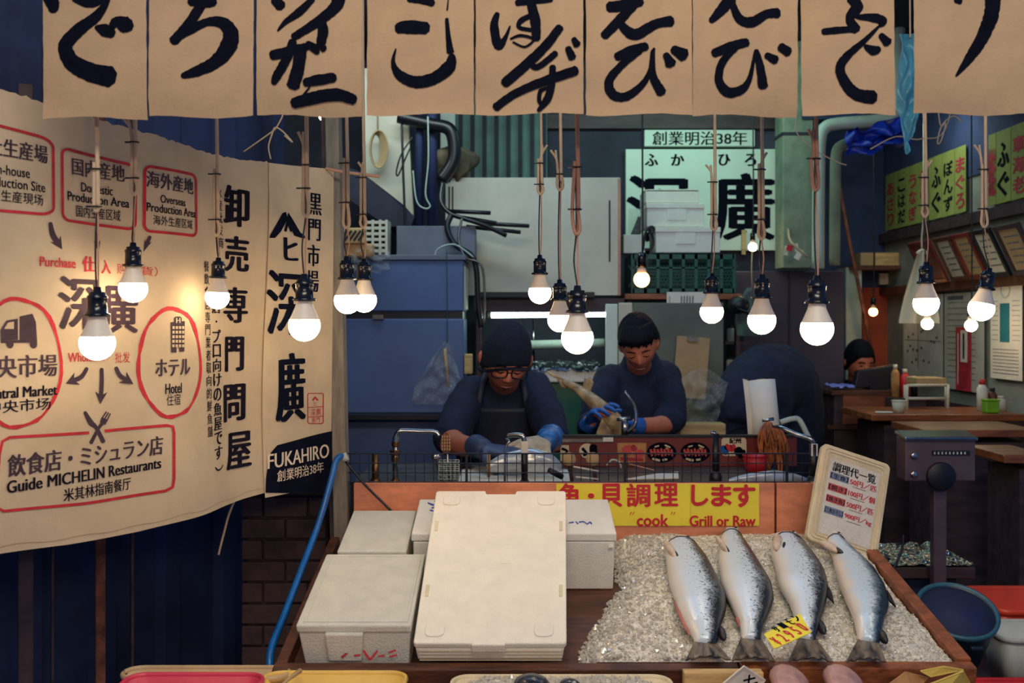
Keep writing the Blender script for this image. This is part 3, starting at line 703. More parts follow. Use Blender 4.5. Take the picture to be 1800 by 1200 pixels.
bulb(611, 528, 47, (287, 356), 400, 'left bulb of the touching pair just right of the corner post', 607, tilt=-.02)
bulb(640, 527, 44, (312, 377), 400, 'right bulb of the touching pair just right of the corner post', 637, fray=(-4, 285))
bulb(949, 514, 40, (287, 324), 341, 'bare bulb highest of the cluster of three before the white panel', 951, fray=(8, 255))
bulb(984, 562, 43, (306,), 334, 'middle bulb of the cluster of three, half hidden behind the largest', 985, cordm='cord', fray=(-12, 264))
bulb(1015, 594, 56, (294, 368), 412, 'largest and lowest bulb of the cluster of three above the capped man', 1013, cordm='cord_brown', wide=1)
bulb(1251, 548, 41, (320, 377), 404, 'bare bulb hanging in front of the green crate corner and pinned paper', 1259, fray=(-10, 290))
bulb(1339, 563, 49, (298, 386), 420, 'bare bulb hanging below the 廣 shop sign beside the dark recess', 1338, fray=(5, 268))
bulb(1436, 578, 57, (279,), 334, 'big bare bulb hanging alone in front of the dark recess', 1432, cordm='cord_brown', fray=(-9, 228), wide=1)
bulb(1628, 533, 44, (312, 361), 381, 'bare bulb hanging in front of the white apron', 1624, fray=(8, 282))
bulb(1725, 542, 44, (298, 367), 399, 'tilted bare bulb in front of the framed certificates on the right', 1736, tilt=.2, fray=(-14, 255))
def small_bulb(x, cy, d, D, label, top, glowm='bulb_light', socket=True, ax=(0, 0, 1)):
    r = d/2/F*D; c = P(x, cy, D); t = thing('small_bulb', label, 'light bulb', c-V((0, 0, r)), 'small round bulbs deeper in the shop')
    MB().ell(c, r, nu=20, nv=12).build('bulb_globe', glowm, t, True)
    MB().lathe([(r*.62, r*.75), (r*.5, r*1.3), (r*.5, r*1.6)], c, ax, 16).build('bulb_neck', 'bulb_neck', t, True)
    MB().lathe([(r*.6, r*1.5), (r*.6, r*3.2), (r*.3, r*3.4)], c, ax, 16).build('socket', 'bakelite', t, True)
    MB().tube([c+V((0, 0, r*3.2)), P(x, cy-90, D)+V((.004, 0, 0)), V((c.x, D, 3.0))], .004, 6, smooth=4).build('cord', 'black', t, True)
    return t
small_bulb(1128, 491, 28, 4.3, 'small amber bulb on a black wire in front of the green crate', 100, 'bulb_amber')
small_bulb(1535, 548, 15, 6.2, 'tiny amber bulb hanging in front of the orange door', 450, 'bulb_amber')
small_bulb(1630, 569, 20, 5.0, 'small round bulb seen just under the apron bulb', 200)
small_bulb(1707, 572, 21, 4.9, 'small round bulb seen just under the tilted bulb', 200)
small_bulb(1323, 434, 15, 5.3, 'tiny bulb glowing at the foot of the 廣 shop sign', 395)
t = thing('spot_lamp', 'small round spot lamp glowing at the edge of the katakana banner', 'lamp', P(568, 214, 2.9))
c = P(568, 206, 2.9); ax = V((-.2, -.35, -1)).normalized()
MB().lathe([(.0, 0), (.016, .0), (.017, -.03), (.008, -.05), (.006, -.16)], c, ax, 20).build('lamp_shade', 'black', t, True)
MB().tube([c-ax*.15, c-ax*.17+V((.01, -.03, 0)), P(583, 150, 2.79)], .004, 6).build('lamp_arm', 'black', t, True)
MB().lathe([(.0, .001), (.013, .001), (.011, .006), (.0, .008)], c, ax, 20).build('lamp_lens', 'bulb_light', t, True)
# ------------------------------------------------------------------ the display of ice and fish
SL = math.atan(.2); cS, sS = math.cos(SL), math.sin(SL)
TX, TS, TN = V((1, 0, 0)), V((0, cS, sS)), V((0, -sS, cS))
def tp(x, s, h=0.0): return V((x, 2.1+s*cS-h*sS, .78+s*sS+h*cS))
def tbox(m, x0, x1, s0, s1, h0, h1, mi=0): return m.hexa([tp(x0, s0, h0), tp(x1, s0, h0), tp(x1, s1, h0), tp(x0, s1, h0), tp(x0, s0, h1), tp(x1, s0, h1), tp(x1, s1, h1), tp(x0, s1, h1)], mi)
t = thing('display_tray', 'sloping wooden display tray holding the ice and foam boxes', 'display tray', (.2, 2.4, .6))
m = MB(); tbox(m, -.50, .965, -.005, .655, -.06, -.035); m.build('tray_base', 'wood_dark', t)
m = MB(); tbox(m, -.50, .475, -.03, -.002, -.05, .003); m.build('front_lip', 'wood_dark', t, bevel=.003, label='dark worn front lip')
m = MB(); tbox(m, .478, .968, -.03, -.002, -.05, .006); m.build('front_lip', 'wood_rail', t, bevel=.003, label='lighter orange front lip')
m = MB(); tbox(m, .935, .968, -.002, .655, -.05, .012); m.build('side_rail', 'wood_rail', t, bevel=.003)
m = MB(); tbox(m, -.50, -.475, -.002, .655, -.05, .0); m.build('side_rail', 'wood_dark', t, bevel=.003)
m = MB(); m.box((.235, 2.10, .735), (1.46, .03, .055)); m.build('front_apron', 'wood_brown', t, bevel=.002)
t = thing('display_stand', 'dark timber stand under the display tray', 'stand', (.2, 2.4, 0))
for x in (-.46, .93):
    for y, z in ((2.15, .715), (2.65, .815)): MB().box((x, y, z/2), (.06, .06, z)).build('leg', 'wood_brown', t)
MB().box((.235, 2.16, .36), (1.3, .03, .5)).build('front_board', 'navy', t)
# ice
m = MB()
def icept(u, v):
    s = .004+.646*v
    xl = .118+.15*min(1, s/.42)+.03*NZ.noise(V((0, s*9, 4)))+.012*NZ.noise(V((3, s*34, 4))); x = xl+(.931-xl)*u
    h = .008+.010*NZ.noise(V((x*9, s*9, 2)))+.006*NZ.noise(V((x*33, s*33, 5)))+.004*NZ.noise(V((x*110, s*110, 9)))
    e = max(0, 1-(x-xl)/.10); h -= .045*e*e
    e2 = max(0, 1-(.935-x)/.05); h -= .012*e2
    if v == 0: h = min(h, .0)
    return tp(x, s, max(h, -.036))
m.grid(icept, 170, 130)
rnd = random.Random(4)
def chips(m, n, fn, lo, hi, mi=0):
    for _ in range(n):
        p = fn(); r = rnd.uniform(lo, hi); R = Euler((rnd.uniform(0, 6), rnd.uniform(0, 6), rnd.uniform(0, 6))).to_matrix()
        q = [(rnd.uniform(.6, 1), 0, 0), (-rnd.uniform(.6, 1), 0, 0), (0, rnd.uniform(.6, 1), 0), (0, -rnd.uniform(.6, 1), 0), (0, 0, .6), (0, 0, -.6)]
        m.add([p+R @ (V(k)*r) for k in q], [(0, 2, 4), (2, 1, 4), (1, 3, 4), (3, 0, 4), (2, 0, 5), (1, 2, 5), (3, 1, 5), (0, 3, 5)], mi)
chips(m, 5200, lambda: icept(rnd.random(), rnd.random())+TN*rnd.uniform(0, .003), .002, .0042, 1)
chips(m, 700, lambda: icept(rnd.random()**2*.3, rnd.random()**1.3)+TN*.002, .004, .010, 1)
o = m.build('crushed_ice', ['ice', 'ice_chip']); tag(o, 'bed of crushed ice spread under the four salmon', 'ice'); o['kind'] = 'stuff'

# ------------------------------------------------------------------ four salmon
FS = Surf(tp(0, 0, .034), TX, TS); FS.n = TN
def salmon(rows, tail, label, skin, headin=.0, dorsal=None, adip=None, flap=None, mouth=False, vent=None, pinkh=None):
    L = [(V(FS.inv(xl, y)), V(FS.inv(xr, y))) for y, xl, xr in rows]
    cen = [(a+b)/2 for a, b in L]; hw = [(b-a).length/2 for a, b in L]
    cen3 = [V((c.x, c.y, 0)) for c in cen]; sp, sw = spline(cen3, hw, 5); n = len(sp)
    t = thing('salmon', label, 'fish', tp(cen[len(cen)//2].x, cen[len(cen)//2].y, .004), 'salmon on the ice')
    m = MB(); seg = 28; rings = []
    def tang(i): return (sp[min(i+1, n-1)]-sp[max(i-1, 0)]).normalized()
    def pt(i, th, k=1.0):
        tg = tang(i); nn = V((tg.y, -tg.x, 0))*-1
        if nn.x < 0: nn = -nn
        w_ = sw[i]*k; q = sp[i]+nn*(math.cos(th)*w_); hh = math.sin(th)*(w_*.50+.007)
        return FS.o+TX*q.x+TS*q.y+TN*(hh+ (0.006 if i < n*.8 else .006-(i-n*.8)/(n*.2)*.02))
    for i in range(n):
        b = len(m.v); ring = [pt(i, 2*math.pi*k/seg) for k in range(seg)]; rings.append(ring)
        for k in range(seg): m.uv[i*seg+k] = (i/(n-1), (1+math.cos(2*math.pi*k/seg))/2)
    e = 2*sp[0]-sp[1]
    m.loft(rings); m.build('body', skin, t, True)
    # tail fan
    (xa, ya), (xb, yb) = tail; xa -= 3; xb += 3; A = V(FS.inv(xa, ya)); B = V(FS.inv(xb, yb)); tg = tang(n-1)
    m = MB(); c0 = sp[-1]-tg*.012; nn = V((-tg.y, tg.x, 0)); nn = nn if nn.x > 0 else -nn
    def tail_pt(u, v):
        p0 = c0+nn*((u-.5)*sw[-1]*1.9); p1 = V((A.x+(B.x-A.x)*u, A.y+(B.y-A.y)*u, 0))-tg*(.018*math.sin(math.pi*u)); q = p0.lerp(p1, v)
        return FS.o+TX*q.x+TS*q.y+TN*(-.010+.002*math.sin(u*26)*v+.004*(1-v)+.008*v)
    m.grid(tail_pt, 26, 8); m.build('tail_fin', 'fin_dark', t, True, solid=.004)
    def onb(u, th, k=1.0):
        i = min(n-1, int(u*(n-1))); return pt(i, th, k)
    if dorsal:
        u, ln, hgt = dorsal; m = MB(); i0 = int(u*n); i1 = int((u+ln)*n)
        a, b, c = pt(i0, .1), pt(i1, .1), pt(i1+1, .1, 1.0)+V((hgt, 0, 0))+TN*-.004
        m.prism([a, b, c+TS*-.01, (a+c)/2+V((hgt*.2, 0, 0))], TN*.005); m.build('dorsal_fin', 'fin_black', t)
    if adip:
        x, y, rx, ry = adip; a, b = FS.inv(x, y); s = FS.sc(x, y)
        m = MB(); m.ell(FS.o+TX*a+TS*b+TN*.0, (rx*s[0], ry*s[1], .012), basis(TX, TS, TN), 16, 10); m.build('adipose_fin', 'fin_black', t, True)
    if flap:
        x, y, rx, ry, rot = flap; a, b = FS.inv(x, y); s = FS.sc(x, y); R = basis(TX, TS, TN) @ rotz(rot)
        m = MB(); m.ell(FS.o+TX*a+TS*b+TN*.030, (rx*s[0], ry*s[1], .010), R, 18, 10); m.build('pectoral_fin', 'fin_pink', t, True)
        m = MB(); m.ell(FS.o+TX*(a+rx*s[0]*.75)+TS*(b-ry*s[1]*.55)+TN*.030, (rx*s[0]*.5, ry*s[1]*.6, .008), R, 14, 8); m.build('fin_socket', 'fin_black', t, True)
    # gill cover edge and eye
    i = max(2, int(n*.17)); m = MB(); m.tube([pt(i-int(2.2*math.sin(th)), th, 1.0)+TN*.0006 for th in [math.pi*(.12+.76*k/12) for k in range(13)]], [.0012+.001*math.sin(math.pi*k/12) for k in range(13)], 5)
    m.build('gill_cover', 'fin_black', t, True)
    i = max(1, int(n*.065)); c = pt(i, 1.0); m = MB(); m.ell(c, (.008, .008, .004), basis(TX, TS, TN), 14, 8); ey = m.build('eye', 'poster_grey', t, True); m = MB(); m.ell(c+TN*.0025, (.0045, .0045, .003), basis(TX, TS, TN), 12, 8); m.build('pupil', 'black', ey, True)
    if mouth: m = MB(); m.tube([pt(0, 2.8)-TS*-.004, pt(1, 2.4), pt(2, 2.0)], [.004, .004, .002], 6); m.build('jaw', 'fin_pink', t, True)
    if vent:
        x, y, x2, y2 = vent; m = MB(); pA = FS.inv(x, y); pB = FS.inv(x2, y2)
        m.tube([FS.at(pA[0], pA[1], .006), FS.at((pA[0]+pB[0])/2-.004, (pA[1]+pB[1])/2, .008), FS.at(pB[0], pB[1], .0)], [.002, .005, .002], 8, smooth=4); m.build('belly_slit', 'slit_pink', t, True, label='pink slit in the belly')
    return t
salmon([(957, 1184, 1214), (963, 1173, 1224), (972, 1170, 1232), (993, 1171, 1247), (1029, 1176, 1265), (1050, 1183, 1275), (1075, 1190, 1275), (1100, 1203, 1267), (1118, 1218, 1262), (1127, 1222, 1258)],
       ((1209, 1159), (1281, 1158)), 'silver salmon with its belly slit open, leftmost of the four on the ice', 'salmon_skin', adip=(1269, 1113, 7, 11), flap=(1178, 985, 7, 16, .15), vent=(1186, 1060, 1212, 1116))
salmon([(938, 1277, 1293), (944, 1270, 1302), (953, 1267, 1308), (965, 1266, 1316), (993, 1263, 1334), (1029, 1267, 1355), (1054, 1277, 1359), (1082, 1291, 1350), (1100, 1300, 1341), (1112, 1303, 1338), (1120, 1304, 1338)],
       ((1290, 1160), (1360, 1161)), 'dark-backed salmon with its snout pointing up, second of the four from the left', 'salmon_skin', flap=(1268, 976, 5, 15, .1), mouth=True, vent=(1296, 1088, 1303, 1104))
salmon([(949, 1363, 1398), (958, 1356, 1412), (979, 1356, 1430), (1007, 1364, 1448), (1036, 1370, 1455), (1064, 1387, 1450), (1093, 1398, 1441), (1112, 1405, 1435), (1120, 1406, 1434)],
       ((1390, 1161), (1462, 1162)), 'salmon lying under the yellow price card, third of the four from the left', 'salmon_skin', dorsal=(.50, .08, .014), adip=(1442, 1100, 8, 13), flap=(1366, 972, 9, 14, -.3))
salmon([(947, 1460, 1475), (953, 1455, 1483), (962, 1454, 1491), (979, 1462, 1508), (1007, 1468, 1537), (1036, 1477, 1555), (1064, 1488, 1560), (1089, 1499, 1553), (1114, 1507, 1547), (1124, 1510, 1543)],
       ((1491, 1162), (1555, 1162)), 'bluish curved salmon leaning against the price board, rightmost of the four', 'salmon_skin_blue', dorsal=(.58, .07, .012), adip=(1551, 1118, 7, 11), flap=(1458, 980, 9, 11, .5), mouth=True)
# price card on the third salmon
cc = tp(*FS.inv(1386, 1109), .088); CS = Surf(cc, TX, TS); CS.n = TN
m = MB(); m.prism([CS.at(*CS.inv(*p), 0) for p in ((1343, 1115), (1406, 1079), (1426, 1112), (1361, 1141))], TN*.0015)
o = m.build('price_card', 'yellow_card'); tag(o, 'yellow hand-written price card lying on the third salmon', 'price card')
m = MB()
for i, ch in enumerate('サーモン'): text(m, CS, ch, 1364+i*11.5, 1107-i*6.5, 11, 10, bold=.05, h=.0022, rot=.5)
m.build('black_lettering', 'ink', o)
m = MB()
for i, ch in enumerate('¥2950'): text(m, CS, ch, 1364+i*11.5, 1128-i*6.2, 8.5, 14, bold=.03, h=.0022, rot=.5)
text(m, CS, '100g', 1403, 1099, 13, 6, h=.0022, rot=.5)
m.build('red_lettering', 'red_ink', o)

# ------------------------------------------------------------------ foam boxes
def fbox(label, mname, b, t_, e1, e2, lidh=.022, extra=None):
    """b, t_: four bottom and four top corners (front-left first, counter-clockwise)"""
    org = sum(b, V())/4; r = thing('foam_box', label, 'foam box', org, 'foam boxes on the tray')
    up = [(q-p) for p, q in zip(b, t_)]; f = 1-lidh/up[0].length
    mid = [p+u*f for p, u in zip(b, up)]; c = sum(mid, V())/4
    ins = [p+(c-p)*.018 for p in mid]; insb = [p+(org-p)*.03 for p in b]
    MB().hexa(insb+ins).build('box_body', mname, r, bevel=.004)
    m = MB().hexa(mid+t_); lid = m.build('lid', mname, r, bevel=.004)
    return r, lid, mid
r, lid, _ = fbox('wide foam box with blue marks on its lid, behind the leaning box', 'foam_blue',
    [tp(x, s, -.034) for x, s in ((-.255, .402), (.262, .402), (.262, .632), (-.255, .632))], [tp(x, s, .118) for x, s in ((-.25, .402), (.26, .402), (.26, .632), (-.25, .632))], 1, 1)
ls = Surf(tp(0, .5, .118), TX, TS); ls.n = TN
m = MB()
for p in ([(752, 884, 2), (762, 888, 3)], [(764, 881, 2), (770, 890, 3), (759, 893, 2)], [(756, 897, 2), (766, 899, 2)]): stroke(m, ls, p, h=.001)
for p in ([(1000, 919, 1.5), (1008, 918, 2)], [(1012, 917, 1.5), (1016, 921, 2)], [(1018, 918, 2), (1026, 917, 1.5), (1032, 921, 1.5), (1037, 918, 2), (1040, 921, 2)]): stroke(m, ls, p, h=.001)
m.build('marker_scrawl', 'blue_mark', lid)
MB().box(tp(.245, .4, .085), (.012, .006, .006)).build('lid_tab', 'foam', r)
r, lid, mid = fbox('low foam box at the front left of the tray with red marker strokes', 'foam_shaded',
    [tp(x, s, -.034) for x, s in ((-.44, .012), (-.216, .012), (-.216, .36), (-.44, .36))], [tp(x, s, .082) for x, s in ((-.455, .008), (-.212, .008), (-.212, .362), (-.455, .362))], 1, 1, .018)
m = MB(); y0 = .008
m.hexa([tp(-.388, .0135, .0), tp(-.318, .0135, .0), tp(-.312, .0135, .066), tp(-.394, .0135, .066)]+[tp(-.388, .004, .0), tp(-.318, .004, .0), tp(-.312, .0, .066), tp(-.394, .0, .066)])
m.build('grip_block', 'foam_shaded', r, bevel=.004)
m = MB(); fs = Surf(tp(-.33, .0105, .03), (1, 0, 0), (0, 0, 1))
for p in ([(602, 1153, 4), (612, 1145, 3)], [(624, 1150, 3), (634, 1149, 3)], [(640, 1142, 4), (650, 1157, 4)], [(652, 1157, 4), (664, 1142, 3)], [(666, 1152, 3), (676, 1150, 3)], [(684, 1145, 3), (696, 1141, 3)], [(686, 1152, 3), (698, 1149, 3)]): stroke(m, fs, p, h=.006)
m.build('marker_scrawl', 'red_mark', r)
m = MB()
for x0, x1, s0, s1 in ((-.437, -.225, .02, .026), (-.437, -.225, .344, .35), (-.442, -.436, .02, .35), (-.226, -.220, .02, .35)): tbox(m, x0, x1, s0, s1, .08, .0845)
m.build('lid_rim', 'foam_shaded', lid, bevel=.0015)
r, lid, mid = fbox('low foam box behind the front-left one, against the orange board', 'foam_shaded',
    [tp(x, s, -.034) for x, s in ((-.42, .372), (-.262, .372), (-.262, .63), (-.42, .63))], [tp(x, s, .086) for x, s in ((-.43, .368), (-.259, .368), (-.259, .632), (-.43, .632))], 1, 1, .018)
# the leaning box
A, B = V((0, 2.08, .828)), V((0, 2.55, 1.067)); n = V((0, -.453, .891)); th = .046
def lb(x0, x1, h): return [V((x0[0], A.y, A.z))+n*h, V((x0[1], A.y, A.z))+n*h, V((x1[1], B.y, B.z))+n*h, V((x1[0], B.y, B.z))+n*h]
fx, bx = (-.2065, .114), (-.194, .138)
r = thing('foam_box', 'big clean foam box leaning back at the centre of the tray', 'foam box', (-.04, 2.12, .785), 'foam boxes on the tray')
ib = lambda q, i: (q[0]+i, q[1]-i)
m = MB().hexa(lb(ib(fx, .008), ib(bx, .008), -th)+lb(ib(fx, .004), ib(bx, .004), -.014)); m.build('box_body', 'foam', r, bevel=.003)
LF = Surf(V((0, A.y, A.z)), (1, 0, 0), (B-A)); Lh = (B-A).length
def lidpt(u, v, h=0): x0 = fx[0]+(bx[0]-fx[0])*v; x1 = fx[1]+(bx[1]-fx[1])*v; return V((x0+(x1-x0)*u, A.y+(B.y-A.y)*v, A.z+(B.z-A.z)*v))+n*h
def lprism(m, uv, h0, h1): m.prism([lidpt(u, v, h0) for u, v in uv], n*(h1-h0))
m = MB(); lprism(m, [(0, .012), (.012, 0), (.988, 0), (1, .012), (1, .988), (.988, 1), (.62, 1), (.61, .975), (.39, .975), (.38, 1), (.012, 1), (0, .988)], -.014, 0)
lid = m.build('lid', 'foam', r, bevel=.003)
for cu, cv, s in ((.13, .075, -1), (.85, .075, 1), (.13, .925, -1), (.85, .925, 1)):
    m = MB(); q = [(cu+.066*abs(math.cos(a))**.6*math.copysign(1, math.cos(a)), cv+.042*abs(math.sin(a))**.6*math.copysign(1, math.sin(a))) for a in [k*math.pi/12 for k in range(24)]]
    lprism(m, q, -.002, .0035); m.build('corner_boss', 'foam', lid, bevel=.002)
for u0, v0 in ((.042, .30), (.962, .30), (.042, .73), (.962, .73)):
    m = MB(); lprism(m, [(u0-.012, v0-.035), (u0+.012, v0-.035), (u0+.012, v0+.035), (u0-.012, v0+.035)], -.001, .002); m.build('lid_rib', 'foam_old', lid, bevel=.001)
m = MB(); lprism(m, [(.38, -.012), (.60, -.012), (.60, .016), (.38, .016)], -.020, .002); m.build('front_clasp', 'foam', lid, bevel=.003)
m = MB()
for u0, u1, v0, v1 in ((.53, .55, .48, .6), (.59, .61, .48, .6), (.53, .61, .6, .61), (.53, .61, .47, .48)): lprism(m, [(u0, v0), (u1, v0), (u1, v1), (u0, v1)], -.001, .0008)
m.build('embossed_mark', 'foam', lid)
m = MB()
for k in range(4): p = V((0, A.y, A.z))-n*(.02+.009*k); m.box(p+V((-.045, -.0, 0)), (.30, .003, .0015))
m.build('body_groove', 'foam_old', r)

# ------------------------------------------------------------------ orange counter, signs, wire fence
t = thing('counter_board', 'long orange wooden counter front below the wire fence', 'counter', (.1, 2.79, 0))
ax0, axm, ax1 = P(622, 0, 2.78).x, P(1363, 0, 2.78).x, P(1760, 0, 2.78).x
MB().box(((ax0+axm-.003)/2, 2.79, .525), (axm-.003-ax0, .028, 1.05)).build('front_board', 'wood_orange', t, bevel=.002)
MB().box(((axm+.003+.92)/2, 2.79, .525), (.92-axm-.003, .028, 1.05)).build('front_board', 'wood_orange', t, bevel=.002)
MB().box(((ax0+.92)/2, 2.806, 1.0), (1.39, .004, .1)).build('joint_backing', 'black', t)
t = thing('work_counter', 'wet steel worktop behind the orange boards', 'worktop', (.2, 3.3, 0))
MB().box((.2, 3.21, .972), (1.42, .78, .03)).build('worktop', 'steel_dull', t, bevel=.004)
MB().box((.2, 3.22, .47), (1.38, .72, .94)).build('cabinet_body', 'navy', t)
YS = Surf(P(1155, 886, 2.772), (1, 0, 0), (0, 0, 1))
def yellow(x0, x1, label, items):
    m = MB(); a = YS.inv(x0, 850); b = YS.inv(x1, 924); m.box(((a[0]+b[0])/2+YS.o.x, 2.7735, (a[1]+b[1])/2+YS.o.z), (b[0]-a[0], .002, a[1]-b[1]))
    o = m.build('yellow_sign', 'yellow_card'); tag(o, label, 'sign', 'yellow cooking signs'); m = MB()
    for it in items: text(m, YS, *it[:5], h=.0014, bold=it[5], boldy=it[6] if len(it) > 6 else 0)
    m.build('red_lettering', 'red_ink', o)
yellow(978, 1213.5, 'yellow sign with red 魚・貝調理 and "cook", partly behind the leaning foam box',
    [('魚', 1001, 871, 39, 42, .03, .03), ('・', 1039, 871, 9, 9, .12), ('貝', 1074, 870, 38, 39, .03, .03), ('調', 1122, 870, 40, 40, .03, .02), ('理', 1171, 869, 40, 39, .03, .02), ('cook', 1147, 914, 54, 20, .04, .04), ('〃', 1111, 902, 9, 6, 0), ('〃', 1183, 902, 9, 6, 0)])
yellow(1214, 1334.5, 'yellow sign with red します and "Grill or Raw", right beside the cook sign',
    [('し', 1230, 870, 28, 35, .04, .04), ('ま', 1268, 870, 34, 36, .04, .04), ('す', 1308, 871, 37, 38, .04, .04), ('Grill or Raw', 1270, 915, 115, 18, .045, .03)])
# fence
t = thing('wire_fence', 'low black wire mesh fence along the top of the orange counter', 'fence', (.0, 2.785, 1.05))
fx0, fx1, fy = P(600, 0, 2.785).x, P(1425, 0, 2.785).x, 2.785
for z in (1.051, 1.0775, 1.104, 1.131): MB().tube([(fx0, fy, z), (fx1, fy, z)], .0014 if z < 1.13 else .002, 6).build('rail_wire', 'black', t)
x = fx0; i = 0
while x <= fx1:
    MB().tube([(x, fy+.002, 1.05), (x, fy+.002, 1.131)], .0012, 5).build('upright_wire', 'black', t); x += .0258; i += 1
for px in (820, 1099, 1384):
    p = P(px, 800, 2.79); MB().box((p.x, 2.795, 1.09), (.007, .007, .085)).build('fence_clip', 'black', t)
# price board: a foam lid with a plastic-sleeved list
t0 = P(1440, 975, 2.64)
q = [P(1411, 946, 2.62), P(1532, 990, 2.62), P(1576, 822, 2.73), P(1453, 785, 2.73)]
u = (q[1]-q[0]+q[2]-q[3]).normalized(); v = (q[3]-q[0]+q[2]-q[1]); cen = sum(q, V())/4
cen += V((0, 0, .006)); PS = Surf(cen, u, v); W = ((q[1]-q[0]).length+(q[2]-q[3]).length)/2; H = ((q[3]-q[0]).length+(q[2]-q[1]).length)/2
def pr(m, w_, h_, r_, h0, h1): m.prism([PS.at(a, b, h0) for a, b in rrect(-w_/2, -h_/2, w_/2, h_/2, r_, 6)], PS.n*(h1-h0))
r = thing('price_board', 'tilted old foam lid with a price list standing at the right of the ice', 'price board', cen-PS.v*H*.5)
m = MB(); pr(m, W, H, .016, -.022, 0); m.build('foam_lid', 'foam_old', r, bevel=.004)
m = MB()
for (w_, h_) in ((W*.90, H*.92), (W*.82, H*.86)):
    o = [PS.at(a, b, .0012) for a, b in rrect(-w_/2, -h_/2, w_/2, h_/2, .012, 5)]; m.tube(o, .0018, 6, close=True)
m.build('lid_ridge', 'foam_old', r, True)
m = MB(); m.prism([PS.at(a, b, .0005) for a, b in rrect(-W*.36, -H*.40, W*.36, H*.37, .002, 1)], PS.n*.0006); pap = m.build('price_list', 'white_paper', r)
B_, R_, G_, Q_ = MB(), MB(), MB(), MB()
def pt_(mb, s, a, b, w_, h_, **k): text_uv(mb, PS, s, a*W, b*H, w_*W, h_*H, h=k.pop('h', .0022), **k)
pt_(B_, '調理代一覧', .0, .29, .62, .095, bold=.03)
for k, (nm, pr_, col) in enumerate((('【生食】', '50円／匹', 1), ('【開き】', '100円／個', 0), ('【焼き魚】', '500円／匹', 0), ('【三枚おろし】', '900円／kg', 1))):
    b = .195-.118*k; mb = G_ if col else R_
    mb2 = MB(); w_ = .27*W; mb.prism([PS.at(a, c, .0013) for a, c in ((-.33*W, (b-.036)*H), (-.06*W, (b-.036)*H), (-.06*W, (b+.036)*H), (-.33*W, (b+.036)*H))], PS.n*.0004)
    pt_(B_, nm, -.195, b, .25, .05, bold=.02, h=.0024); pt_(Q_, pr_, .15, b, .38, .065, bold=.04)
    B_.prism([PS.at(a, c, .0018) for a, c in ((-.0*W, (b-.05)*H), (.2*W, (b-.05)*H), (.2*W, (b-.046)*H), (-.0*W, (b-.046)*H))], PS.n*.0002)
G_.build('blue_tabs', 'label_blue', pap); R_.build('red_tabs', 'label_red', pap); B_.build('black_lettering', 'ink', pap); Q_.build('red_lettering', 'red_ink', pap)
m = MB(); m.grid(lambda a, b: PS.at((a-.5)*W*.80, (b-.5)*H*.84, .004+.002*NZ.noise(V((a*9, b*9, 1)))), 24, 24); m.build('plastic_sleeve', 'lens', r, True, label='clear plastic sleeve')

# ------------------------------------------------------------------ lower tier in front of the tray
def basin(name, mname, label, cat, cx, cy, w_, d_, z0, z1, wall=.006, rim=.014, slits=False, rot=0, flare=.02):
    r = thing(name, label, cat, (cx, cy, z0)); R = rotz(rot)
    def ring(w2, d2, z, rr=.03): return [V((cx, cy, z))+R @ V((a, b, 0)) for a, b in rrect(-w2/2, -d2/2, w2/2, d2/2, rr, 5)]
    m = MB(); m.loft([ring(w_-flare*2, d_-flare*2, z0), ring(w_, d_, z1), ring(w_-wall*2, d_-wall*2, z1), ring(w_-flare*2-wall*2, d_-flare*2-wall*2, z0+wall)]); m.build('tub_wall', mname, r, True)
    MB().tube(ring(w_+.004, d_+.004, z1, .034), rim/2, 8, close=True, flat=.7).build('rim', mname, r, True)
    if slits:
        m = MB()
        for k in range(24):
            x = -w_*.40+w_*.80*k/23
            for sy in (1,): m.box(V((cx, cy, z1-.03))+R @ V((x, sy*(d_/2-wall-.002), 0)), (w_*.016, .003, .03), R)
        m.build('vent_slits', 'black', r)
    return r
low = thing('lower_table', 'dark low table in front of the display tray carrying tubs and crates', 'table', (0, 1.86, 0))
MB().box((.1, 1.87, .68), (2.2, .36, .04)).build('tabletop', 'wood_dark', low, bevel=.004)
for x in (-.9, 1.1):
    for y in (1.73, 2.0): MB().box((x, y, .33), (.05, .05, .66)).build('leg', 'wood_brown', low)
basin('plastic_basket', 'pink_plastic', 'pink slotted plastic basket at the bottom left', 'basket', P(322, 0, 1.93).x, 1.93, .27, .19, .701, .780, slits=True, flare=.012)
basin('plastic_tub', 'beige_plastic', 'beige plastic tub behind the pink basket', 'tub', P(345, 0, 2.06).x+.02, 2.062, .34, .06, .701, .771, flare=.006)
basin('plastic_tub', 'yellow_plastic', 'pale yellow plastic tub in front of the foam boxes', 'tub', P(575, 0, 1.94).x, 1.955, .285, .2, .701, .773, flare=.02)
m = MB(); m.tube([P(492, 1206, 1.97), P(506, 1194, 1.99), P(528, 1178, 2.03)], [.002, .004, .005], 8); tag(m.build('wooden_skewer', 'tan_board', None, True), 'thin pale stick lying across the rim of the yellow tub', 'stick')
r = basin('foam_tub', 'foam_old', 'foam tub heaped with coarse ice at the bottom centre', 'tub', P(990, 0, 1.95).x, 1.955, .44, .2, .701, .765, flare=.01)
m = MB(); cx = P(990, 0, 1.95).x
def hp(u, v):
    x = cx+(u-.5)*.42; y = 1.862+v*.185; e = min(u, 1-u, v*.8+.05, (1-v)*.8)/.16; return V((x, y, .738+.042*min(1, max(0, e))**.6+.004*NZ.noise(V((x*50, y*50, 1)))))
m.grid(hp, 50, 24); chips(m, 900, lambda: hp(rnd.uniform(.03, .97), rnd.uniform(.1, .97))+V((0, 0, .002)), .004, .010, 1)
o = m.build('crushed_ice', ['ice', 'ice_chip']); tag(o, 'heap of coarse ice in the foam tub at the bottom edge', 'ice'); o['kind'] = 'stuff'
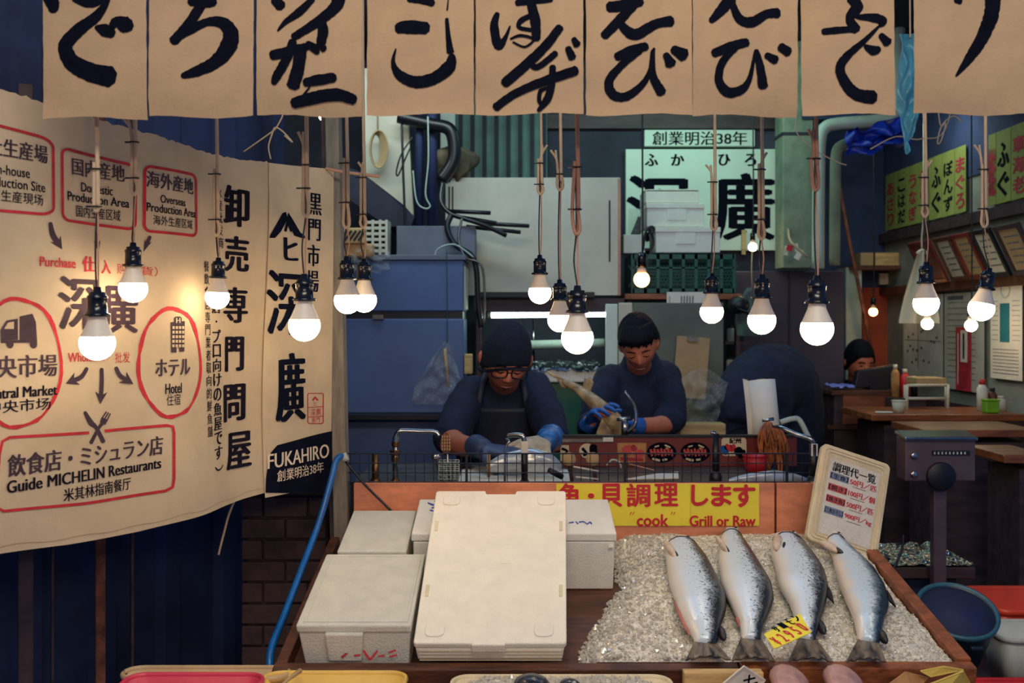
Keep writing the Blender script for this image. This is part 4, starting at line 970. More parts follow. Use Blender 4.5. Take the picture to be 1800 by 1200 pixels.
for px, w_, lb_ in ((935, .05, 'dark wet fish head poking out of the lower ice, left one'), (1002, .03, 'dark wet fish snout poking out of the lower ice, right one')):
    c = P(px, 1194, 1.93); r = thing('wet_fish', lb_, 'fish', c-V((0, 0, .03)))
    MB().ell(c-V((0, 0, .012)), (w_*.7, w_*.8, w_*.42), rotz(.4), 20, 12).build('head', 'fish_black', r, True)
    MB().ell(c+V((w_*.25, -w_*.4, -.002)), (.004, .003, .004), None, 10, 6).build('eye', 'poster_grey', r, True)
t = thing('wooden_crate', 'pale wooden crate with fish at the bottom right of the tray', 'crate', (P(1270, 0, 1.98).x, 1.95, .701))
x0, x1 = P(1201, 0, 2.03).x, P(1560, 0, 2.03).x
m = MB().box(((x0+P(1340, 0, 2.03).x)/2, 2.03, .745), (P(1340, 0, 2.03).x-x0, .025, .088)); m.build('end_board', 'wood_pale', t, bevel=.002)
MB().box(((x0+x1)/2+.03, 1.93, .712), (x1-x0, .2, .02)).build('crate_base', 'wood_pale', t)
MB().box((x0+.01, 1.92, .735), (.015, .2, .06)).build('side_board', 'wood_pale', t, bevel=.002)
for px, lb_ in ((1388, 'pinkish fish lying in the lower crate, beside the white paper slip'), (1482, 'pinkish fish lying in the lower crate, nearer the yellow slips')):
    c = P(px, 1194, 1.98); r = thing('whole_fish', lb_, 'fish', c-V((0, 0, .03)))
    m = MB(); m.tube([c+V((-.02, -.10, -.03)), c+V((-.012, -.05, -.014)), c+V((0, 0, -.004)), c+V((.012, .04, -.012)), c+V((.02, .07, -.026))], [.012, .03, .042, .03, .012], 16, smooth=5, flat=.7); m.build('body', 'fish_pink', r, True)
    MB().ell(c+V((-.018, .02, .018)), (.006, .006, .005), None, 12, 8).build('eye', 'black', r, True)
def slip(label, pts, matn, D, txt=None, name='paper_slip'):
    c = [P(x, y, D+(0.02*i if i in (1, 2) else 0)) for i, (x, y) in enumerate(pts)]; m = MB(); m.prism(c, V((0, .002, .002))); o = m.build(name, matn); tag(o, label, 'paper slip')
    if txt:
        u = c[1]-c[0]; v = c[3]-c[0]; s = Surf(sum(c, V())/4, u, v); mm = MB(); text_uv(mm, s, txt, 0, .004, u.length*.7, v.length*.5, h=.003, bold=.04); mm.build('black_lettering', 'ink', o)
    return o
o = slip('white hand-lettered paper slip sticking up at the bottom right of the wooden crate', [(1255, 1215), (1308, 1240), (1346, 1196), (1308, 1171)], 'white_paper', 1.93)
m = MB(); s = Surf(P(1310, 1196, 1.925), (1, 0, 0), (0, 0, 1))
for p in ([(1306, 1194, 3), (1326, 1189, 3)], [(1316, 1184, 3), (1314, 1205, 3)], [(1308, 1204, 2), (1330, 1197, 3)]): stroke(m, s, p, h=.006)
m.build('black_lettering', 'ink', o)
slip('curled orange-yellow paper slip at the bottom right, left one of three', [(1556, 1208), (1592, 1182), (1632, 1192), (1606, 1216)], 'ginger', 1.95)
slip('bright yellow paper slip at the bottom right, top one of three', [(1618, 1180), (1660, 1172), (1694, 1178), (1636, 1190)], 'yellow_old', 1.97)
slip('yellow paper slip with dark marks at the bottom right, lowest of three', [(1632, 1204), (1694, 1180), (1706, 1200), (1660, 1220)], 'yellow_old', 1.94)

# ------------------------------------------------------------------ right foreground: pail, crates, scale, hose
c = V((P(1686, 0, 2.5).x, 2.52, .75)); ax = V((-.03, -.47, .88)).normalized()
t = thing('pail', 'dark teal plastic pail tilted forward beside the ice tray', 'pail', c-ax*.16)
top = P(1683, 1073, 2.5); rr = .0955; hh = .18
MB().lathe([(rr*.76, -hh), (rr*.98, -.012), (rr, 0), (rr*.93, 0), (rr*.72, -hh+.006)], top, ax, 40).build('pail_wall', 'teal_plastic', t, True)
MB().lathe([(rr*.96, -.012), (rr*1.03, -.010), (rr*1.04, .003), (rr*.97, .006), (rr*.93, 0)], top, ax, 40, cap=False).build('rim', 'pail_rim', t, True)
MB().lathe([(rr*.925, -.004), (rr*.70, -hh+.008), (rr*.2, -hh+.010)], top, ax, 40).build('pail_shade_lining', 'navy', t, True, label='dark lining standing for the shade inside the pail')  # shade inside the pail put into the colour of this lining
MB().box(top+V((0, -.105, -.06)), (.03, .01, .008)).build('handle_lug', 'teal_plastic', t, bevel=.002)
st = thing('low_stand', 'dark low stand under the pail and the orange crate', 'stand', (1.3, 2.5, 0))
MB().box((1.31, 2.59, .555), (.66, .82, .03)).build('stand_top', 'wood_brown', st)
for x in (1.03, 1.6):
    for y in (2.22, 2.96): MB().box((x, y, .27), (.04, .04, .54)).build('leg', 'wood_brown', st)
r = basin('plastic_crate', 'orange_plastic', 'orange plastic crate at the right edge behind the pail', 'crate', 1.47, 2.86, .26, .24, .571, .70, rim=.02, flare=.01)
r = basin('plastic_tub', 'poster_grey', 'pale grey tub standing in front of the orange crate', 'tub', 1.335, 2.575, .20, .16, .571, .70, flare=.02)
r = basin('plastic_tray', 'red_plastic', 'red plastic tray low at the right edge in front of the pail', 'tray', 1.20, 2.27, .36, .12, .571, .66, flare=.01)
t = thing('platform_scale', 'platform scale with a boxy display on a post behind the tray', 'scale', (1.25, 3.1, .0))
p0, p1 = P(1649, 1035, 2.93), P(1649, 830, 2.93)
MB().box(((p0.x+p1.x)/2, 2.93, (p0.z+p1.z)/2), (.038, .03, p1.z-p0.z)).build('post', 'scale_paint', t, bevel=.003)
hx = P(1644, 805, 2.93); m = MB().box(hx, (.205, .07, .125)); hd = m.build('display_box', 'scale_paint', t, bevel=.004)
MB().box(hx+V((0, -.002, .067)), (.212, .085, .012), rotx(.15)).build('display_hood', 'steel', t, bevel=.003)
for dx, dz in ((-.078, .012), (-.078, -.042)): MB().lathe([(.010, 0), (.010, .006), (.007, .008)], hx+V((dx, -.035, dz)), (0, -1, 0), 20).build('knob', 'steel', hd, True)
MB().box(hx+V((.03, -.036, .02)), (.11, .004, .014)).build('readout_strip', 'black', hd)
m = MB()
for k in range(9): m.box(hx+V((-.018+.011*k, -.0385, .02)), (.004, .001, .007))
m.build('readout_marks', 'poster_grey', hd)
MB().lathe([(.042, 0), (.042, .010), (.038, .013)], hx+V((0, -.034, -.048)), (0, -1, 0), 24).build('pivot', 'black', t, True)
pl0, pl1 = P(1555, 1000, 2.98), P(1715, 1000, 2.98)
m = MB().box(((pl0.x+pl1.x)/2, 3.13, pl0.z-.012), (pl1.x-pl0.x, .30, .034)); m.build('platform_body', 'wood_brown', t, bevel=.003)
m = MB(); m.grid(lambda a, b: V((pl0.x+(pl1.x-pl0.x)*a, 2.98+.30*b, pl0.z+.012+.012*NZ.noise(V((a*9, b*7, 3)))+.003*NZ.noise(V((a*30, b*22, 3))))), 60, 60); m.build('platform_plate', 'steel', t, label='crumpled shiny steel plate')
MB().box(((pl0.x+pl1.x)/2, 3.13, .36), (.2, .2, .72)).build('pedestal', 'navy', t)
m = MB(); m.tube([P(1588, 940, 3.0), P(1584, 970, 2.99), P(1570, 1000, 2.97)], .004, 6, smooth=5); tag(m.build('power_cable', 'black', None, True), 'black cable drooping over the steel scale platform', 'cable')
m = MB(); m.tube([P(604, 803, 2.72), P(598, 802, 2.71), P(590, 812, 2.70), P(583, 840, 2.68), P(560, 920, 2.62), P(530, 1000, 2.5), P(500, 1080, 2.36), P(480, 1130, 2.25), P(474, 1165, 2.2), P(476, 1230, 2.18)], .0085, 12, smooth=8)
h = m.build('water_hose', 'hose', None, True); tag(h, 'blue water hose looping down beside the corner post', 'hose')
m = MB(); p = P(603, 803, 2.72); m.cyl(p+V((-.002, 0, -.004)), p+V((.012, 0, .003)), .0115, seg=16); m.build('hose_clamp', 'poster_grey', h, True)
m = MB(); m.tube([P(604, 806, 2.74), P(640, 850, 2.73), P(680, 890, 2.72), P(702, 913, 2.72)], .0035, 6, smooth=4); tag(m.build('cord_line', 'black_rubber', None, True), 'thin dark cord slanting across the orange board to the foam boxes', 'cord')
# ------------------------------------------------------------------ people
def headmesh(m, c, R, s=1.0, wide=1.0, nu=72, nv=60):
    """a head facing local -y, about .23 m tall; c is its middle"""
    b = len(m.v)
    def g(x, y, z, X, Z, sx, sz): return math.exp(-((x-X)/sx)**2-((z-Z)/sz)**2)
    rings = []
    for j in range(nv+1):
        t = math.pi*min(max(j/nv, .012), .988); ring = []
        for k in range(nu):
            a = 2*math.pi*k/nu; dx, dy, dz = math.sin(t)*math.sin(a), -math.sin(t)*math.cos(a), -math.cos(t)
            x, y, z = .076*dx*wide, .096*dy, .116*dz
            lo = max(0, -dz-.1)
            x *= 1-.34*lo**1.3; y = y*(1-.10*lo) if y < 0 else y*(1-.5*lo)
            if y > 0: z += .01*dy; 
            if dy < 0:
                f = -dy; y *= 1-.06*(1-abs(dx))
                y -= .021*g(x, y, z, 0, -.022, .013, .022)*f+.010*g(x, y, z, 0, -.034, .020, .011)*f+.006*g(x, y, z, 0, .005, .009, .02)*f
                for q in (-1, 1):
                    y += .012*g(x, y, z, q*.031, .006, .017, .012)*f; y -= .006*g(x, y, z, q*.030, .028, .026, .009)*f
                    y -= .0055*g(x, y, z, q*.031, .004, .012, .007)*f; y -= .006*g(x, y, z, q*.042, -.026, .02, .02)*f
                    y -= .004*g(x, y, z, q*.013, -.035, .008, .008)*f
                y -= .008*g(x, y, z, 0, -.060, .022, .006)*f+.008*g(x, y, z, 0, -.073, .018, .007)*f; y += .004*g(x, y, z, 0, -.0665, .022, .0028)*f
                y -= .012*g(x, y, z, 0, -.100, .022, .016)*f
            ring.append(V(c)+R @ (V((x, y, z))*s))
        rings.append(ring)
    m.loft(rings)
    for q in (-1, 1):          # ears
        m.ell(V(c)+R @ (V((q*.078*wide, .008, -.006))*s), (.010*s, .019*s, .032*s), R @ rotz(q*.35), 14, 10)
        m.ell(V(c)+R @ (V((q*.084*wide, .012, .000))*s), (.007*s, .016*s, .024*s), R @ rotz(q*.5), 12, 8)
def hand(m, wrist, d, n, s=1.0, curl=.5, side=1, spread=.12):
    """palm and five fingers from the wrist along d, palm facing n; the thumb leaves on the side 'side'"""
    d = V(d).normalized(); n = V(n); n = (n-d*n.dot(d)).normalized(); w_ = d.cross(n)*side; W = V(wrist)
    m.loft([[W+d*a*s+w_*(math.cos(t)*b*s+o*s)+n*(math.sin(t)*c*s) for t in [k*math.pi/7 for k in range(14)]] for a, b, c, o in ((-.02, .024, .018, 0), (.0, .025, .018, 0), (.03, .036, .016, .002), (.065, .042, .014, .0), (.088, .040, .011, 0), (.096, .03, .007, 0))])
    for i, (o, ln, r) in enumerate(((.031, .072, .0086), (.010, .082, .0090), (-.011, .076, .0086), (-.031, .060, .0076))):
        b0 = W+d*.082*s+w_*o*s; sp = (1.5-i)*spread; dd = (d+w_*sp*.8).normalized(); pts = [b0]; a = curl*(.55+.12*i)
        for f in (.46, .32, .22):
            dd = (dd*math.cos(a)+n*math.sin(a)).normalized(); pts.append(pts[-1]+dd*ln*f*s); a = curl*(.75+.1*i)
        m.tube(pts, [r*s*1.1, r*s, r*s*.92, r*s*.75], 10)
        m.ell(pts[-1], r*s*.75, None, 10, 6)
    tb = W+d*.022*s+w_*.030*s; t1 = (d*.65+w_*.75+n*.35).normalized(); t2 = (d*.9+w_*.3+n*.5).normalized()
    m.tube([tb-w_*.01*s, tb+t1*.036*s, tb+t1*.036*s+t2*.032*s, tb+t1*.036*s+t2*.058*s], [.013*s, .0115*s, .0105*s, .008*s], 10); m.ell(tb+t1*.036*s+t2*.058*s, .008*s, None, 10, 6)
def oval(c, a, b, R=None, n=24):
    R = R or Matrix.Identity(3); return [V(c)+R @ V((a*math.cos(2*math.pi*k/n), b*math.sin(2*math.pi*k/n), 0)) for k in range(n)]
def torso(m, secs): m.loft([oval(c, a, b, R) for c, a, b, R in secs])
def limb(m, pts, rs): m.tube(pts, rs, 16, smooth=4); [m.ell(p, r, None, 16, 10) for p, r in ((pts[0], rs[0]), (pts[-1], rs[-1]))]
def person(label, base, group=None): return thing('person', label, 'person', base, group)
def legs(m, pel, floor_y, sp=.10):
    for q in (-1, 1):
        hip = pel+V((q*sp, 0, 0)); kn = V((hip.x+q*.01, floor_y-.02, pel.z*.54)); an = V((kn.x, floor_y+.01, .07))
        limb(m, [hip, kn, an], [.085, .056, .040]); m.tube([an+V((0, .04, -.03)), an+V((0, -.06, -.035)), an+V((0, -.15, -.048))], [.04, .042, .026], 12, flat=1.0)

# --- the capped man bent over the counter
t = person('capped man with glasses in dark clothes, bowed over the counter cutting fish', (P(885, 0, 3.98).x, 3.98, 0))
tilt = Matrix.Rotation(.52, 3, 'X'); HR = rotz(.20) @ roty(.07) @ tilt
hc = P(889, 631, 3.74); nk = P(884, 664, 3.90)
shL, shR = P(824, 694, 3.93), P(944, 686, 3.93)       # his shoulders as seen left and right
elL, wrL = P(792, 770, 3.64), P(848, 788, 3.36)
elR, wrR = P(972, 768, 3.66), P(962, 774, 3.42)
waist = P(884, 905, 3.98); pel = V((waist.x, 4.0, .66))
m = MB(); headmesh(m, hc, HR, 1.03, 1.12)
limb(m, [nk+V((0, .03, -.03)), hc+V((0, .03, -.06))], [.062, .056])
def trunk(m, g):
    torso(m, [(pel, .155+g, .105+g, None), (waist+V((0, 0, .02)), .150+g, .105+g, None), (P(884, 790, 3.96), .165+g, .115+g, rotx(.2)), ((shL+shR)/2+V((0, .0, -.06)), .165+g, .110+g, rotx(.35)), ((shL+shR)/2+V((0, 0, .015)), .14+g, .085+g, rotx(.4)), (nk, .06+g, .06+g, rotx(.4))])
trunk(m, 0)
for a, b, c in ((shL, elL, wrL), (shR, elR, wrR)): limb(m, [a, b, c], [.062, .046, .030])
hand(m, wrL, V((.75, -.45, -.04)), V((0, .2, -1)), 1.0, .25, -1); hand(m, wrR, V((-.6, -.5, -.1)), V((-.2, .3, -.9)), 1.0, .3, 1)
legs(m, pel, 4.0)
body = remesh(m.build('body', 'skin', t), .006, 3)
m = MB(); m.tube([nk+V((0,.03,-.05)), nk+V((0,-.005,.0)), nk+V((0,-.03,.022))], [.105,.085,.074], 20, smooth=3); trunk(m, .022); limb(m, [shL+V((.02, 0, .0)), shL.lerp(elL, .5), shL.lerp(elL, .98)], [.082, .074, .066]); limb(m, [shR+V((-.02, 0, 0)), shR.lerp(elR, .55), elR.lerp(wrR, .05)], [.082, .072, .060])
remesh(m.build('work_shirt', 'cloth_black', t), .009, 5, .007)
m = MB(); limb(m, [pel+V((0, 0, .05)), pel+V((0, 0, -.02))], [.17, .15])
for q in (-1, 1):
    h = pel+V((q*.10, 0, -.02)); limb(m, [h, V((h.x, 3.98, .36)), V((h.x, 4.01, .10))], [.105, .082, .066])
remesh(m.build('trousers', 'navy', t), .012, 4, .005)
m = MB()        # apron bib and strap
def bib(u, v):
    z = .78+(1.17-.78)*v; a = (u-.5)*(1.9-.8*v); cx = pel.x+(nk.x-pel.x)*v*.6; yc = 3.97+.0*v; rx = .18+.02*v; ry = .142-.012*v+.008
    return V((cx+rx*math.sin(a), yc-ry*math.cos(a)-.05*v*v, z))
m.grid(bib, 24, 24); ap = m.build('apron', 'cloth_apron', t, True, solid=.004)
for q, s in ((-1, shL), (1, shR)): m = MB(); m.tube([bib(.5+q*.45, 1), s*.55+nk*.45+V((0, -.085, .035)), s*.4+nk*.6+V((0, .02, .06))], .013, 8, smooth=5, flat=.4); m.build('apron_strap', 'cloth_apron', ap, True)
# knitted cap
m = MB(); cr = []
for z, k in ((.010, 1.10), (.03, 1.11), (.055, 1.09), (.08, 1.02), (.105, .88), (.128, .66), (.144, .38), (.150, .12)):
    cr.append([hc+HR @ V((.079*1.13*k*math.cos(a), .014+.103*k*math.sin(a), z+.06*k*.079*math.cos(a)*2-.052*math.cos(a)**2*(1-z/.15)+(-.034 if math.sin(a) > 0 else .012)*(1-z/.138)*abs(math.sin(a)))) for a in [i*2*math.pi/40 for i in range(40)]])
m.loft(cr); m.build('knit_cap', 'knit', t, True, sub=1)
m = MB(); m.tube([q+(q-hc).normalized()*.0005 for q in cr[0]], .006, 8, close=True); m.build('cap_cuff', 'knit', t, True)
m = MB()
for q in (-1, 1): m.tube([hc+HR @ V((q*.037+.029*abs(math.cos(a))**.6*math.copysign(1,math.cos(a)), -.104+.006*abs(q*.037+.029*math.cos(a))*6, .001+.020*abs(math.sin(a))**.7*math.copysign(1,math.sin(a)))) for a in [i*2*math.pi/20 for i in range(20)]], .0029, 6, close=True); m.tube([hc+HR @ V((q*.066, -.092, .006)), hc+HR @ V((q*.084, -.03, .01)), hc+HR @ V((q*.086, .01, .008))], .0013, 6)
m.tube([hc+HR @ V((-.010, -.101, .004)), hc+HR @ V((0, -.106, .006)), hc+HR @ V((.010, -.101, .004))], .0022, 6); gl = m.build('eyeglasses', 'black', t, True)
for q in (-1, 1): m = MB(); m.tube([hc+HR @ V((q*.031-.014, -.0905, -.001)), hc+HR @ V((q*.031, -.0945, -.004)), hc+HR @ V((q*.031+.014, -.0905, -.001))], [.0014, .0026, .0014], 6); m.build('eyelid', 'hair', t, True); m = MB(); m.tube([hc+HR @ V((q*.016, -.098, .026)), hc+HR @ V((q*.034, -.096, .031)), hc+HR @ V((q*.052, -.083, .025))], [.002, .0035, .0015], 6); m.build('eyebrow', 'hair', t, True)
m = MB(); m.tube([hc+HR @ V((-.022, -.087, -.066)), hc+HR @ V((0, -.0955, -.065)), hc+HR @ V((.022, -.087, -.066))], [.0012, .0026, .0012], 6); m.build('lips', 'slit_pink', t, True)
m = MB(); hand(m, wrL, V((.75, -.45, -.04)), V((0, .2, -1)), 1.14, .25, -1); limb(m, [elL.lerp(wrL, .82), wrL], [.042, .036]); remesh(m.build('work_glove', 'glove_grey', t, label='grey-blue rubber glove'), .004, 2)
m = MB(); hand(m, wrR, V((-.6, -.5, -.1)), V((-.2, .3, -.9)), 1.16, .3, 1); remesh(m.build('work_glove', 'glove_cream', t, label='cream cotton glove'), .004, 2)
m = MB(); limb(m, [elR.lerp(wrR, -.02), elR.lerp(wrR, .5), wrR], [.050, .048, .036]); remesh(m.build('oversleeve', 'sleeve_blue', t, label='shiny blue oversleeve'), .006, 3, .006, 30)

# --- the young man with a fish
t = person('young bareheaded man in a black jacket holding up a pale fish', (P(1125, 0, 4.4).x, 4.4, 0))
HR = rotz(-.18) @ roty(-.10) @ rotx(.55)
hc = P(1123, 606, 4.24); nk = P(1128, 640, 4.38)
shL, shR = P(1066, 672, 4.40), P(1174, 666, 4.40)
elL, wrL = P(1040, 750, 4.22), P(1036, 742, 4.02)
elR, wrR = P(1180, 738, 4.22), P(1118, 748, 4.04)
pel = V((P(1125, 0, 4.42).x, 4.42, .72)); waist = V((pel.x, 4.41, .88))
m = MB(); headmesh(m, hc, HR, .98, .98); limb(m, [nk+V((0, .03, -.03)), hc+V((0, .03, -.06))], [.056, .050])
def trunk(m, g):
    torso(m, [(pel, .145+g, .10+g, None), (waist, .135+g, .095+g, None), ((waist+(shL+shR)/2)/2, .150+g, .105+g, rotx(.15)), ((shL+shR)/2+V((0, 0, -.06)), .165+g, .105+g, rotx(.3)), ((shL+shR)/2+V((0, 0, .015)), .125+g, .08+g, rotx(.4)), (nk, .055+g, .055+g, rotx(.4))])
trunk(m, 0)
for a, b, c in ((shL, elL, wrL), (shR, elR, wrR)): limb(m, [a, b, c], [.058, .043, .029])
hand(m, wrL, V((.25, -.6, .5)), V((.4, -.2, -.8)), .98, .7, 1); hand(m, wrR, V((-.8, -.3, .1)), V((0, -.3, -1)), .98, .6, -1)
legs(m, pel, 4.42)
remesh(m.build('body', 'skin', t), .006, 3)
m = MB(); m.tube([nk+V((0,.03,-.05)), nk+V((0,-.005,.0)), nk+V((0,-.03,.022))], [.105,.085,.074], 20, smooth=3); trunk(m, .022); limb(m, [shL+V((.02, 0, 0)), shL.lerp(elL, .55), elL, elL.lerp(wrL, .7)], [.082, .074, .062, .05]); limb(m, [shR+V((-.02, 0, 0)), shR.lerp(elR, .55), elR, elR.lerp(wrR, .15)], [.082, .074, .064, .058])
sh = remesh(m.build('jacket', 'cloth_black', t), .009, 5, .007, seed=5)
m = MB(); m.box((shL+shR)/2+V((.07, -.135, -.10)), (.010, .004, .03)); m.build('red_tag', 'red_plastic', sh)
m = MB(); limb(m, [pel+V((0, 0, .05)), pel+V((0, 0, -.02))], [.16, .15])
for q in (-1, 1):
    h = pel+V((q*.10, 0, -.02)); limb(m, [h, V((h.x, 4.40, .38)), V((h.x, 4.43, .10))], [.10, .08, .065])
remesh(m.build('trousers', 'navy', t), .012, 4, .005)
m = MB()        # thick side-swept hair
rings = []
for j in range(13):
    v = j/12; ring = []
    for i in range(48):
        a = 2*math.pi*i/48; fr = max(0, -math.sin(a)); low = .088-.03*max(0,math.cos(a))+.008*math.sin(a*7) if fr > .55 else (.030 if fr > .2 else (.012 if math.sin(a) < .25 else -.045))
        low += .02*math.cos(a)*fr
        el = math.asin(min(.999, max(-.9, low/.14))); e = el+(math.pi/2-.04-el)*v
        r = 1+.10*NZ.noise(V((math.cos(a)*2.4, math.sin(a)*2.4, v*2)))
        ring.append(hc+HR @ V((.090*math.cos(e)*math.cos(a)*r, .008+.110*math.cos(e)*math.sin(a)*r, .004+.143*math.sin(e)*(1+.04*NZ.noise(V((a*2, v*3, 7)))))))
    rings.append(ring)
m.loft(rings)
for i in range(14):
    x0 = -.062+.0095*i; yy = -.098+x0*x0*7; m.tube([hc+HR @ V((x0*.8+.015, yy+.05, .118)), hc+HR @ V((x0*.95+.004, yy-.002, .085)), hc+HR @ V((x0*1.05-.006, yy-.002, .066)), hc+HR @ V((x0*1.1-.012, yy+.004, .058-.25*max(0,x0)-.007*(i % 3)))], [.012, .012, .009, .002], 6, smooth=3)
m.build('hair', 'hair', t, True)
for q in (-1, 1): m = MB(); m.tube([hc+HR @ V((q*.031-.014, -.0885, .0)), hc+HR @ V((q*.031, -.0925, -.003)), hc+HR @ V((q*.031+.014, -.0885, .0))], [.0014, .0026, .0014], 6); m.build('eyelid', 'hair', t, True); m = MB(); m.tube([hc+HR @ V((q*.014, -.096, .022)), hc+HR @ V((q*.032, -.095, .027)), hc+HR @ V((q*.050, -.083, .021))], [.002, .003, .0015], 6); m.build('eyebrow', 'hair', t, True)
m = MB(); m.tube([hc+HR @ V((-.020, -.086, -.065)), hc+HR @ V((0, -.0935, -.064)), hc+HR @ V((.020, -.086, -.065))], [.0012, .0026, .0012], 6); m.build('lips', 'slit_pink', t, True)
for w_, d, n, s in ((wrL, V((.25, -.6, .5)), V((.4, -.2, -.8)), 1), (wrR, V((-.8, -.3, .1)), V((0, -.3, -1)), -1)):
    m = MB(); hand(m, w_, d, n, 1.13, .65, s); m.tube([w_-d.normalized()*.03, w_+d.normalized()*.01], [.036, .032], 12); remesh(m.build('work_glove', 'glove_blue', t, label='blue rubber glove'), .004, 2)
# the fish he holds
t = thing('held_fish', 'long pale brown fish held up by the young man, tail fanned out to the left', 'fish', P(1070, 730, 3.95))
m = MB(); fp = [P(990, 670, 4.06), P(1016, 684, 4.03), P(1043, 706, 3.97), P(1066, 728, 3.94), P(1082, 748, 3.94), P(1090, 775, 3.95)]
m.tube(fp, [.010, .019, .030, .037, .042, .034], 16, smooth=5, flat=.7); m.build('body', 'monkfish', t, True)
m = MB(); m.grid(lambda u, v: P(998+(u-.5)*8-v*22+v*(u-.5)*20, 674-v*8+(u-.5)*(14+16*v)+3*math.sin(u*9)*v, 4.06), 10, 6); m.build('tail_fin', 'monkfish', t, True, solid=.004)
m = MB(); m.grid(lambda u, v: P(1022+u*16+v*6, 688-v*26+6*u*v+3*math.sin(u*8)*v, 4.02), 8, 6); m.build('dorsal_fin', 'monkfish', t, True, solid=.004)
m = MB(); m.grid(lambda u, v: P(1058+u*18-v*10, 735+u*24+v*26+4*math.sin(u*9)*v, 3.90), 8, 6); m.build('belly_flap', 'monkfish', t, True, solid=.004)

# --- someone bent down behind the paper roll, only the back showing
t = person('person in black bent down with the back turned, behind the white paper roll', (P(1345, 0, 4.7).x, 4.75, 0))
pel = V((P(1392, 0, 4.92).x, 5.0, .78)); m = MB()
ch = P(1318, 704, 4.72); hd = P(1308, 810, 4.62)
def trunk(m, g):
    m.tube([pel, P(1375, 690, 4.94), P(1348, 674, 4.86), ch, P(1306, 750, 4.66)], [.145+g, .165+g, .165+g, .14+g, .07+g], 20, smooth=4)
trunk(m, 0); headmesh(m, hd, rotz(.3) @ rotx(1.5), .95)
for q, e in ((-1, P(1300, 776, 4.68)), (1, P(1345, 778, 4.62))): limb(m, [ch+V((q*.13, 0, 0)), e, e+V((-.03, -.12, -.16))], [.055, .042, .03]); hand(m, e+V((-.03, -.12, -.16)), V((0, -.4, -.8)), V((1, 0, 0)), .95, .5, q)
legs(m, pel, 5.0); remesh(m.build('body', 'skin', t), .008, 3)
m = MB(); trunk(m, .03)
for q, e in ((-1, P(1300, 776, 4.68)), (1, P(1345, 778, 4.62))): limb(m, [ch+V((q*.12, 0, 0)), e, e+V((-.03, -.12, -.16))], [.09, .072, .05])
remesh(m.build('black_coat', 'cloth_black', t), .011, 5, .008, seed=9)
m = MB(); limb(m, [pel+V((0, 0, .05)), pel], [.18, .16])
for q in (-1, 1): h = pel+V((q*.1, 0, -.02)); limb(m, [h, V((h.x, 4.99, .4)), V((h.x, 5.02, .1))], [.11, .085, .07])
remesh(m.build('trousers', 'navy', t), .014, 4)
m = MB(); m.ell(hd+V((0, .0, .03)), (.105, .13, .125), rotz(.3) @ rotx(1.0), 24, 16); m.build('hair', 'hair', t, True)

# --- the man at the desk
t = person('man with short black hair sitting behind the dark monitor at the desk', (P(1505, 0, 6.0).x, 6.02, 0))
hc = P(1510, 636, 5.85); HR = rotz(.15) @ rotx(.25); nk = P(1508, 668, 5.93); pel = V((nk.x, 6.05, .50))
m = MB(); headmesh(m, hc, HR, 1.0); limb(m, [nk+V((0, .02, -.04)), hc+V((0, .03, -.06))], [.056, .05])
shL, shR = nk+V((-.19, .02, -.08)), nk+V((.19, .02, -.08))
def trunk(m, g): torso(m, [(pel, .17+g, .13+g, None), ((pel+nk)/2, .16+g, .11+g, None), (nk+V((0, .02, -.14)), .18+g, .10+g, None), (nk+V((0, .02, -.05)), .13+g, .08+g, None), (nk, .055+g, .055+g, None)])
trunk(m, 0); arms = ((shL, P(1462, 760, 5.88), P(1474, 760, 5.72)), (shR, P(1568, 760, 5.9), P(1540, 752, 5.72)))
for a, b, c in arms: limb(m, [a, b, c], [.055, .042, .03]); hand(m, c, V((.2, -1, 0)), V((0, 0, -1)), .95, .4, 1)
for q in (-1, 1): limb(m, [pel+V((q*.1, 0, 0)), V((pel.x+q*.12, 5.65, .5)), V((pel.x+q*.12, 5.66, .08))], [.085, .06, .042]); m.tube([V((pel.x+q*.12, 5.69, .045)), V((pel.x+q*.12, 5.52, .03))], [.04, .028], 12)
remesh(m.build('body', 'skin', t), .007, 3)
m = MB(); trunk(m, .022)
for a, b, c in arms: limb(m, [a, b, b.lerp(c, .9)], [.08, .064, .048])
remesh(m.build('dark_jumper', 'cloth_black', t), .010, 5, .006, seed=3)
m = MB()
for q in (-1, 1): limb(m, [pel+V((q*.1, 0, 0)), V((pel.x+q*.12, 5.65, .5)), V((pel.x+q*.12, 5.66, .12))], [.10, .075, .058])
remesh(m.build('trousers', 'navy', t), .012, 3)
rings = []
for j in range(11):
    v = j/10; ring = []
    for i in range(40):
        a = 2*math.pi*i/40; fr = max(0, -math.sin(a)); low = .055 if fr > .6 else (.01 if fr > .2 else -.05)
        el = math.asin(low/.14); e = el+(math.pi/2-.04-el)*v; r = 1+.06*NZ.noise(V((math.cos(a)*3, math.sin(a)*3, v*2)))
        ring.append(hc+HR @ V((.088*math.cos(e)*math.cos(a)*r, .006+.108*math.cos(e)*math.sin(a)*r, .138*math.sin(e))))
    rings.append(ring)
MB().loft(rings).build('hair', 'hair', t, True)
for q in (-1, 1): m = MB(); m.tube([hc+HR @ V((q*.016, -.098, .022)), hc+HR @ V((q*.034, -.096, .026)), hc+HR @ V((q*.05, -.085, .02))], .003, 6); m.build('eyebrow', 'hair', t, True); m = MB(); m.ell(hc+HR @ V((q*.031, -.0885, .002)), (.012, .004, .0035), HR, 10, 6); m.build('eye', 'hair', t, True)
m = MB(); m.prism([nk+V((-.05, -.09, -.0)), nk+V((.0, -.115, -.07)), nk+V((.05, -.09, 0)), nk+V((.0, -.10, -.02))], V((0, -.006, 0))); m.build('white_collar', 'white_paper', t)
ch = thing('office_chair', 'dark chair under the man at the desk', 'chair', (pel.x, 6.1, 0))
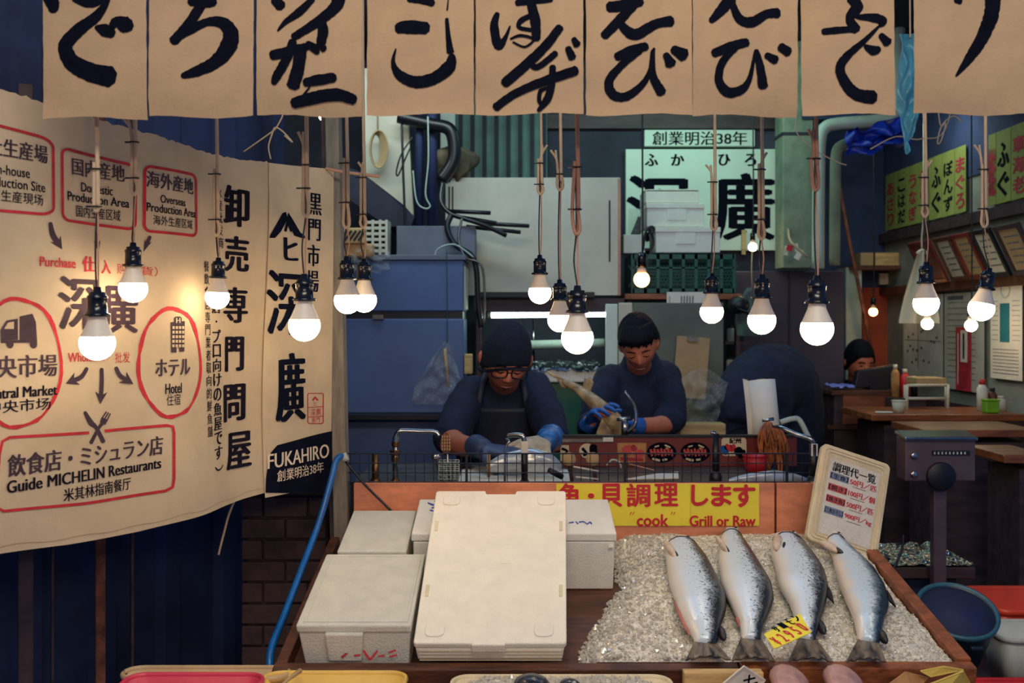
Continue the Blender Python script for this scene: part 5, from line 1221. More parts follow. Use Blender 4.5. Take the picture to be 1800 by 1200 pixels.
MB().box((pel.x, 6.03, .345), (.44, .42, .06)).build('seat', 'black', ch, bevel=.015); MB().box((pel.x, 6.27, .62), (.42, .05, .5)).build('backrest', 'black', ch, bevel=.015); MB().cyl((pel.x, 6.05, 0), (pel.x, 6.05, .32), .03).build('column', 'black', ch); MB().cyl((pel.x, 6.05, 0), (pel.x, 6.05, .04), .22, .1).build('base', 'black', ch)
# ------------------------------------------------------------------ back of the shop
def pbox(m, x0, x1, y0, y1, D, dep, mi=0):
    """a box whose front face spans photo pixels x0..x1, y0..y1 at distance D"""
    a, b = P(x0, y1, D), P(x1, y0, D); m.box(((a.x+b.x)/2, D+dep/2, (a.z+b.z)/2), (b.x-a.x, dep, b.z-a.z), None, mi); return m
def simple(name, label, cat, mname, x0, x1, y0, y1, D, dep, bevel=.003, group=None):
    o = pbox(MB(), x0, x1, y0, y1, D, dep).build(name, mname, bevel=bevel); return tag(o, label, cat, group)
def to_floor(x0, x1, y0, D, dep, name, mname, parent, bevel=.004):
    a, b = P(x0, y0, D), P(x1, y0, D); return MB().box(((a.x+b.x)/2, D+dep/2, a.z/2), (b.x-a.x, dep, a.z)).build(name, mname, parent, bevel=bevel)
def tubeo(name, label, cat, mname, pts, r, sm=6, seg=8, group=None):
    m = MB(); m.tube([P(*p) for p in pts], r, seg, smooth=sm); o = m.build(name, mname, None, True); return tag(o, label, cat, group)
# shop name boards
D = 5.66
def board(label, x0, x1, y0, y1):
    o = pbox(MB(), x0, x1, y0, y1, D, .04).build('shop_sign', 'sign_white', bevel=.003); return tag(o, label, 'shop sign')
o = board('large pale shop sign with big black 深廣 high on the back wall', 1100, 1365, 262, 440)
SG = Surf(P(1230, 350, D), (1, 0, 0), (0, 0, 1)); m = MB()
for ch, x, y, w_, h_, b in (('ふ', 1145, 281, 22, 21, .05), ('か', 1191, 281, 22, 20, .05), ('ひ', 1273, 281, 20, 20, .05), ('ろ', 1319, 281, 19, 21, .05), ('深', 1157, 370, 104, 122, .035), ('廣', 1307, 363, 102, 116, .035)):
    text(m, SG, ch, x, y, w_, h_, bold=b, boldy=b*.35, h=.002)
m.build('black_lettering', 'ink', o)
o = board('narrow sign reading 創業明治38年 above the large shop sign', 1133, 1327, 228, 257)
m = MB(); text(m, SG, '創業明治38年', 1230, 243, 166, 24, bold=.02, h=.002); m.build('black_lettering', 'ink', o)
# slatted teal window panel
t = thing('slatted_screen', 'teal-lit ribbed window panel high on the back wall', 'panel', P(875, 315, 5.66))
pbox(MB(), 800, 962, 150, 316, 5.67, .03).build('panel_sheet', 'wall_teal', t)
for k in range(8): pbox(MB(), 806+k*21, 813+k*21, 150, 314, 5.65, .02).build('panel_rib', 'wall_brown', t)
pbox(MB(), 774, 800, 150, 318, 5.63, .05).build('frame_upright', 'sign_white', t, bevel=.003)
# white board leaning behind
t = thing('white_board', 'big off-white board standing behind the bulbs at the back', 'board', P(935, 522, 4.97))
pbox(MB(), 783, 1090, 312, 519, 4.96, .025).build('board_sheet', 'white_panel', t, bevel=.002)
pbox(MB(), 1086, 1091, 314, 519, 4.955, .03).build('board_edge', 'cord_brown', t)
for x0, y0, y1 in ((788, 328, 374), (794, 328, 374), (1070, 352, 460)): pbox(MB(), x0, x0+3, y0, y1, 4.958, .003).build('slot_mark', 'black', t)
pbox(MB(), 838, 1045, 513, 522, 4.93, .03).build('bottom_rail', 'black', t)
t = thing('wall_shelf', 'brown plank shelf under the white board with uprights to the floor', 'shelf', P(965, 535, 5.1))
pbox(MB(), 832, 1098, 524, 548, 4.97, .25).build('shelf_plank', 'wood_brown', t, bevel=.003)
to_floor(836, 846, 548, 5.0, .04, 'upright', 'wood_brown', t); to_floor(1086, 1096, 548, 5.0, .04, 'upright', 'wood_brown', t)
t = thing('strip_lamp', 'glowing white fluorescent tube under the brown plank shelf', 'lamp', P(968, 558, 5.02))
m = MB(); m.cyl(P(864, 554, 5.02), P(1072, 552, 5.02), .013, seg=14); m.build('tube', 'tube_light', t, True)
for x in (860, 1074): m = MB(); m.cyl(P(x-3, 553, 5.02), P(x+3, 553, 5.02), .018, seg=14); m.build('end_cap', 'white_panel', t)
pbox(MB(), 858, 1076, 546, 549, 5.0, .06).build('fitting', 'white_panel', t)
struct(pbox(MB(), 838, 1095, 560, 640, 5.34, .02).build('wall_splashback', 'wall_brown'))
tubeo('waste_pipe', 'fat grey pipe running level behind the cutting bench', 'pipe', 'pipe_pale', [(905, 607, 5.15), (1062, 603, 5.15)], .024, 0, 16)
for x, lb_ in ((938, 'thin steel pipe rising behind the grey waste pipe'),): tubeo('thin_pipe', lb_, 'pipe', 'steel', [(x, 560, 5.25), (x, 635, 5.25)], .006, 0)
# fish tank and trough
t = thing('fish_tank', 'dark green tank with a white foam trough on top behind the workers', 'tank', P(1000, 760, 4.7))
to_floor(918, 1060, 672, 4.75, .4, 'tank_body', 'green_tank', t)
pbox(MB(), 925, 1062, 646, 672, 4.72, .40).build('trough', 'foam_blue', t, bevel=.006)
m = MB(); a, b = P(915, 640, 4.72), P(1060, 640, 4.72)
m.grid(lambda u, v: V((a.x+(b.x-a.x)*u, 4.71+.42*v, P(0, 646, 4.72).z+.016+.018*NZ.noise(V((u*9, v*6, 2)))+.01*NZ.noise(V((u*30, v*20, 4)))-(.03 if v == 0 else 0))), 60, 24)
m.build('plastic_liner', 'black_wrap', t, True, label='shiny crumpled black plastic liner')
for x0, x1, y0, mn, lb_ in ((1065, 1086, 534, 'sign_white', 'pale greenish upright board left of the young man'), (1088, 1112, 532, 'white_panel', 'cream upright board just behind the young man')):
    o = thing('upright_board', lb_, 'board', P((x0+x1)/2, 700, 4.85)); to_floor(x0, x1, y0, 4.86 if x0 < 1080 else 4.83, .03, 'board_plank', mn, o)
# freezer stack on the left
t = thing('chest_cabinet', 'blue-grey cabinet stack behind the capped man, dark seams across its front', 'cabinet', P(710, 770, 4.7))
a = P(592, 0, 4.6).x; b = P(815, 0, 4.6).x
def cab(z0, z1, n, dep=.34): return MB().box(((a+b)/2, 4.6+dep/2, (z0+z1)/2), (b-a, dep, z1-z0)).build(n, 'blue_grey', t, bevel=.006)
zz = lambda y, D=4.6: EYE-(y-HY)/F*D
cab(zz(547), zz(457), 'upper_body'); cab(zz(726), zz(560), 'middle_body'); cab(.06, zz(734), 'lower_body')
MB().box(((a+b)/2, 4.77, .5*(zz(560)+zz(547))), (b-a-.01, .32, zz(547)-zz(560))).build('seam', 'black', t)
MB().box(((a+b)/2, 4.77, .5*(zz(734)+zz(726))), (b-a-.01, .53, zz(726)-zz(734))).build('seam', 'black', t)
MB().box(((a+b)/2, 4.77, zz(457)+.012), (b-a+.02, .36, .024)).build('top_plate', 'grey_panel', t, bevel=.003)
MB().box((b+.004, 4.77, zz(505)), (.006, .3, .2)).build('side_panel', 'white_panel', t)
MB().box(((a+b)/2-.1, 4.59, zz(557)), (.05, .02, .02)).build('handle', 'steel_dull', t); MB().box(((a+b)/2, 4.76, .03), (b-a-.04, .28, .06)).build('plinth', 'black', t)
MB().box((b+.02, 4.66, zz(640)), (.035, .12, .09)).build('side_bracket', 'wood_pale', t, bevel=.003)
simple('appliance_box', 'dark grey box standing on the blue-grey cabinet stack', 'box', 'grey_panel', 697, 835, 397, 451, 4.70, .22)
t = thing('mesh_crate', 'small pale mesh crate on the left end of the cabinet top', 'crate', P(655, 450, 4.66))
for y in (388, 398, 408, 418, 428, 438, 448):
    pbox(MB(), 640, 680, y, y+5, 4.66, .12).build('crate_band', 'white_panel', t)
for x in (640, 653, 666, 677): pbox(MB(), x, x+4, 386, 452, 4.655, .13).build('crate_rib', 'white_panel', t)
t = thing('slatted_rack', 'pale slatted rack end with slanting dark slots, behind the bulb pair', 'rack', P(618, 450, 4.6))
pbox(MB(), 598, 642, 400, 428, 4.5, .03).build('rack_face', 'wood_pale', t, bevel=.006)
for k in range(5):
    c = P(604+k*8, 414, 4.498); MB().box(c, (.010, .004, .055), roty(.6)).build('slot', 'black', t)
pbox(MB(), 598, 655, 428, 452, 4.51, .08).build('rack_base', 'ginger', t, bevel=.01)
def bag(name, label, fn, nu=24, nv=24, cat='plastic bag', mn='polythene'):
    m = MB(); m.grid(fn, nu, nv); o = m.build(name, mn, None, True); return tag(o, label, cat)
bag('plastic_bag', 'crumpled clear plastic bag lying on the cabinet top behind the bulb pair', lambda u, v: P(615+70*u+6*NZ.noise(V((u*4, v*4, 1))), 478-50*v*(1-.5*abs(u-.5))+8*NZ.noise(V((u*5, v*5, 3))), 4.5+.08*NZ.noise(V((u*5, v*5, 8)))))
bag('plastic_bag', 'clear plastic bag hung on a string against the blue-grey cabinet', lambda u, v: P(785+(u-.5)*(6+78*math.sin(min(1, v*1.15)*1.6)**1.2)-20*v+5*NZ.noise(V((u*4, v*5, 1))), 600+110*v+4*NZ.noise(V((u*6, v*3, 6))), 4.54+.05*NZ.noise(V((u*5, v*6, 8)))))
tubeo('hanging_string', 'green string holding the clear bag against the cabinet', 'string', 'green_crate', [(785, 436, 4.57), (786, 520, 4.56), (786, 604, 4.55)], .0022)
tubeo('wooden_spatula', 'pale wooden stick inside the hung clear bag', 'stick', 'wood_pale', [(782, 612, 4.56), (788, 680, 4.57)], .007, 0)
# staircase soffit, ducts and cables
t = thing('stair_side', 'pale staircase side with a dark sloping underside at the upper left', 'staircase', P(670, 395, 4.9))
m = MB(); m.prism([P(x, y, 4.95) for x, y in ((640, 120), (712, 120), (727, 380), (712, 362), (640, 306))], V((0, .05, 0))); m.build('side_sheet', 'white_panel', t)
m = MB(); m.prism([P(x, y, 4.9) for x, y in ((628, 300), (640, 306), (729, 380), (722, 398), (680, 398), (600, 340), (600, 290))], V((0, .5, 0))); m.build('sloping_soffit', 'wall_brown', t)
tubeo('black_duct', 'thick black elbow duct above the white board', 'duct', 'black_rubber', [(700, 205, 4.85), (755, 218, 4.85), (788, 226, 4.84), (798, 250, 4.84), (796, 285, 4.84), (776, 316, 4.84)], .032, 6, 16)
for x, w_, lb_ in ((737, .020, 'left dark upright pipe beside the staircase'), (760, .024, 'right dark upright pipe beside the staircase')): tubeo('upright_pipe', lb_, 'pipe', 'navy', [(x, 120, 4.9), (x, 397, 4.9)], w_, 0, 12)
m = MB()
for k in range(7):
    cx, cy, rx, ry = 661+k*.8, 262, 9+1.1*k, 26+1.2*k; m.tube([P(cx+rx*math.cos(a), cy+ry*math.sin(a), 4.9-.006*k) for a in [i*math.pi/10 for i in range(20)]], .004, 6, close=True)
m.tube([P(664, 130, 4.9), P(664, 235, 4.89)], .004, 6)
tag(m.build('hose_coil', 'tan_board', None, True), 'coil of thin tan hose hanging against the pale staircase side', 'hose')
def rag(u, v):
    a = 2*math.pi*u; e = math.pi*(v-.5); r = 1+.35*NZ.noise(V((math.cos(a)*2, math.sin(a)*2, v*4))); c = P(795, 288, 4.985); return c+V((.115*r*math.cos(e)*math.cos(a), .08*r*math.cos(e)*math.sin(a), .085*r*math.sin(e)))
m = MB(); m.grid(rag, 40, 24); tag(m.build('rag_bundle', 'brown_plush', None, True), 'shaggy brown rag bundle on top of the white board behind the duct', 'rag bundle')
for i, (pts, r, mn, lb_) in enumerate((
    ([(706, 205, 4.86), (708, 280, 4.85), (712, 380, 4.85), (716, 397, 4.85)], .006, 'black_rubber', 'black cable running straight down the staircase side'),
    ([(726, 240, 4.84), (706, 270, 4.83), (697, 300, 4.83), (700, 308, 4.83), (712, 280, 4.83), (722, 258, 4.83)], .004, 'black_rubber', 'black cable looping by the staircase side'),
    ([(752, 205, 4.82), (753, 280, 4.82), (748, 340, 4.82), (756, 362, 4.82), (746, 366, 4.81), (732, 352, 4.81), (726, 300, 4.81)], .004, 'pipe_pale', 'pale cable hanging in a long loop between the upright pipes'),
    ([(778, 320, 4.78), (775, 352, 4.74), (790, 374, 4.7), (815, 384, 4.68), (850, 395, 4.68), (890, 414, 4.7)], .011, 'black_rubber', 'black hose bent over the white board towards the right'),
    ([(795, 375, 4.7), (786, 400, 4.68), (800, 430, 4.66), (830, 450, 4.66), (838, 480, 4.66), (840, 530, 4.66), (846, 575, 4.66)], .014, 'black_rubber', 'thick black hose falling beside the cabinet stack'),
    ([(812, 384, 4.66), (806, 420, 4.64), (818, 452, 4.62), (846, 466, 4.62), (852, 520, 4.62), (850, 570, 4.62)], .006, 'steel_dull', 'grey cable falling beside the cabinet stack'),
    ([(764, 450, 4.6), (772, 436, 4.6), (800, 430, 4.6), (832, 452, 4.6)], .004, 'pipe_pale', 'pale arched cable on the cabinet top'))):
    tubeo('cable', lb_, 'cable', mn, pts, r)
for i, (x0, y0, x1, y1, lb_) in enumerate(((788, 371, 862, 374, 'short black bar, topmost of the bars before the white board'), (800, 380, 872, 392, 'black bar slanting below the topmost bar'), (838, 392, 930, 397, 'long black bar reaching furthest right before the white board'), (820, 398, 915, 408, 'black bar, lowest of the bars before the white board'))):
    m = MB(); m.cyl(P(x0, y0, 4.78+.02*i), P(x1, y1, 4.72+.02*i), .010, seg=10); o = m.build('black_bar', 'black_rubber', None, True); tag(o, lb_, 'bar')
# boxes and crate on the right-hand back shelf
t = thing('crate_shelf', 'shelf carrying the green crate and the stacked foam boxes', 'shelf', P(1200, 700, 5.2))
pbox(MB(), 1098, 1304, 516, 526, 5.02, .42).build('shelf_plank', 'wood_table', t, bevel=.003)
for x in (1102, 1294): to_floor(x, x+8, 526, 5.05, .05, 'upright', 'wood_brown', t)
t = thing('vegetable_crate', 'dark green plastic lattice crate on the back shelf', 'crate', P(1200, 516, 5.2))
a, b = P(1112, 515, 5.06), P(1290, 447, 5.06)
def bar(n, c, s, R=None): MB().box(c, s, R).build(n, 'green_crate', t)
zc = (a.z+b.z)/2; W = b.x-a.x; H = b.z-a.z
for z, h in ((b.z-.012, .024), (a.z+.012, .024), (zc+.03, .008)): bar('front_rail', ((a.x+b.x)/2, 5.06, z), (W, .012, h))
for k in range(9): bar('front_post', (a.x+W*k/8, 5.06, zc), (.016, .012, H))
for k in range(32):
    x = a.x+W*(k+.5)/32
    for s in (-1, 1): bar('lattice_strip', (x, 5.062, zc-.012), (.004, .006, H*.62), roty(s*.45))
bar('back_wall', ((a.x+b.x)/2, 5.38, zc), (W, .012, H)); bar('crate_bottom', ((a.x+b.x)/2, 5.22, a.z+.008), (W, .32, .012))
for x in (a.x, b.x): bar('end_wall', (x, 5.22, zc), (.012, .32, H))
ft = b.z
for x0, x1, y0, y1, dd, lb_ in ((1153, 1266, 399, 444, 0, 'white foam box resting on the green crate, lowest of its stack'), (1137, 1238, 357, 398.5, .02, 'white foam box in the middle of the stack before the shop sign'), (1135, 1229, 331, 356.5, .03, 'torn white foam lid on top of the stack before the shop sign')):
    r = thing('foam_box', lb_, 'foam box', P((x0+x1)/2, y1, 5.2), 'foam boxes stacked on the crate')
    pbox(MB(), x0, x1, y0+ (9 if y1-y0 > 30 else 2), y1, 5.1+dd, .24).build('box_body', 'foam_blue', r, bevel=.004)
    if y1-y0 > 30: pbox(MB(), x0-1, x1+1, y0, y0+9, 5.095+dd, .25).build('lid', 'foam_blue', r, bevel=.003); pbox(MB(), x0+35, x0+70, y0+9, y0+30, 5.097+dd, .01).build('grip_block', 'foam_blue', r, bevel=.002)
    else: m = MB(); m.prism([P(x0+(x1-x0)*k/10, y0+2.0-3.2*abs(NZ.noise(V((k*.7, 1, 2)))), 5.13) for k in range(11)]+[P(x1, y0+5, 5.13), P(x0, y0+5, 5.13)], V((0, .2, 0))); m.build('torn_edge', 'foam_blue', r)
simple('foam_block', 'small pale foam block left of the foam box stack', 'foam block', 'foam_blue', 1096, 1134, 412, 445, 5.15, .15)
bag('clear_tub', 'clear plastic tub standing on the small foam block', lambda u, v: P(1105+24*u, 411-45*v, 5.17+.05*math.sin(u*3.14)), 10, 8, 'tub')
o = simple('pinned_notice', 'white printed notice pinned under the green crate', 'notice', 'white_paper', 1172, 1240, 513, 553, 5.0, .003, 0)
s = Surf(P(1206, 533, 4.998), (1, 0, 0), (0, 0, 1)); m = MB()
for k in range(5): line(m, s, [(1198+k*5, 520), (1197+k*5, 546-3*(k % 3))], 2.2)
line(m, s, [(1177, 520), (1177, 548)], 1)
m.build('print_lines', 'grey_print', o)
tubeo('tangled_cable', 'black tangled cable and plug above the small amber bulb', 'cable', 'black', [(1130, 440, 4.29), (1135, 408, 4.28), (1145, 398, 4.28), (1150, 404, 4.28), (1143, 410, 4.28), (1140, 400, 4.28), (1148, 420, 4.29), (1145, 436, 4.29), (1133, 438, 4.29)], .005)
simple('wooden_tag', 'upright orange wooden strip at the foot of the large shop sign', 'wooden strip', 'wood_pale', 1304, 1311, 404, 447, 5.63, .01, .001)
# grey side panel with clipboard and bag
t = thing('side_partition', 'grey-green partition panel behind the young man', 'partition', P(1195, 700, 4.95)); to_floor(1113, 1272, 532, 4.98, .03, 'panel_sheet', 'grey_green', t)
o = pbox(MB(), 1182, 1240, 592, 700, 4.9, .008).build('clipboard', 'tan_board', bevel=.002)
o.rotation_euler = (0, .08, 0); tag(o, 'tan clipboard hanging beside the young man', 'clipboard')
m = MB(); pbox(m, 1200, 1218, 592, 600, 4.89, .012); m.build('clip', 'steel_dull', o)
bag('plastic_bag', 'big crumpled clear plastic bag below the tan clipboard', lambda u, v: P(1172+85*u-(1-v)*6+34*v*(u-.3)+7*NZ.noise(V((u*4, v*4, 11))), 770-100*v*(.55+.45*math.sin(u*3.1))-40*u*v+8*NZ.noise(V((u*5, v*5, 3))), 4.60+.08*NZ.noise(V((u*5, v*5, 8)))), 30, 30)
simple('wooden_box', 'low brown wooden box behind the sticker panel under the clear bag', 'box', 'wood_pale', 1196, 1276, 745, 790, 4.45, .10)
MB()
t = thing('box_stand', 'dark stand under the low brown box', 'stand', P(1220, 900, 4.6)); to_floor(1198, 1274, 790.5, 4.46, .09, 'stand_body', 'navy', t)

# ------------------------------------------------------------------ worktop clutter behind the fence
SP = 3.53; t = thing('sticker_board', 'red-brown panel covered with stickers standing on the worktop', 'panel', P(1190, 850, SP))
a, b = P(986, 0, SP), P(1401, 0, SP); z1 = P(0, 768, SP).z
MB().box(((a.x+b.x)/2, SP+.01, (z1+.987)/2), (b.x-a.x, .018, z1-.987)).build('panel_sheet', 'red_brown', t, bevel=.002)
MB().box(((a.x+b.x)/2, SP+.01, z1+.003), (b.x-a.x+.01, .03, .008)).build('top_edge', 'black', t)
pbox(MB(), 984, 1060, 771, 777, SP-.012, .02).build('towel_rail', 'steel_dull', t); pbox(MB(), 1060, 1078, 769, 776, SP-.014, .02).build('rail_tag', 'white_paper', t)
ST = Surf(P(1190, 800, SP-.001), (1, 0, 0), (0, 0, 1))
def sticker(label, shape, mn, marks, txt=None):
    m = MB(); m.prism([ST.at(*ST.inv(*p), .0006) for p in shape], ST.n*.0005); o = m.build('sticker', mn); tag(o, label, 'sticker', 'stickers on the red-brown panel')
    for mn2, strokes in marks:
        mm = MB()
        for i, q in enumerate(strokes): stroke(mm, ST, q, h=.0016+.0001*i, rag=.15)
        mm.build('printed_marks', mn2, o)
    if txt: mm = MB(); text(mm, ST, *txt, h=.0024, bold=.05); mm.build('black_lettering', 'ink', o)
oval_px = lambda cx, cy, rx, ry: [(cx+rx*math.cos(a), cy+ry*math.sin(a)) for a in [k*math.pi/16 for k in range(32)]]
sticker('rectangular picture sticker with a dull orange design', rrect(1085, 778, 1136, 812, 1), 'ginger', (('label_red', [[(1100, 794, 18), (1108, 786, 12)], [(1118, 800, 12), (1128, 796, 14)]]), ('menu_red', [[(1092, 806, 6), (1130, 808, 5)], [(1112, 784, 8), (1116, 790, 9)]])))
for cx, lb_ in ((1163, 'oval black and red sticker next to the rectangular picture sticker'), (1222, 'oval black and red sticker between the other oval and the 紀州 sticker')):
    red = [[(cx-19+6*k, 790-1.5*(k % 2), 3.5), (cx-17+6*k, 801-(k % 3), 3)] for k in range(7)]+[[(cx-18+9*k, 794+(k % 2)*3, 3), (cx-10+9*k, 795, 3)] for k in range(4)]
    sticker(lb_, oval_px(cx, 795, 26, 18), 'ink', (('label_red', red), ('foam_old', [[(cx-16, 806, 3), (cx-4, 809, 4)], [(cx+2, 808, 3), (cx+9, 807, 3)], [(cx-12, 785, 2), (cx-5, 783, 2)], [(cx+6, 782, 2.5), (cx+15, 786, 2)]]), ('ginger', [[(cx+8, 787, 4), (cx+12, 790, 4)]])))
sticker('pale 紀州 sticker with red and blue marks at the right of the panel', rrect(1268, 768, 1312, 801, 7), 'foam_old', (('hose', [[(1270, 786, 10), (1276, 796, 10)]]), ('red_ink', [[(1276, 784, 9), (1286, 788, 11), (1290, 782, 6)]]), ('ink', [[(1296, 790, 14), (1302, 798, 12), (1308, 792, 6)]])), ('紀州', 1292, 774, 20, 10))
sticker('small pale sticker on the left part of the panel beside the blue sleeve', rrect(985, 782, 1000, 810, 1), 'foam_old', (('ink', [[(988, 788, 4), (997, 793, 4), (990, 800, 4)]]),))
sticker('round cream and black sticker on the left part of the panel', oval_px(1032, 792, 14, 13), 'foam_old', (('ink', [[(1024, 788, 5), (1030, 796, 5), (1026, 800, 4)], [(1042, 784, 12), (1044, 800, 12)]]),))
def tapset(label, x, ytop, D, spout=None, collar='black_rubber', w_=.010, zb=.987, lab=False, name='water_tap', mn='black_rubber'):
    b0 = P(x, ytop, D); t = thing(name, label, 'tap', V((b0.x, D, zb)))
    MB().cyl((b0.x, D, zb), b0, w_, seg=16).build('tap_stem', mn, t, True)
    MB().lathe([(w_*1.9, 0), (w_*1.9, .012), (w_*1.4, .03), (w_, .034)], (b0.x, D, zb), seg=18).build('tap_base', collar, t, True)
    if spout: m = MB(); m.tube([P(*q) for q in spout], .0075, 10, smooth=6); m.build('spout', 'steel', t, True)
    if lab: c = P(x, ytop+10, D-.001); MB().box(c+V((0, -.008, 0)), (.020, .006, .038)).build('paper_label', 'white_paper', t, bevel=.001)
    return t
t = tapset('brass and steel tap with a long level spout at the left end of the worktop', 695, 768, 3.05, [(695, 770, 3.05), (698, 762, 3.05), (706, 757, 3.05), (740, 758, 3.06), (764, 759, 3.07), (772, 766, 3.07)], 'brass', .009, mn='steel')
for y, r in ((795, .017), (806, .013), (780, .012)): c = P(695, y, 3.05); MB().cyl(c-V((0, 0, .008)), c+V((0, 0, .008)), r, seg=8).build('pipe_nut', 'brass', t, bevel=.002)
tapset('short capped brass pipe stub left of the long-spouted tap', 660, 797, 3.05, None, 'brass', .011, mn='brass')
tapset('small tap with a white label in front of the capped man', 922, 776, 3.02, [(922, 776, 3.02), (918, 766, 3.02), (905, 764, 3.03), (892, 766, 3.04)], lab=True)
tapset('black pipe standing before the sticker panel, just left of the 紀州 sticker', 1258, 762, 3.2, [(1258, 768, 3.2), (1256, 762, 3.2), (1250, 760, 3.2)], w_=.011)
t = tapset('tap with a white label and arched grey pipe at the right end of the panel', 1430, 780, 3.1, [(1430, 780, 3.1), (1424, 771, 3.1), (1400, 763, 3.12), (1375, 752, 3.15), (1360, 748, 3.2)], w_=.013, lab=True)
m = MB(); m.tube([P(1372, 742, 3.3), P(1392, 736, 3.3), (P(1405, 738, 3.3)), P(1418, 762, 3.28), P(1422, 770, 3.27)], .009, 10, smooth=6); m.build('arched_pipe', 'pipe_pale', t, True)
t = thing('gooseneck_tap', 'flexible steel gooseneck tap in front of the young man', 'tap', P(1098, 767, 3.54)+V((0, 0, -.0)))
m = MB(); m.cyl(P(1098, 766, 3.56), P(1098, 738, 3.56), .012, seg=16); m.build('tap_stem', 'steel', t, True)
m = MB(); m.cyl(P(1084, 737, 3.56), P(1108, 735, 3.56), .007, seg=12); m.build('tap_handle', 'steel', t, True)
m = MB(); m.tube([P(1103, 758, 3.55), P(1115, 748, 3.54), P(1118, 735, 3.54), P(1115, 715, 3.54), P(1107, 700, 3.53), P(1098, 688, 3.53)], .0065, 10, smooth=8); m.build('gooseneck', 'steel', t, True)
t = thing('rubber_bands', 'bundle of brown rubber bands hanging on a tap handle by the panel end', 'rubber bands', P(1358, 824, 3.5))
for k in range(16):
    x = 1336+k*3.1; l = 50+24*math.sin(k*1.3)+14*(k % 3); m = MB(); pts = [P(1350, 742, 3.50-.004*(k % 4)), P((1350+x)/2-3, 750, 3.47), P(x-3, 742+l*.6, 3.465-.004*(k % 5)), P(x, 742+l, 3.465-.004*(k % 5)), P(x+4, 742+l*.7, 3.46), P((1350+x)/2+6, 752, 3.465)]
    m.tube(pts, .0042, 6, smooth=4, close=False); m.build('rubber_band', 'rubber_band', t, True)
t = tapset('chrome tap handle carrying the rubber bands', 1350, 742, 3.508, None, 'steel', .009, mn='steel'); m = MB(); m.cyl(P(1340, 739, 3.508), P(1360, 736, 3.508), .006, seg=12); m.build('tap_handle', 'steel', t, True)
t = thing('paper_roll', 'tall white paper roll leaning behind the sticker panel', 'paper roll', P(1350, 815, 3.62))
q0, q1 = P(1352, 813, 3.62), P(1338, 668, 3.66); m = MB(); m.cyl(q0, q1, .050, seg=32); m.build('roll', 'white_paper', t, True)
m = MB(); m.grid(lambda u, v: q0.lerp(q1, v)+V((-.048-.022*u, -.012*u+.004*math.sin(v*7), .006*u)), 4, 14); m.build('loose_sheet', 'white_paper', t, True)
m = MB(); m.cyl(q1, q1+(q1-q0).normalized()*.004, .018, seg=16); m.build('roll_core', 'tan_board', t)
# basket with skimmer on the fence
t = thing('wire_basket', 'small white wire basket hooked on the fence', 'basket', P(788, 848, 2.83))
x0, x1 = P(771, 0, 2.83).x, P(806, 0, 2.83).x; z0, z1 = 1.052, P(0, 812, 2.83).z
for k in range(6): x = x0+(x1-x0)*k/5; m = MB(); m.tube([(x, 2.83, z1), (x, 2.83, z0), (x, 2.875, z0), (x, 2.875, z1)], .0012, 5); m.build('wire_loop', 'pipe_pale', t)
for k in range(5): z = z0+(z1-z0)*k/4; m = MB(); m.tube([(x0, 2.83, z), (x1, 2.83, z), (x1, 2.875, z), (x0, 2.875, z)], .0012, 5, close=True); m.build('wire_ring', 'pipe_pale', t)
t = thing('skimmer', 'slotted brown skimmer standing in the white wire basket', 'utensil', P(786, 846, 2.85))
m = MB(); c = P(784, 778, 2.85); m.prism([c+V((.016*math.cos(a)*(1-.25*math.sin(a)), 0, .030*math.sin(a))) for a in [k*math.pi/10 for k in range(20)]], V((0, .003, 0))); m.build('blade', 'rust', t)
for k in range(4):
    for j in range(5): MB().box(c+V((-.0105+.007*k, -.0012, -.018+.009*j)), (.0035, .001, .006)).build('slot', 'tan_board', t)
m = MB(); m.cyl(P(786, 796, 2.85), P(790, 846, 2.855), .003, seg=8); m.build('handle', 'steel', t, True)
t = thing('ladle', 'steel ladle hanging at the left of the white wire basket', 'utensil', P(766, 820, 2.86)); m = MB(); m.ell(P(767, 803, 2.86), (.014, .010, .012), None, 18, 12); m.build('bowl', 'steel', t, True); m = MB(); m.tube([P(766, 806, 2.86), P(772, 830, 2.87), P(776, 845, 2.87)], .003, 8, smooth=4); m.build('handle', 'steel_dull', t, True)
tubeo('steel_ruler', 'flat marked steel strip clipped upright on the fence', 'ruler', 'tan_board', [(859, 797, 2.80), (859, 838, 2.80)], .005, 0, 4)
tubeo('steel_hook', 'bent steel hook tool standing before the capped man', 'utensil', 'steel', [(887, 868, 2.95), (889, 790, 2.96), (895, 776, 2.96), (889, 772, 2.97)], .0035, 5)
# fish on the cutting board and small things
t = thing('cutting_board', 'white cutting board on the worktop under the cut fish', 'cutting board', P(915, 845, 3.25)); c = P(905, 0, 3.28); MB().box((c.x, 3.25, .994), (.36, .26, .012)).build('board_slab', 'foam', t, bevel=.005)
t = thing('silver_fish', 'silver fish lying on the cutting board under the capped man\'s hands', 'fish', V((c.x+.04, 3.2, 1.01)))
m = MB(); m.tube([V((c.x-.09, 3.19, 1.03)), V((c.x-.03, 3.20, 1.044)), V((c.x+.05, 3.2, 1.05)), V((c.x+.11, 3.21, 1.04)), V((c.x+.15, 3.22, 1.026))], [.012, .034, .044, .034, .010], 16, smooth=5, flat=.65); m.build('body', 'silver', t, True)
m = MB(); m.prism([V((c.x-.085, 3.19, 1.03)), V((c.x-.135, 3.17, 1.03)), V((c.x-.125, 3.20, 1.03)), V((c.x-.14, 3.235, 1.03))], V((0, 0, .004))); m.build('tail_fin', 'fin_dark', t)
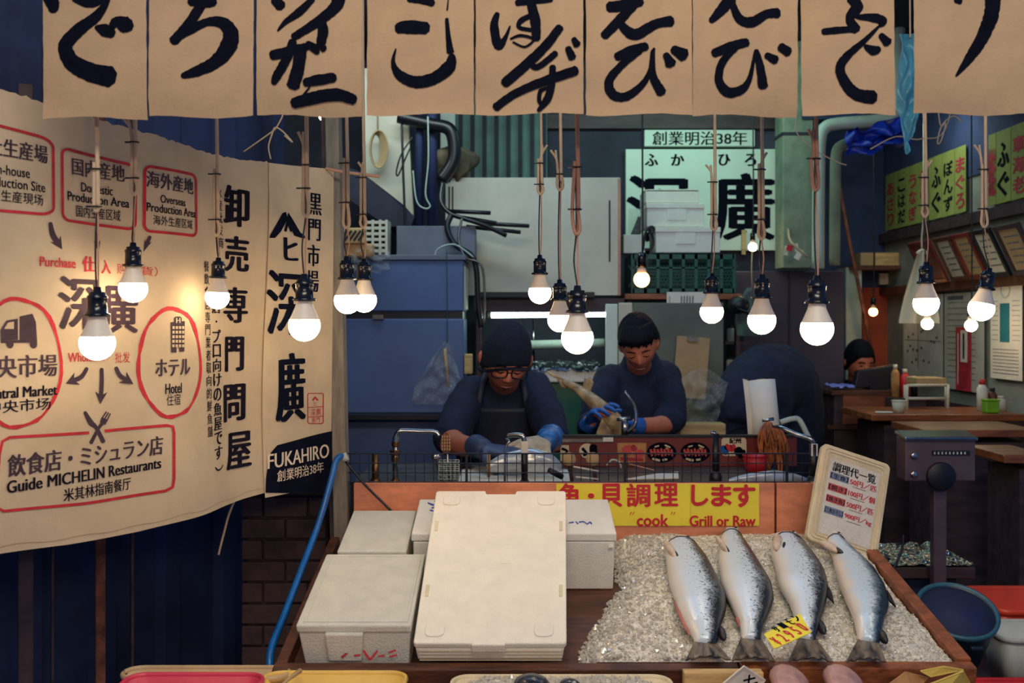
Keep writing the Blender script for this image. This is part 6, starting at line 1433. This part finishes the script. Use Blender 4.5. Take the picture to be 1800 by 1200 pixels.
for px, lb_ in ((1000, 'round pale brush head, left of the pair before the sticker panel'), (1042, 'round pale brush head, right of the pair before the sticker panel')):
    t = thing('scrub_brush', lb_, 'brush', P(px, 846, 3.1)); m = MB(); q = P(px, 807, 3.1); m.lathe([(.006, -.012), (.020, -.010), (.022, .004), (.012, .010)], q, (0, -1, .2), 20); m.build('brush_head', 'tan_board', t, True)
    m = MB(); m.cyl(q+V((0, .008, 0)), V((q.x+.012, 3.12, .99)), .006, seg=10); m.build('handle', 'wood_dark', t, True)
for i, (x0, y0, x1, y1, mn, r, lb_) in enumerate(((965, 826, 988, 838, 'black', .009, 'short thick black knife handle right of the cream glove'), (1008, 820, 1052, 828, 'white_paper', .003, 'upper pale stick lying in the clutter before the panel'), (1012, 838, 1052, 842, 'white_paper', .003, 'lower pale stick lying in the clutter before the panel'), (1150, 826, 1105, 815, 'cord_brown', .002, 'thin brown skewer leaning in front of the oval stickers'))):
    m = MB(); m.cyl(P(x0, y0, 3.05+.02*i), P(x1, y1, 3.07+.02*i), r, seg=10); o = m.build(('knife_handle', 'stick', 'stick', 'skewer')[i], mn, None, True); tag(o, lb_, ('knife', 'stick', 'stick', 'skewer')[i])
tubeo('looped_wire', 'curled white wire loop in the clutter before the panel', 'wire', 'pipe_pale', [(1066, 818, 3.08), (1076, 808, 3.08), (1088, 812, 3.08), (1092, 822, 3.08)], .003)
m = MB(); m.prism([P(1100, 843, 2.95), P(1193, 841, 2.95), P(1192, 830, 3.15), P(1150, 834, 3.15)], V((0, 0, .003))); tag(m.build('paper_sheet', 'white_paper'), 'white paper sheet lying on the worktop below the oval stickers', 'paper')
t = thing('red_cup', 'red plastic tub standing below the 紀州 sticker', 'tub', P(1328, 840, 3.42)); q = P(1328, 838, 3.42); MB().lathe([(.036, 0), (.042, .052), (.039, .052), (.034, .004)], V((q.x, 3.42, .988)), seg=28).build('tub_wall', 'red_plastic', t, True); MB().lathe([(.041, .048), (.045, .050), (.045, .056), (.040, .056)], V((q.x, 3.42, .988)), seg=28, cap=False).build('rim', 'red_plastic', t, True)
t = thing('wrapped_fish', 'long silvery fish lying along the worktop below the rubber bands', 'fish', P(1350, 845, 3.15)); m = MB(); m.tube([P(1280, 846, 3.1), P(1310, 842, 3.12), P(1360, 838, 3.14), P(1395, 840, 3.15), P(1422, 845, 3.16)], [.006, .016, .022, .015, .005], 14, smooth=5, flat=.7); m.build('body', 'silver', t, True)
m = MB(); m.prism([P(1282, 846, 3.1), P(1268, 841, 3.1), P(1270, 850, 3.1)], V((0, .004, 0))); m.build('tail_fin', 'fin_dark', t)
# ------------------------------------------------------------------ right-hand office side
RW = Surf((2.488, 5.2, 1.5), (0, -1, 0), (0, 0, 1))
t = thing('recess_block', 'dark cabinet block added to fill the shaded recess behind the biggest lone bulb', 'cabinet', P(1385, 900, 5.4))  # block added where the recess is dark with shade
to_floor(1292, 1484, 476, 5.45, .22, 'cabinet_body', 'recess_shade', t, .006); pbox(MB(), 1386, 1389, 480, 1000, 5.445, .01).build('door_seam', 'black', t); pbox(MB(), 1394, 1398, 640, 690, 5.435, .015).build('handle', 'steel_dull', t, bevel=.002)
t = thing('support_column', 'pale greenish concrete column right of the shop sign', 'column', P(1402, 470, 5.3))
a, b = P(1376, 0, 5.3), P(1430, 0, 5.3); MB().box(((a.x+b.x)/2, 5.38, 2.39), (b.x-a.x, .16, 1.21)).build('column_shaft', 'concrete', t, bevel=.006)
m = MB(); m.box(((a.x+b.x)/2, 5.38, 2.50), (b.x-a.x+.01, .17, .015)); m.build('joint_band', 'wall_brown', t)
tubeo('drain_pipe', 'pale drain pipe bending left to right under the banners, outer of two', 'pipe', 'pipe_pale', [(1438, 472, 5.1), (1439, 320, 5.1), (1441, 250, 5.1), (1450, 225, 5.1), (1475, 217, 5.1), (1540, 212, 5.1), (1568, 205, 5.1), (1578, 180, 5.1), (1580, 49, 5.1)], .032, 6, 16)
tubeo('drain_pipe', 'olive drain pipe nested inside the bend of the pale one', 'pipe', 'concrete', [(1467, 466, 5.2), (1468, 330, 5.2), (1470, 272, 5.2), (1480, 256, 5.2), (1510, 248, 5.2), (1538, 242, 5.2), (1560, 230, 5.2), (1564, 200, 5.2), (1564, 59, 5.2)], .028, 6, 16)
struct(MB().box((P(1500, 0, 5.3).x, 5.35, 2.60), (.55, .12, .05)).build('trim_pipe_bracket', 'wall_navy'))
def crumple(p0, du, dv, amp, seed, fr=5): return lambda u, v: p0+du*u+dv*v+V((amp*NZ.noise(V((u*fr, v*fr, seed))), 2*amp*NZ.noise(V((u*fr, v*fr, seed+9))), amp*NZ.noise(V((u*fr, v*fr, seed+17)))))
m = MB(); p = P(1482, 230, 5.05); m.grid(crumple(p, P(1590, 206, 5.05)-p, P(1492, 276, 5.05)-p, .05, 3, 4), 36, 24); tag(m.build('blue_tarpaulin', 'tarp_blue', None, True), 'bunched bright blue tarpaulin tied under the ceiling pipes', 'tarpaulin')
m = MB(); q = [P(1580, 92, 3.2), P(1622, 92, 3.2), P(1600, 262, 3.2), P(1618, 200, 3.2)]
def aqua(u, v):
    l = 1580+3*math.sin(v*9)+ (8*max(0, v-.75)*4); r = 1622-14*max(0, v-.6)*2.5; y = 60+(212+(-10 if u > .6 else 0)-abs(u-.25)*40*v)*v; x = l+(r-l)*u; c = P(x, y, 3.2); return c+V((0, .03*NZ.noise(V((u*4, v*6, 2))), 0))
m.grid(aqua, 16, 30); o = m.build('plastic_sheet', 'plastic_aqua', None, True); m = MB(); m.tube([P(1600, 66, 3.2), P(1598, -255, 3.2)], .003, 6); m.build('hanging_cord', 'cord', o); tag(o, 'aqua plastic sheet hanging in the gap between two paper banners', 'plastic sheet')
for pts, D_, lb_ in (([(1398, -6), (1399, 200), (1400, 232), (1430, 262), (1470, 284), (1488, 290)], 4.6, 'white string stretched past the pale drain pipe'), ([(1530, 262), (1575, 240), (1620, 244), (1668, 210), (1690, -30)], 4.4, 'white string tying the blue tarpaulin'), ([(1640, -60), (1650, 200), (1662, 215), (1654, 248), (1648, 250), (1656, 220), (1676, 204), (1690, 214)], 4.2, 'loop of white string hanging right of the aqua sheet')):
    tubeo('string', lb_, 'string', 'cord', [(x, y, D_) for x, y in pts], .0028)
tubeo('bamboo_pole', 'thin bamboo pole leaning in front of the office door', 'pole', 'rust', [(1474, 318, 6.32), (1492, 420, 6.32), (1513, 520, 6.32), (1545, 690, 6.32), (1598, 980, 6.32)], .012, 4)
# menu papers on the right wall
def menu(px0, px1, ytop, ybot, label, col, marks, n=1):
    a0, b0 = RW.inv(px0, ybot); a1, b1 = RW.inv(px1, ybot); zt = 2.47-1.5; zb = 2.10-1.5
    m = MB(); m.prism([RW.at(a0+.003, zb, .001), RW.at(a1-.003, zb+.004, .001), RW.at(a1-.003, zt, .001), RW.at(a0+.003, zt, .001)], RW.n*.002)
    o = m.build('menu_strip', 'menu_green'); tag(o, label, 'menu paper', 'menu strips on the right wall'); m = MB(); w_ = a1-a0
    for i, ch in enumerate(marks): h = .30/len(marks); text_uv(m, RW, ch, (a0+a1)/2, zt-.05-h*(i+.5), min(w_*.74, h*1.1), h*.80, bold=.06, boldy=.03, h=.0045)
    m.build('brush_writing', col, o)
xs = [1557, 1576, 1596, 1615, 1637, 1657, 1679, 1699]
for i, (mk, c, lb_) in enumerate((('あさり', 'menu_red', 'red'), ('こはだ', 'ink', 'black'), ('うなぎ', 'menu_red', 'red'), ('数の子', 'menu_red', 'red'), ('ふぐ', 'ink', 'black'), ('ぼんず', 'ink', 'black'), ('まぐろ', 'menu_red', 'red'))):
    menu(xs[i], xs[i+1], 280, 400-5*i, 'yellow-green menu strip with %s brushed %s on the right wall' % (lb_, mk), c, mk)
for i, (x0, x1, mk, c, lb_) in enumerate(((1738, 1752, '鮭', 'menu_red', 'red'), (1752, 1778, 'ふぐ', 'ink', 'black'), (1778, 1806, '車海老', 'menu_red', 'red'))):
    menu(x0, x1, 230, 360, 'wider menu strip with %s brushed %s nearest the right edge of the photo' % (lb_, mk), c, mk)
# framed certificates leaning out from the wall
for i, (yc, wd, mn, lb_) in enumerate(((5.72, .30, 'red_brown', 'reddish framed certificate, farthest left of the row on the right wall'), (5.42, .20, 'wood_dark', 'narrow dark framed certificate next to the reddish one'), (5.20, .20, 'red_brown', 'narrow brown framed certificate behind the tilted bulb'), (4.97, .20, 'black', 'black framed pale certificate right of the tilted bulb'), (4.71, .24, 'wood_brown', 'framed certificate cut by the right edge of the photo'))):
    b0 = V((2.452, yc, 1.728)); up = V((-.11, 0, .235)); u = V((0, -1, 0)); n = up.cross(V((0, 1, 0))).normalized(); n = -n if n.x > 0 else n
    t = thing('picture_frame', lb_, 'framed certificate', b0, 'framed certificates on the right wall')
    def fr(m, x0, x1, y0, y1, h0, h1): m.prism([b0+u*(x*wd)+up*y+n*h0 for x, y in ((x0, y0), (x1, y0), (x1, y1), (x0, y1))], n*(h1-h0))
    for x0, x1, y0, y1 in ((-.5, .5, 0, .09), (-.5, .5, .91, 1), (-.5, -.40, .09, .91), (.40, .5, .09, .91)): m = MB(); fr(m, x0, x1, y0, y1, 0, .018); m.build('frame_rail', mn, t, bevel=.002)
    m = MB(); fr(m, -.41, .41, .08, .92, .002, .008); c = m.build('certificate', ('label_red', 'white_panel', 'tan_board', 'white_panel', 'tan_board')[i] if i else 'paper_red', t)
    m = MB()
    for k in range(5): fr(m, -.28, .28-.1*(k % 2), .75-.13*k, .78-.13*k, .0085, .009)
    m.build('print_lines', 'grey_print', c)
# posters and calendar
def poster(label, y0, y1, z0, z1, mn, marks, cat='poster', nm='poster', x=0.0, flip=None):
    o = MB(); o.prism([RW.at(5.2-y0, z0-1.5, .002+x), RW.at(5.2-y1, z0-1.5, .002+x), RW.at(5.2-y1, z1-1.5, .002+x), RW.at(5.2-y0, z1-1.5, .002+x)], RW.n*.002); ob = o.build(nm, mn); tag(ob, label, cat)
    for mt, rects in marks:
        m = MB()
        for (a, b, c, d) in rects:
            Y0 = y0+(y1-y0)*a; Y1 = y0+(y1-y0)*b; Z0 = z0+(z1-z0)*c; Z1 = z0+(z1-z0)*d
            m.prism([RW.at(5.2-Y0, Z0-1.5, .005+x), RW.at(5.2-Y1, Z0-1.5, .005+x), RW.at(5.2-Y1, Z1-1.5, .005+x), RW.at(5.2-Y0, Z1-1.5, .005+x)], RW.n*.001)
        m.build('printed_marks', mt, ob)
    return ob
rm = random.Random(11)
poster('pale street map with scattered dark marks on the wall behind the desk', 6.32, 5.74, 1.16, 1.66, 'poster_grey', (('poster_mark', [(a, a+.04, b, b+.03) for a, b in [(rm.uniform(.1, .9), rm.uniform(.15, .85)) for _ in range(26)]]+[(.05, .95, .45, .455), (.4, .408, .1, .9)]),))
poster('pale printed sheet between the street map and the calendar', 5.72, 5.24, 1.12, 1.66, 'poster_pale', (('poster_mark', [(.1, .8, .9-.06*k, .905-.06*k) for k in range(14)]+[(.1, .5, .93, .97)]),))
poster('red and white vertical poster hanging on the pale sheet', 5.56, 5.38, 1.12, 1.47, 'poster_red', (('white_paper', [(.35, .8, .45, .95), (.15, .2, .1, .9)]), ('menu_red', [(.5, .62, .5, .9), (.2, .8, .05, .3)])), x=.006)
o = poster('large white calendar with a teal vertical panel at the right edge', 5.16, 4.84, 1.21, 1.70, 'white_paper', (('poster_teal', [(.32, .62, .38, .78)]), ('grey_print', [(.08, .9, .30-.035*k, .307-.035*k) for k in range(8)]+[(.7, .95, .4+.05*k, .405+.05*k) for k in range(9)]+[(.06, .26, .4+.05*k, .405+.05*k) for k in range(9)])), 'calendar', 'calendar', .004)
m = MB(); m.tube([RW.at(5.2-5.0+.045*math.cos(a), .16+.04*math.sin(a), .011) for a in [k*math.pi/10 for k in range(20)]], .004, 6, close=True); m.build('round_emblem', 'poster_grey', o)
# door, shelf and things at the office back
struct(pbox(MB(), 1516, 1592, 505, 720, 6.66, .035).build('door_1', 'door_orange', bevel=.004))
struct(pbox(MB(), 1516, 1592, 720, 970, 6.66, .035).build('door_2', 'wood_brown'))
simple('metal_locker', 'narrow pale green metal upright left of the orange door', 'locker', 'pipe_pale', 1487, 1515, 470, 968, 6.45, .2)
t = thing('high_shelf', 'high shelf with paper boxes above the orange door', 'shelf', P(1550, 470, 6.5)); pbox(MB(), 1495, 1625, 467, 474, 6.42, .27).build('shelf_plank', 'wood_dark', t)
for x0, x1, y0, y1, mn, lb_ in ((1513, 1537, 444, 466.5, 'tan_board', 'small tan paper box on the high shelf, left of the pair'), (1539, 1584, 444, 466.5, 'wood_pale', 'wide tan paper box on the high shelf, right of the pair'), (1586, 1622, 410, 466.5, 'label_red', 'dull reddish paper box on the high shelf, rightmost')):
    simple('paper_box', lb_, 'box', mn, x0, x1, y0, y1, 6.46, .16, .002, 'boxes on the high shelf')
simple('wall_socket', 'pale socket box on the wall above the orange door bulb', 'socket box', 'white_panel', 1547, 1562, 480, 500, 6.62, .035, .003)
m = MB()
def apron(u, v):
    w_ = 8+ (52)*min(1, v*1.05)**.8; x = 1621-w_*.62+w_*u*1.06; y = 444+(124)*v; return P(x, y, 5.35)+V((0, .03*math.sin(u*9+v*2), 0))
m.grid(apron, 20, 24); o = m.build('white_apron', 'white_panel', None, True); tag(o, 'white apron hanging to a point behind a bulb on the right', 'apron')
m = MB(); m.tube([P(1621, 446, 5.35), P(1620, 420, 5.36), P(1624, 380, 5.36), P(1624, 73, 5.36)], .005, 6); m.tube([P(1612, 446, 5.35), P(1621, 440, 5.35), P(1630, 446, 5.35)], .010, 8, smooth=4); m.build('apron_tie', 'white_panel', o, True)
# desk, monitor
t = thing('office_desk', 'tall brown desk box in front of the sitting man', 'desk', P(1525, 900, 5.2))
to_floor(1466, 1582, 694, 5.22, .18, 'desk_body', 'wood_brown', t); pbox(MB(), 1482, 1576, 690, 746, 5.205, .02).build('front_panel', 'wood_desk', t, bevel=.004); pbox(MB(), 1462, 1586, 687, 694, 5.2, .22).build('desktop', 'wood_dark', t)
pbox(MB(), 1455, 1600, 748, 754, 5.19, .03).build('lower_ledge', 'wood_dark', t)
t = thing('computer_monitor', 'dark computer monitor seen from behind on the tall desk', 'monitor', P(1545, 687, 5.4))
m = MB(); m.prism([P(x, y, 5.3) for x, y in ((1502, 682), (1508, 652), (1575, 640), (1592, 655), (1588, 682))], V((0, .06, 0))); m.build('monitor_back', 'black', t, bevel=.006); pbox(MB(), 1530, 1560, 678, 687, 5.27, .12).build('monitor_foot', 'black', t)
m = MB(); p = P(1462, 684, 5.25); m.grid(crumple(p+V((0, 0, .012)), P(1504, 684, 5.25)-p, V((0, .12, .01)), .012, 5, 6), 14, 8); tag(m.build('folded_cloth', 'plastic_lilac', None, True), 'lilac folded cloth at the left end of the tall desk', 'cloth')
for x0, x1, y0, mn, lb_ in ((1564, 1578, 640, 'ginger', 'tan bottle standing beside the monitor'), (1580, 1596, 648, 'red_plastic', 'red tin beside the monitor'), (1598, 1610, 660, 'black', 'small dark jar beside the red tin')):
    c = P((x0+x1)/2, 700, 5.14); c.y = 5.12; r = (x1-x0)/2/F*5.14; zt = P(0, y0, 5.14).z; zb = 1.113
    t = thing('bottle' if mn == 'ginger' else 'tin' if mn == 'red_plastic' else 'jar', lb_, 'container', V((c.x, 5.12, zb))); MB().lathe([(r, 0), (r, (zt-zb)*.72), (r*.45, (zt-zb)*.86)], (c.x, 5.12, zb), seg=20).build('container_body', mn, t, True); MB().lathe([(r*.5, (zt-zb)*.86), (r*.5, zt-zb)], (c.x, 5.12, zb), seg=16).build('cap', 'white_panel', t, True)
t = thing('side_cabinet', 'dark low cabinet right of the desk carrying the tin and bottles', 'cabinet', P(1590, 900, 5.0)); a, b = P(1560, 700, 5.14), P(1618, 700, 5.14); MB().box(((a.x+b.x)/2, 5.12, .555), (b.x-a.x, .11, 1.11)).build('cabinet_body', 'wood_brown', t, bevel=.004)
t = thing('metal_rack', 'pale metal stool frame on the long table near the calendar wall', 'stool', P(1632, 722, 4.95))
for x in (1594, 1666): m = MB(); m.cyl(P(x, 722, 4.92), P(x, 676, 4.92), .008, seg=10); m.build('leg', 'white_panel', t, True); m = MB(); m.cyl(P(x-3, 720, 5.08), P(x-3, 676, 5.08), .008, seg=10); m.build('leg', 'white_panel', t, True)
for y in (700, 677): m = MB(); m.cyl(P(1594, y, 4.92), P(1666, y, 4.92), .007, seg=10); m.build('stretcher', 'white_panel', t, True)
pbox(MB(), 1612, 1664, 664, 676, 4.93, .14).build('seat', 'tan_board', t, bevel=.004)
for nm, lb_, x0, x1, y, D_, dp in (('long_table', 'long brown table with bottles, farther of the tables at the right', 1532, 1802, 724, 4.62, .42), ('long_table', 'long brown table, middle one at the right edge', 1625, 1830, 752, 4.05, .36), ('long_table', 'table corner just showing at the right edge below the others', 1765, 1850, 797, 3.55, .3)):
    t = thing(nm, lb_, 'table', P((x0+x1)/2, 1000, D_), 'tables at the right'); a, b = P(x0, y, D_), P(x1, y, D_)
    z = EYE-(y+10-HY)/F*D_; bx = min(b.x, 2.46)
    MB().box(((a.x+bx)/2, D_+dp/2, z), (bx-a.x, dp, .03)).build('tabletop', 'wood_table', t, bevel=.004); MB().box(((a.x+bx)/2+.03, D_+dp/2, z*.5-.02), (bx-a.x-.08, dp-.06, z-.04)).build('table_body', 'wood_brown', t)
zt = EYE-(734-HY)/F*4.62+.016
t = thing('paper_cup', 'small pale cup on the left end of the farther table', 'cup', V((P(1580, 0, 4.72).x, 4.72, zt))); MB().lathe([(.024, 0), (.033, .055), (.030, .055), (.022, .004)], (P(1580, 0, 4.72).x, 4.72, zt), seg=24).build('cup_wall', 'white_panel', t, True); MB().tube([V((P(1580, 0, 4.72).x+.033*math.cos(a), 4.72+.033*math.sin(a), zt+.055)) for a in [k*math.pi/10 for k in range(20)]], .0025, 6, close=True).build('rim', 'white_panel', t, True)
m = MB(); c = V((P(1555, 0, 4.7).x, 4.7, zt+.002)); m.prism([c+V((-.05, -.02, 0)), c+V((.03, -.03, 0)), c+V((.045, .03, 0)), c+V((-.03, .04, 0))], V((0, 0, .002))); tag(m.build('paper_sheet', 'white_paper'), 'small white paper on the left end of the farther table', 'paper')
for x, w_, h, mn, cap, lb_ in ((1730, 18, .15, 'white_paper', 'red_plastic', 'white box-like bottle with red top on the farther table'), (1748, 15, .11, 'wood_dark', 'black', 'dark sauce bottle between the white bottle and the green tub'), (1763, 18, .07, 'white_panel', 'white_panel', 'squat white jar at the right of the condiments')):
    r = w_/2/F*4.8; c = V((P(x, 0, 4.8).x, 4.82, zt)); t = thing('condiment_bottle', lb_, 'bottle', c); MB().lathe([(r, 0), (r, h*.7), (r*.5, h*.85)], c, seg=20).build('bottle_body', mn, t, True); MB().lathe([(r*.55, h*.82), (r*.55, h)], c, seg=16).build('cap', cap, t, True)
c = P(1741, 0, 4.7); t = thing('lime_tub', 'lime green tub in front of the condiment bottles', 'tub', V((c.x, 4.7, zt))); MB().box((c.x, 4.7, zt+.028), (.065, .05, .055)).build('tub_body', 'lime_plastic', t, bevel=.006); MB().box((c.x, 4.7, zt+.060), (.07, .055, .008)).build('tub_lid', 'lime_plastic', t, bevel=.002)
# odds and ends in the dark recess
bag('hanging_bag', 'clear plastic bag hanging in the dark recess left of the lone bulb', lambda u, v: P(1322+(u-.5)*(16+44*math.sin(v*2.2))+4*NZ.noise(V((u*4, v*4, 2))), 505+85*v, 5.0+.05*NZ.noise(V((u*4, v*5, 8)))), mn='polythene_teal')
m = MB(); m.tube([P(1322, 506, 5.0), P(1321, 470, 5.0), P(1322, 440, 5.02)], .003, 6); tag(m.build('hanging_string', 'cord', None, True), 'string holding the clear bag in the dark recess', 'string')
t = thing('work_hat', 'black peaked hat hanging in the dark recess beside the clear bag', 'hat', P(1298, 548, 4.93)); m = MB(); m.ell(P(1298, 536, 4.93), (.055, .055, .045), None, 20, 12); m.build('crown', 'black', t, True); m = MB(); m.ell(P(1310, 548, 4.88), (.045, .03, .008), roty(.4), 16, 8); m.build('brim', 'black', t, True)
m = MB(); m.tube([P(1298, 522, 4.93), P(1297, 526, 5.03)], .003, 6); tag(m.build('hook_cord', 'black', None, True), 'short cord from which the black hat hangs', 'cord')
for i, (x, y, mn, lb_) in enumerate(((1285, 585, 'pipe_pale', 'pale jar on the upper recess shelf, left'), (1300, 587, 'green_crate', 'green jar on the upper recess shelf'), (1284, 640, 'white_panel', 'white jar on the lower recess shelf, left'), (1304, 641, 'pipe_pale', 'pale jar on the lower recess shelf, right'))):
    D_ = 5.28; r = .022; c = P(x, y, D_); zb = P(0, 600 if y < 610 else 655, D_).z; h = .085+.02*(i % 2); t = thing('storage_jar', lb_, 'jar', V((c.x, D_, zb)), 'jars in the recess'); MB().lathe([(r, 0), (r, h*.75), (r*.7, h*.85)], (c.x, D_, zb), seg=18).build('jar_body', mn, t, True); MB().lathe([(r*.75, h*.82), (r*.75, h)], (c.x, D_, zb), seg=16).build('lid', 'black', t, True)
t = thing('recess_shelf', 'small two-tier shelf of jars in the dark recess', 'shelf', P(1294, 660, 5.3))
for y in (600, 655): a, b = P(1275, y, 5.2), P(1318, y, 5.2); MB().box(((a.x+b.x)/2, 5.3, P(0, y, 5.28).z-.007), (b.x-a.x, .2, .012)).build('shelf_board', 'wood_brown', t)
for x in (1275, 1317): a = P(x, 0, 5.25); MB().box((a.x, 5.38, .62), (.012, .02, 1.24)).build('upright', 'wood_brown', t)
t = thing('hanging_tags', 'red and white paper tags dangling below the concrete column', 'tags', P(1395, 470, 5.1))
for k, (x, y, mn, w_, h, rr_) in enumerate(((1404, 447, 'white_paper', .028, .055, .5), (1400, 435, 'white_paper', .02, .04, -.2), (1388, 436, 'red_plastic', .03, .03, .3), (1395, 432, 'cord_brown', .04, .012, -.6), (1382, 440, 'white_panel', .02, .05, .1))):
    MB().box(P(x, y, 5.1+.01*k), (w_, .004, h), roty(rr_)).build('paper_tag', mn, t)
m = MB(); m.tube([P(1386, 402, 5.3), P(1390, 424, 5.1), P(1420, 452, 5.1)], .006, 6, smooth=4); m.build('tag_string', 'cord', t, True)
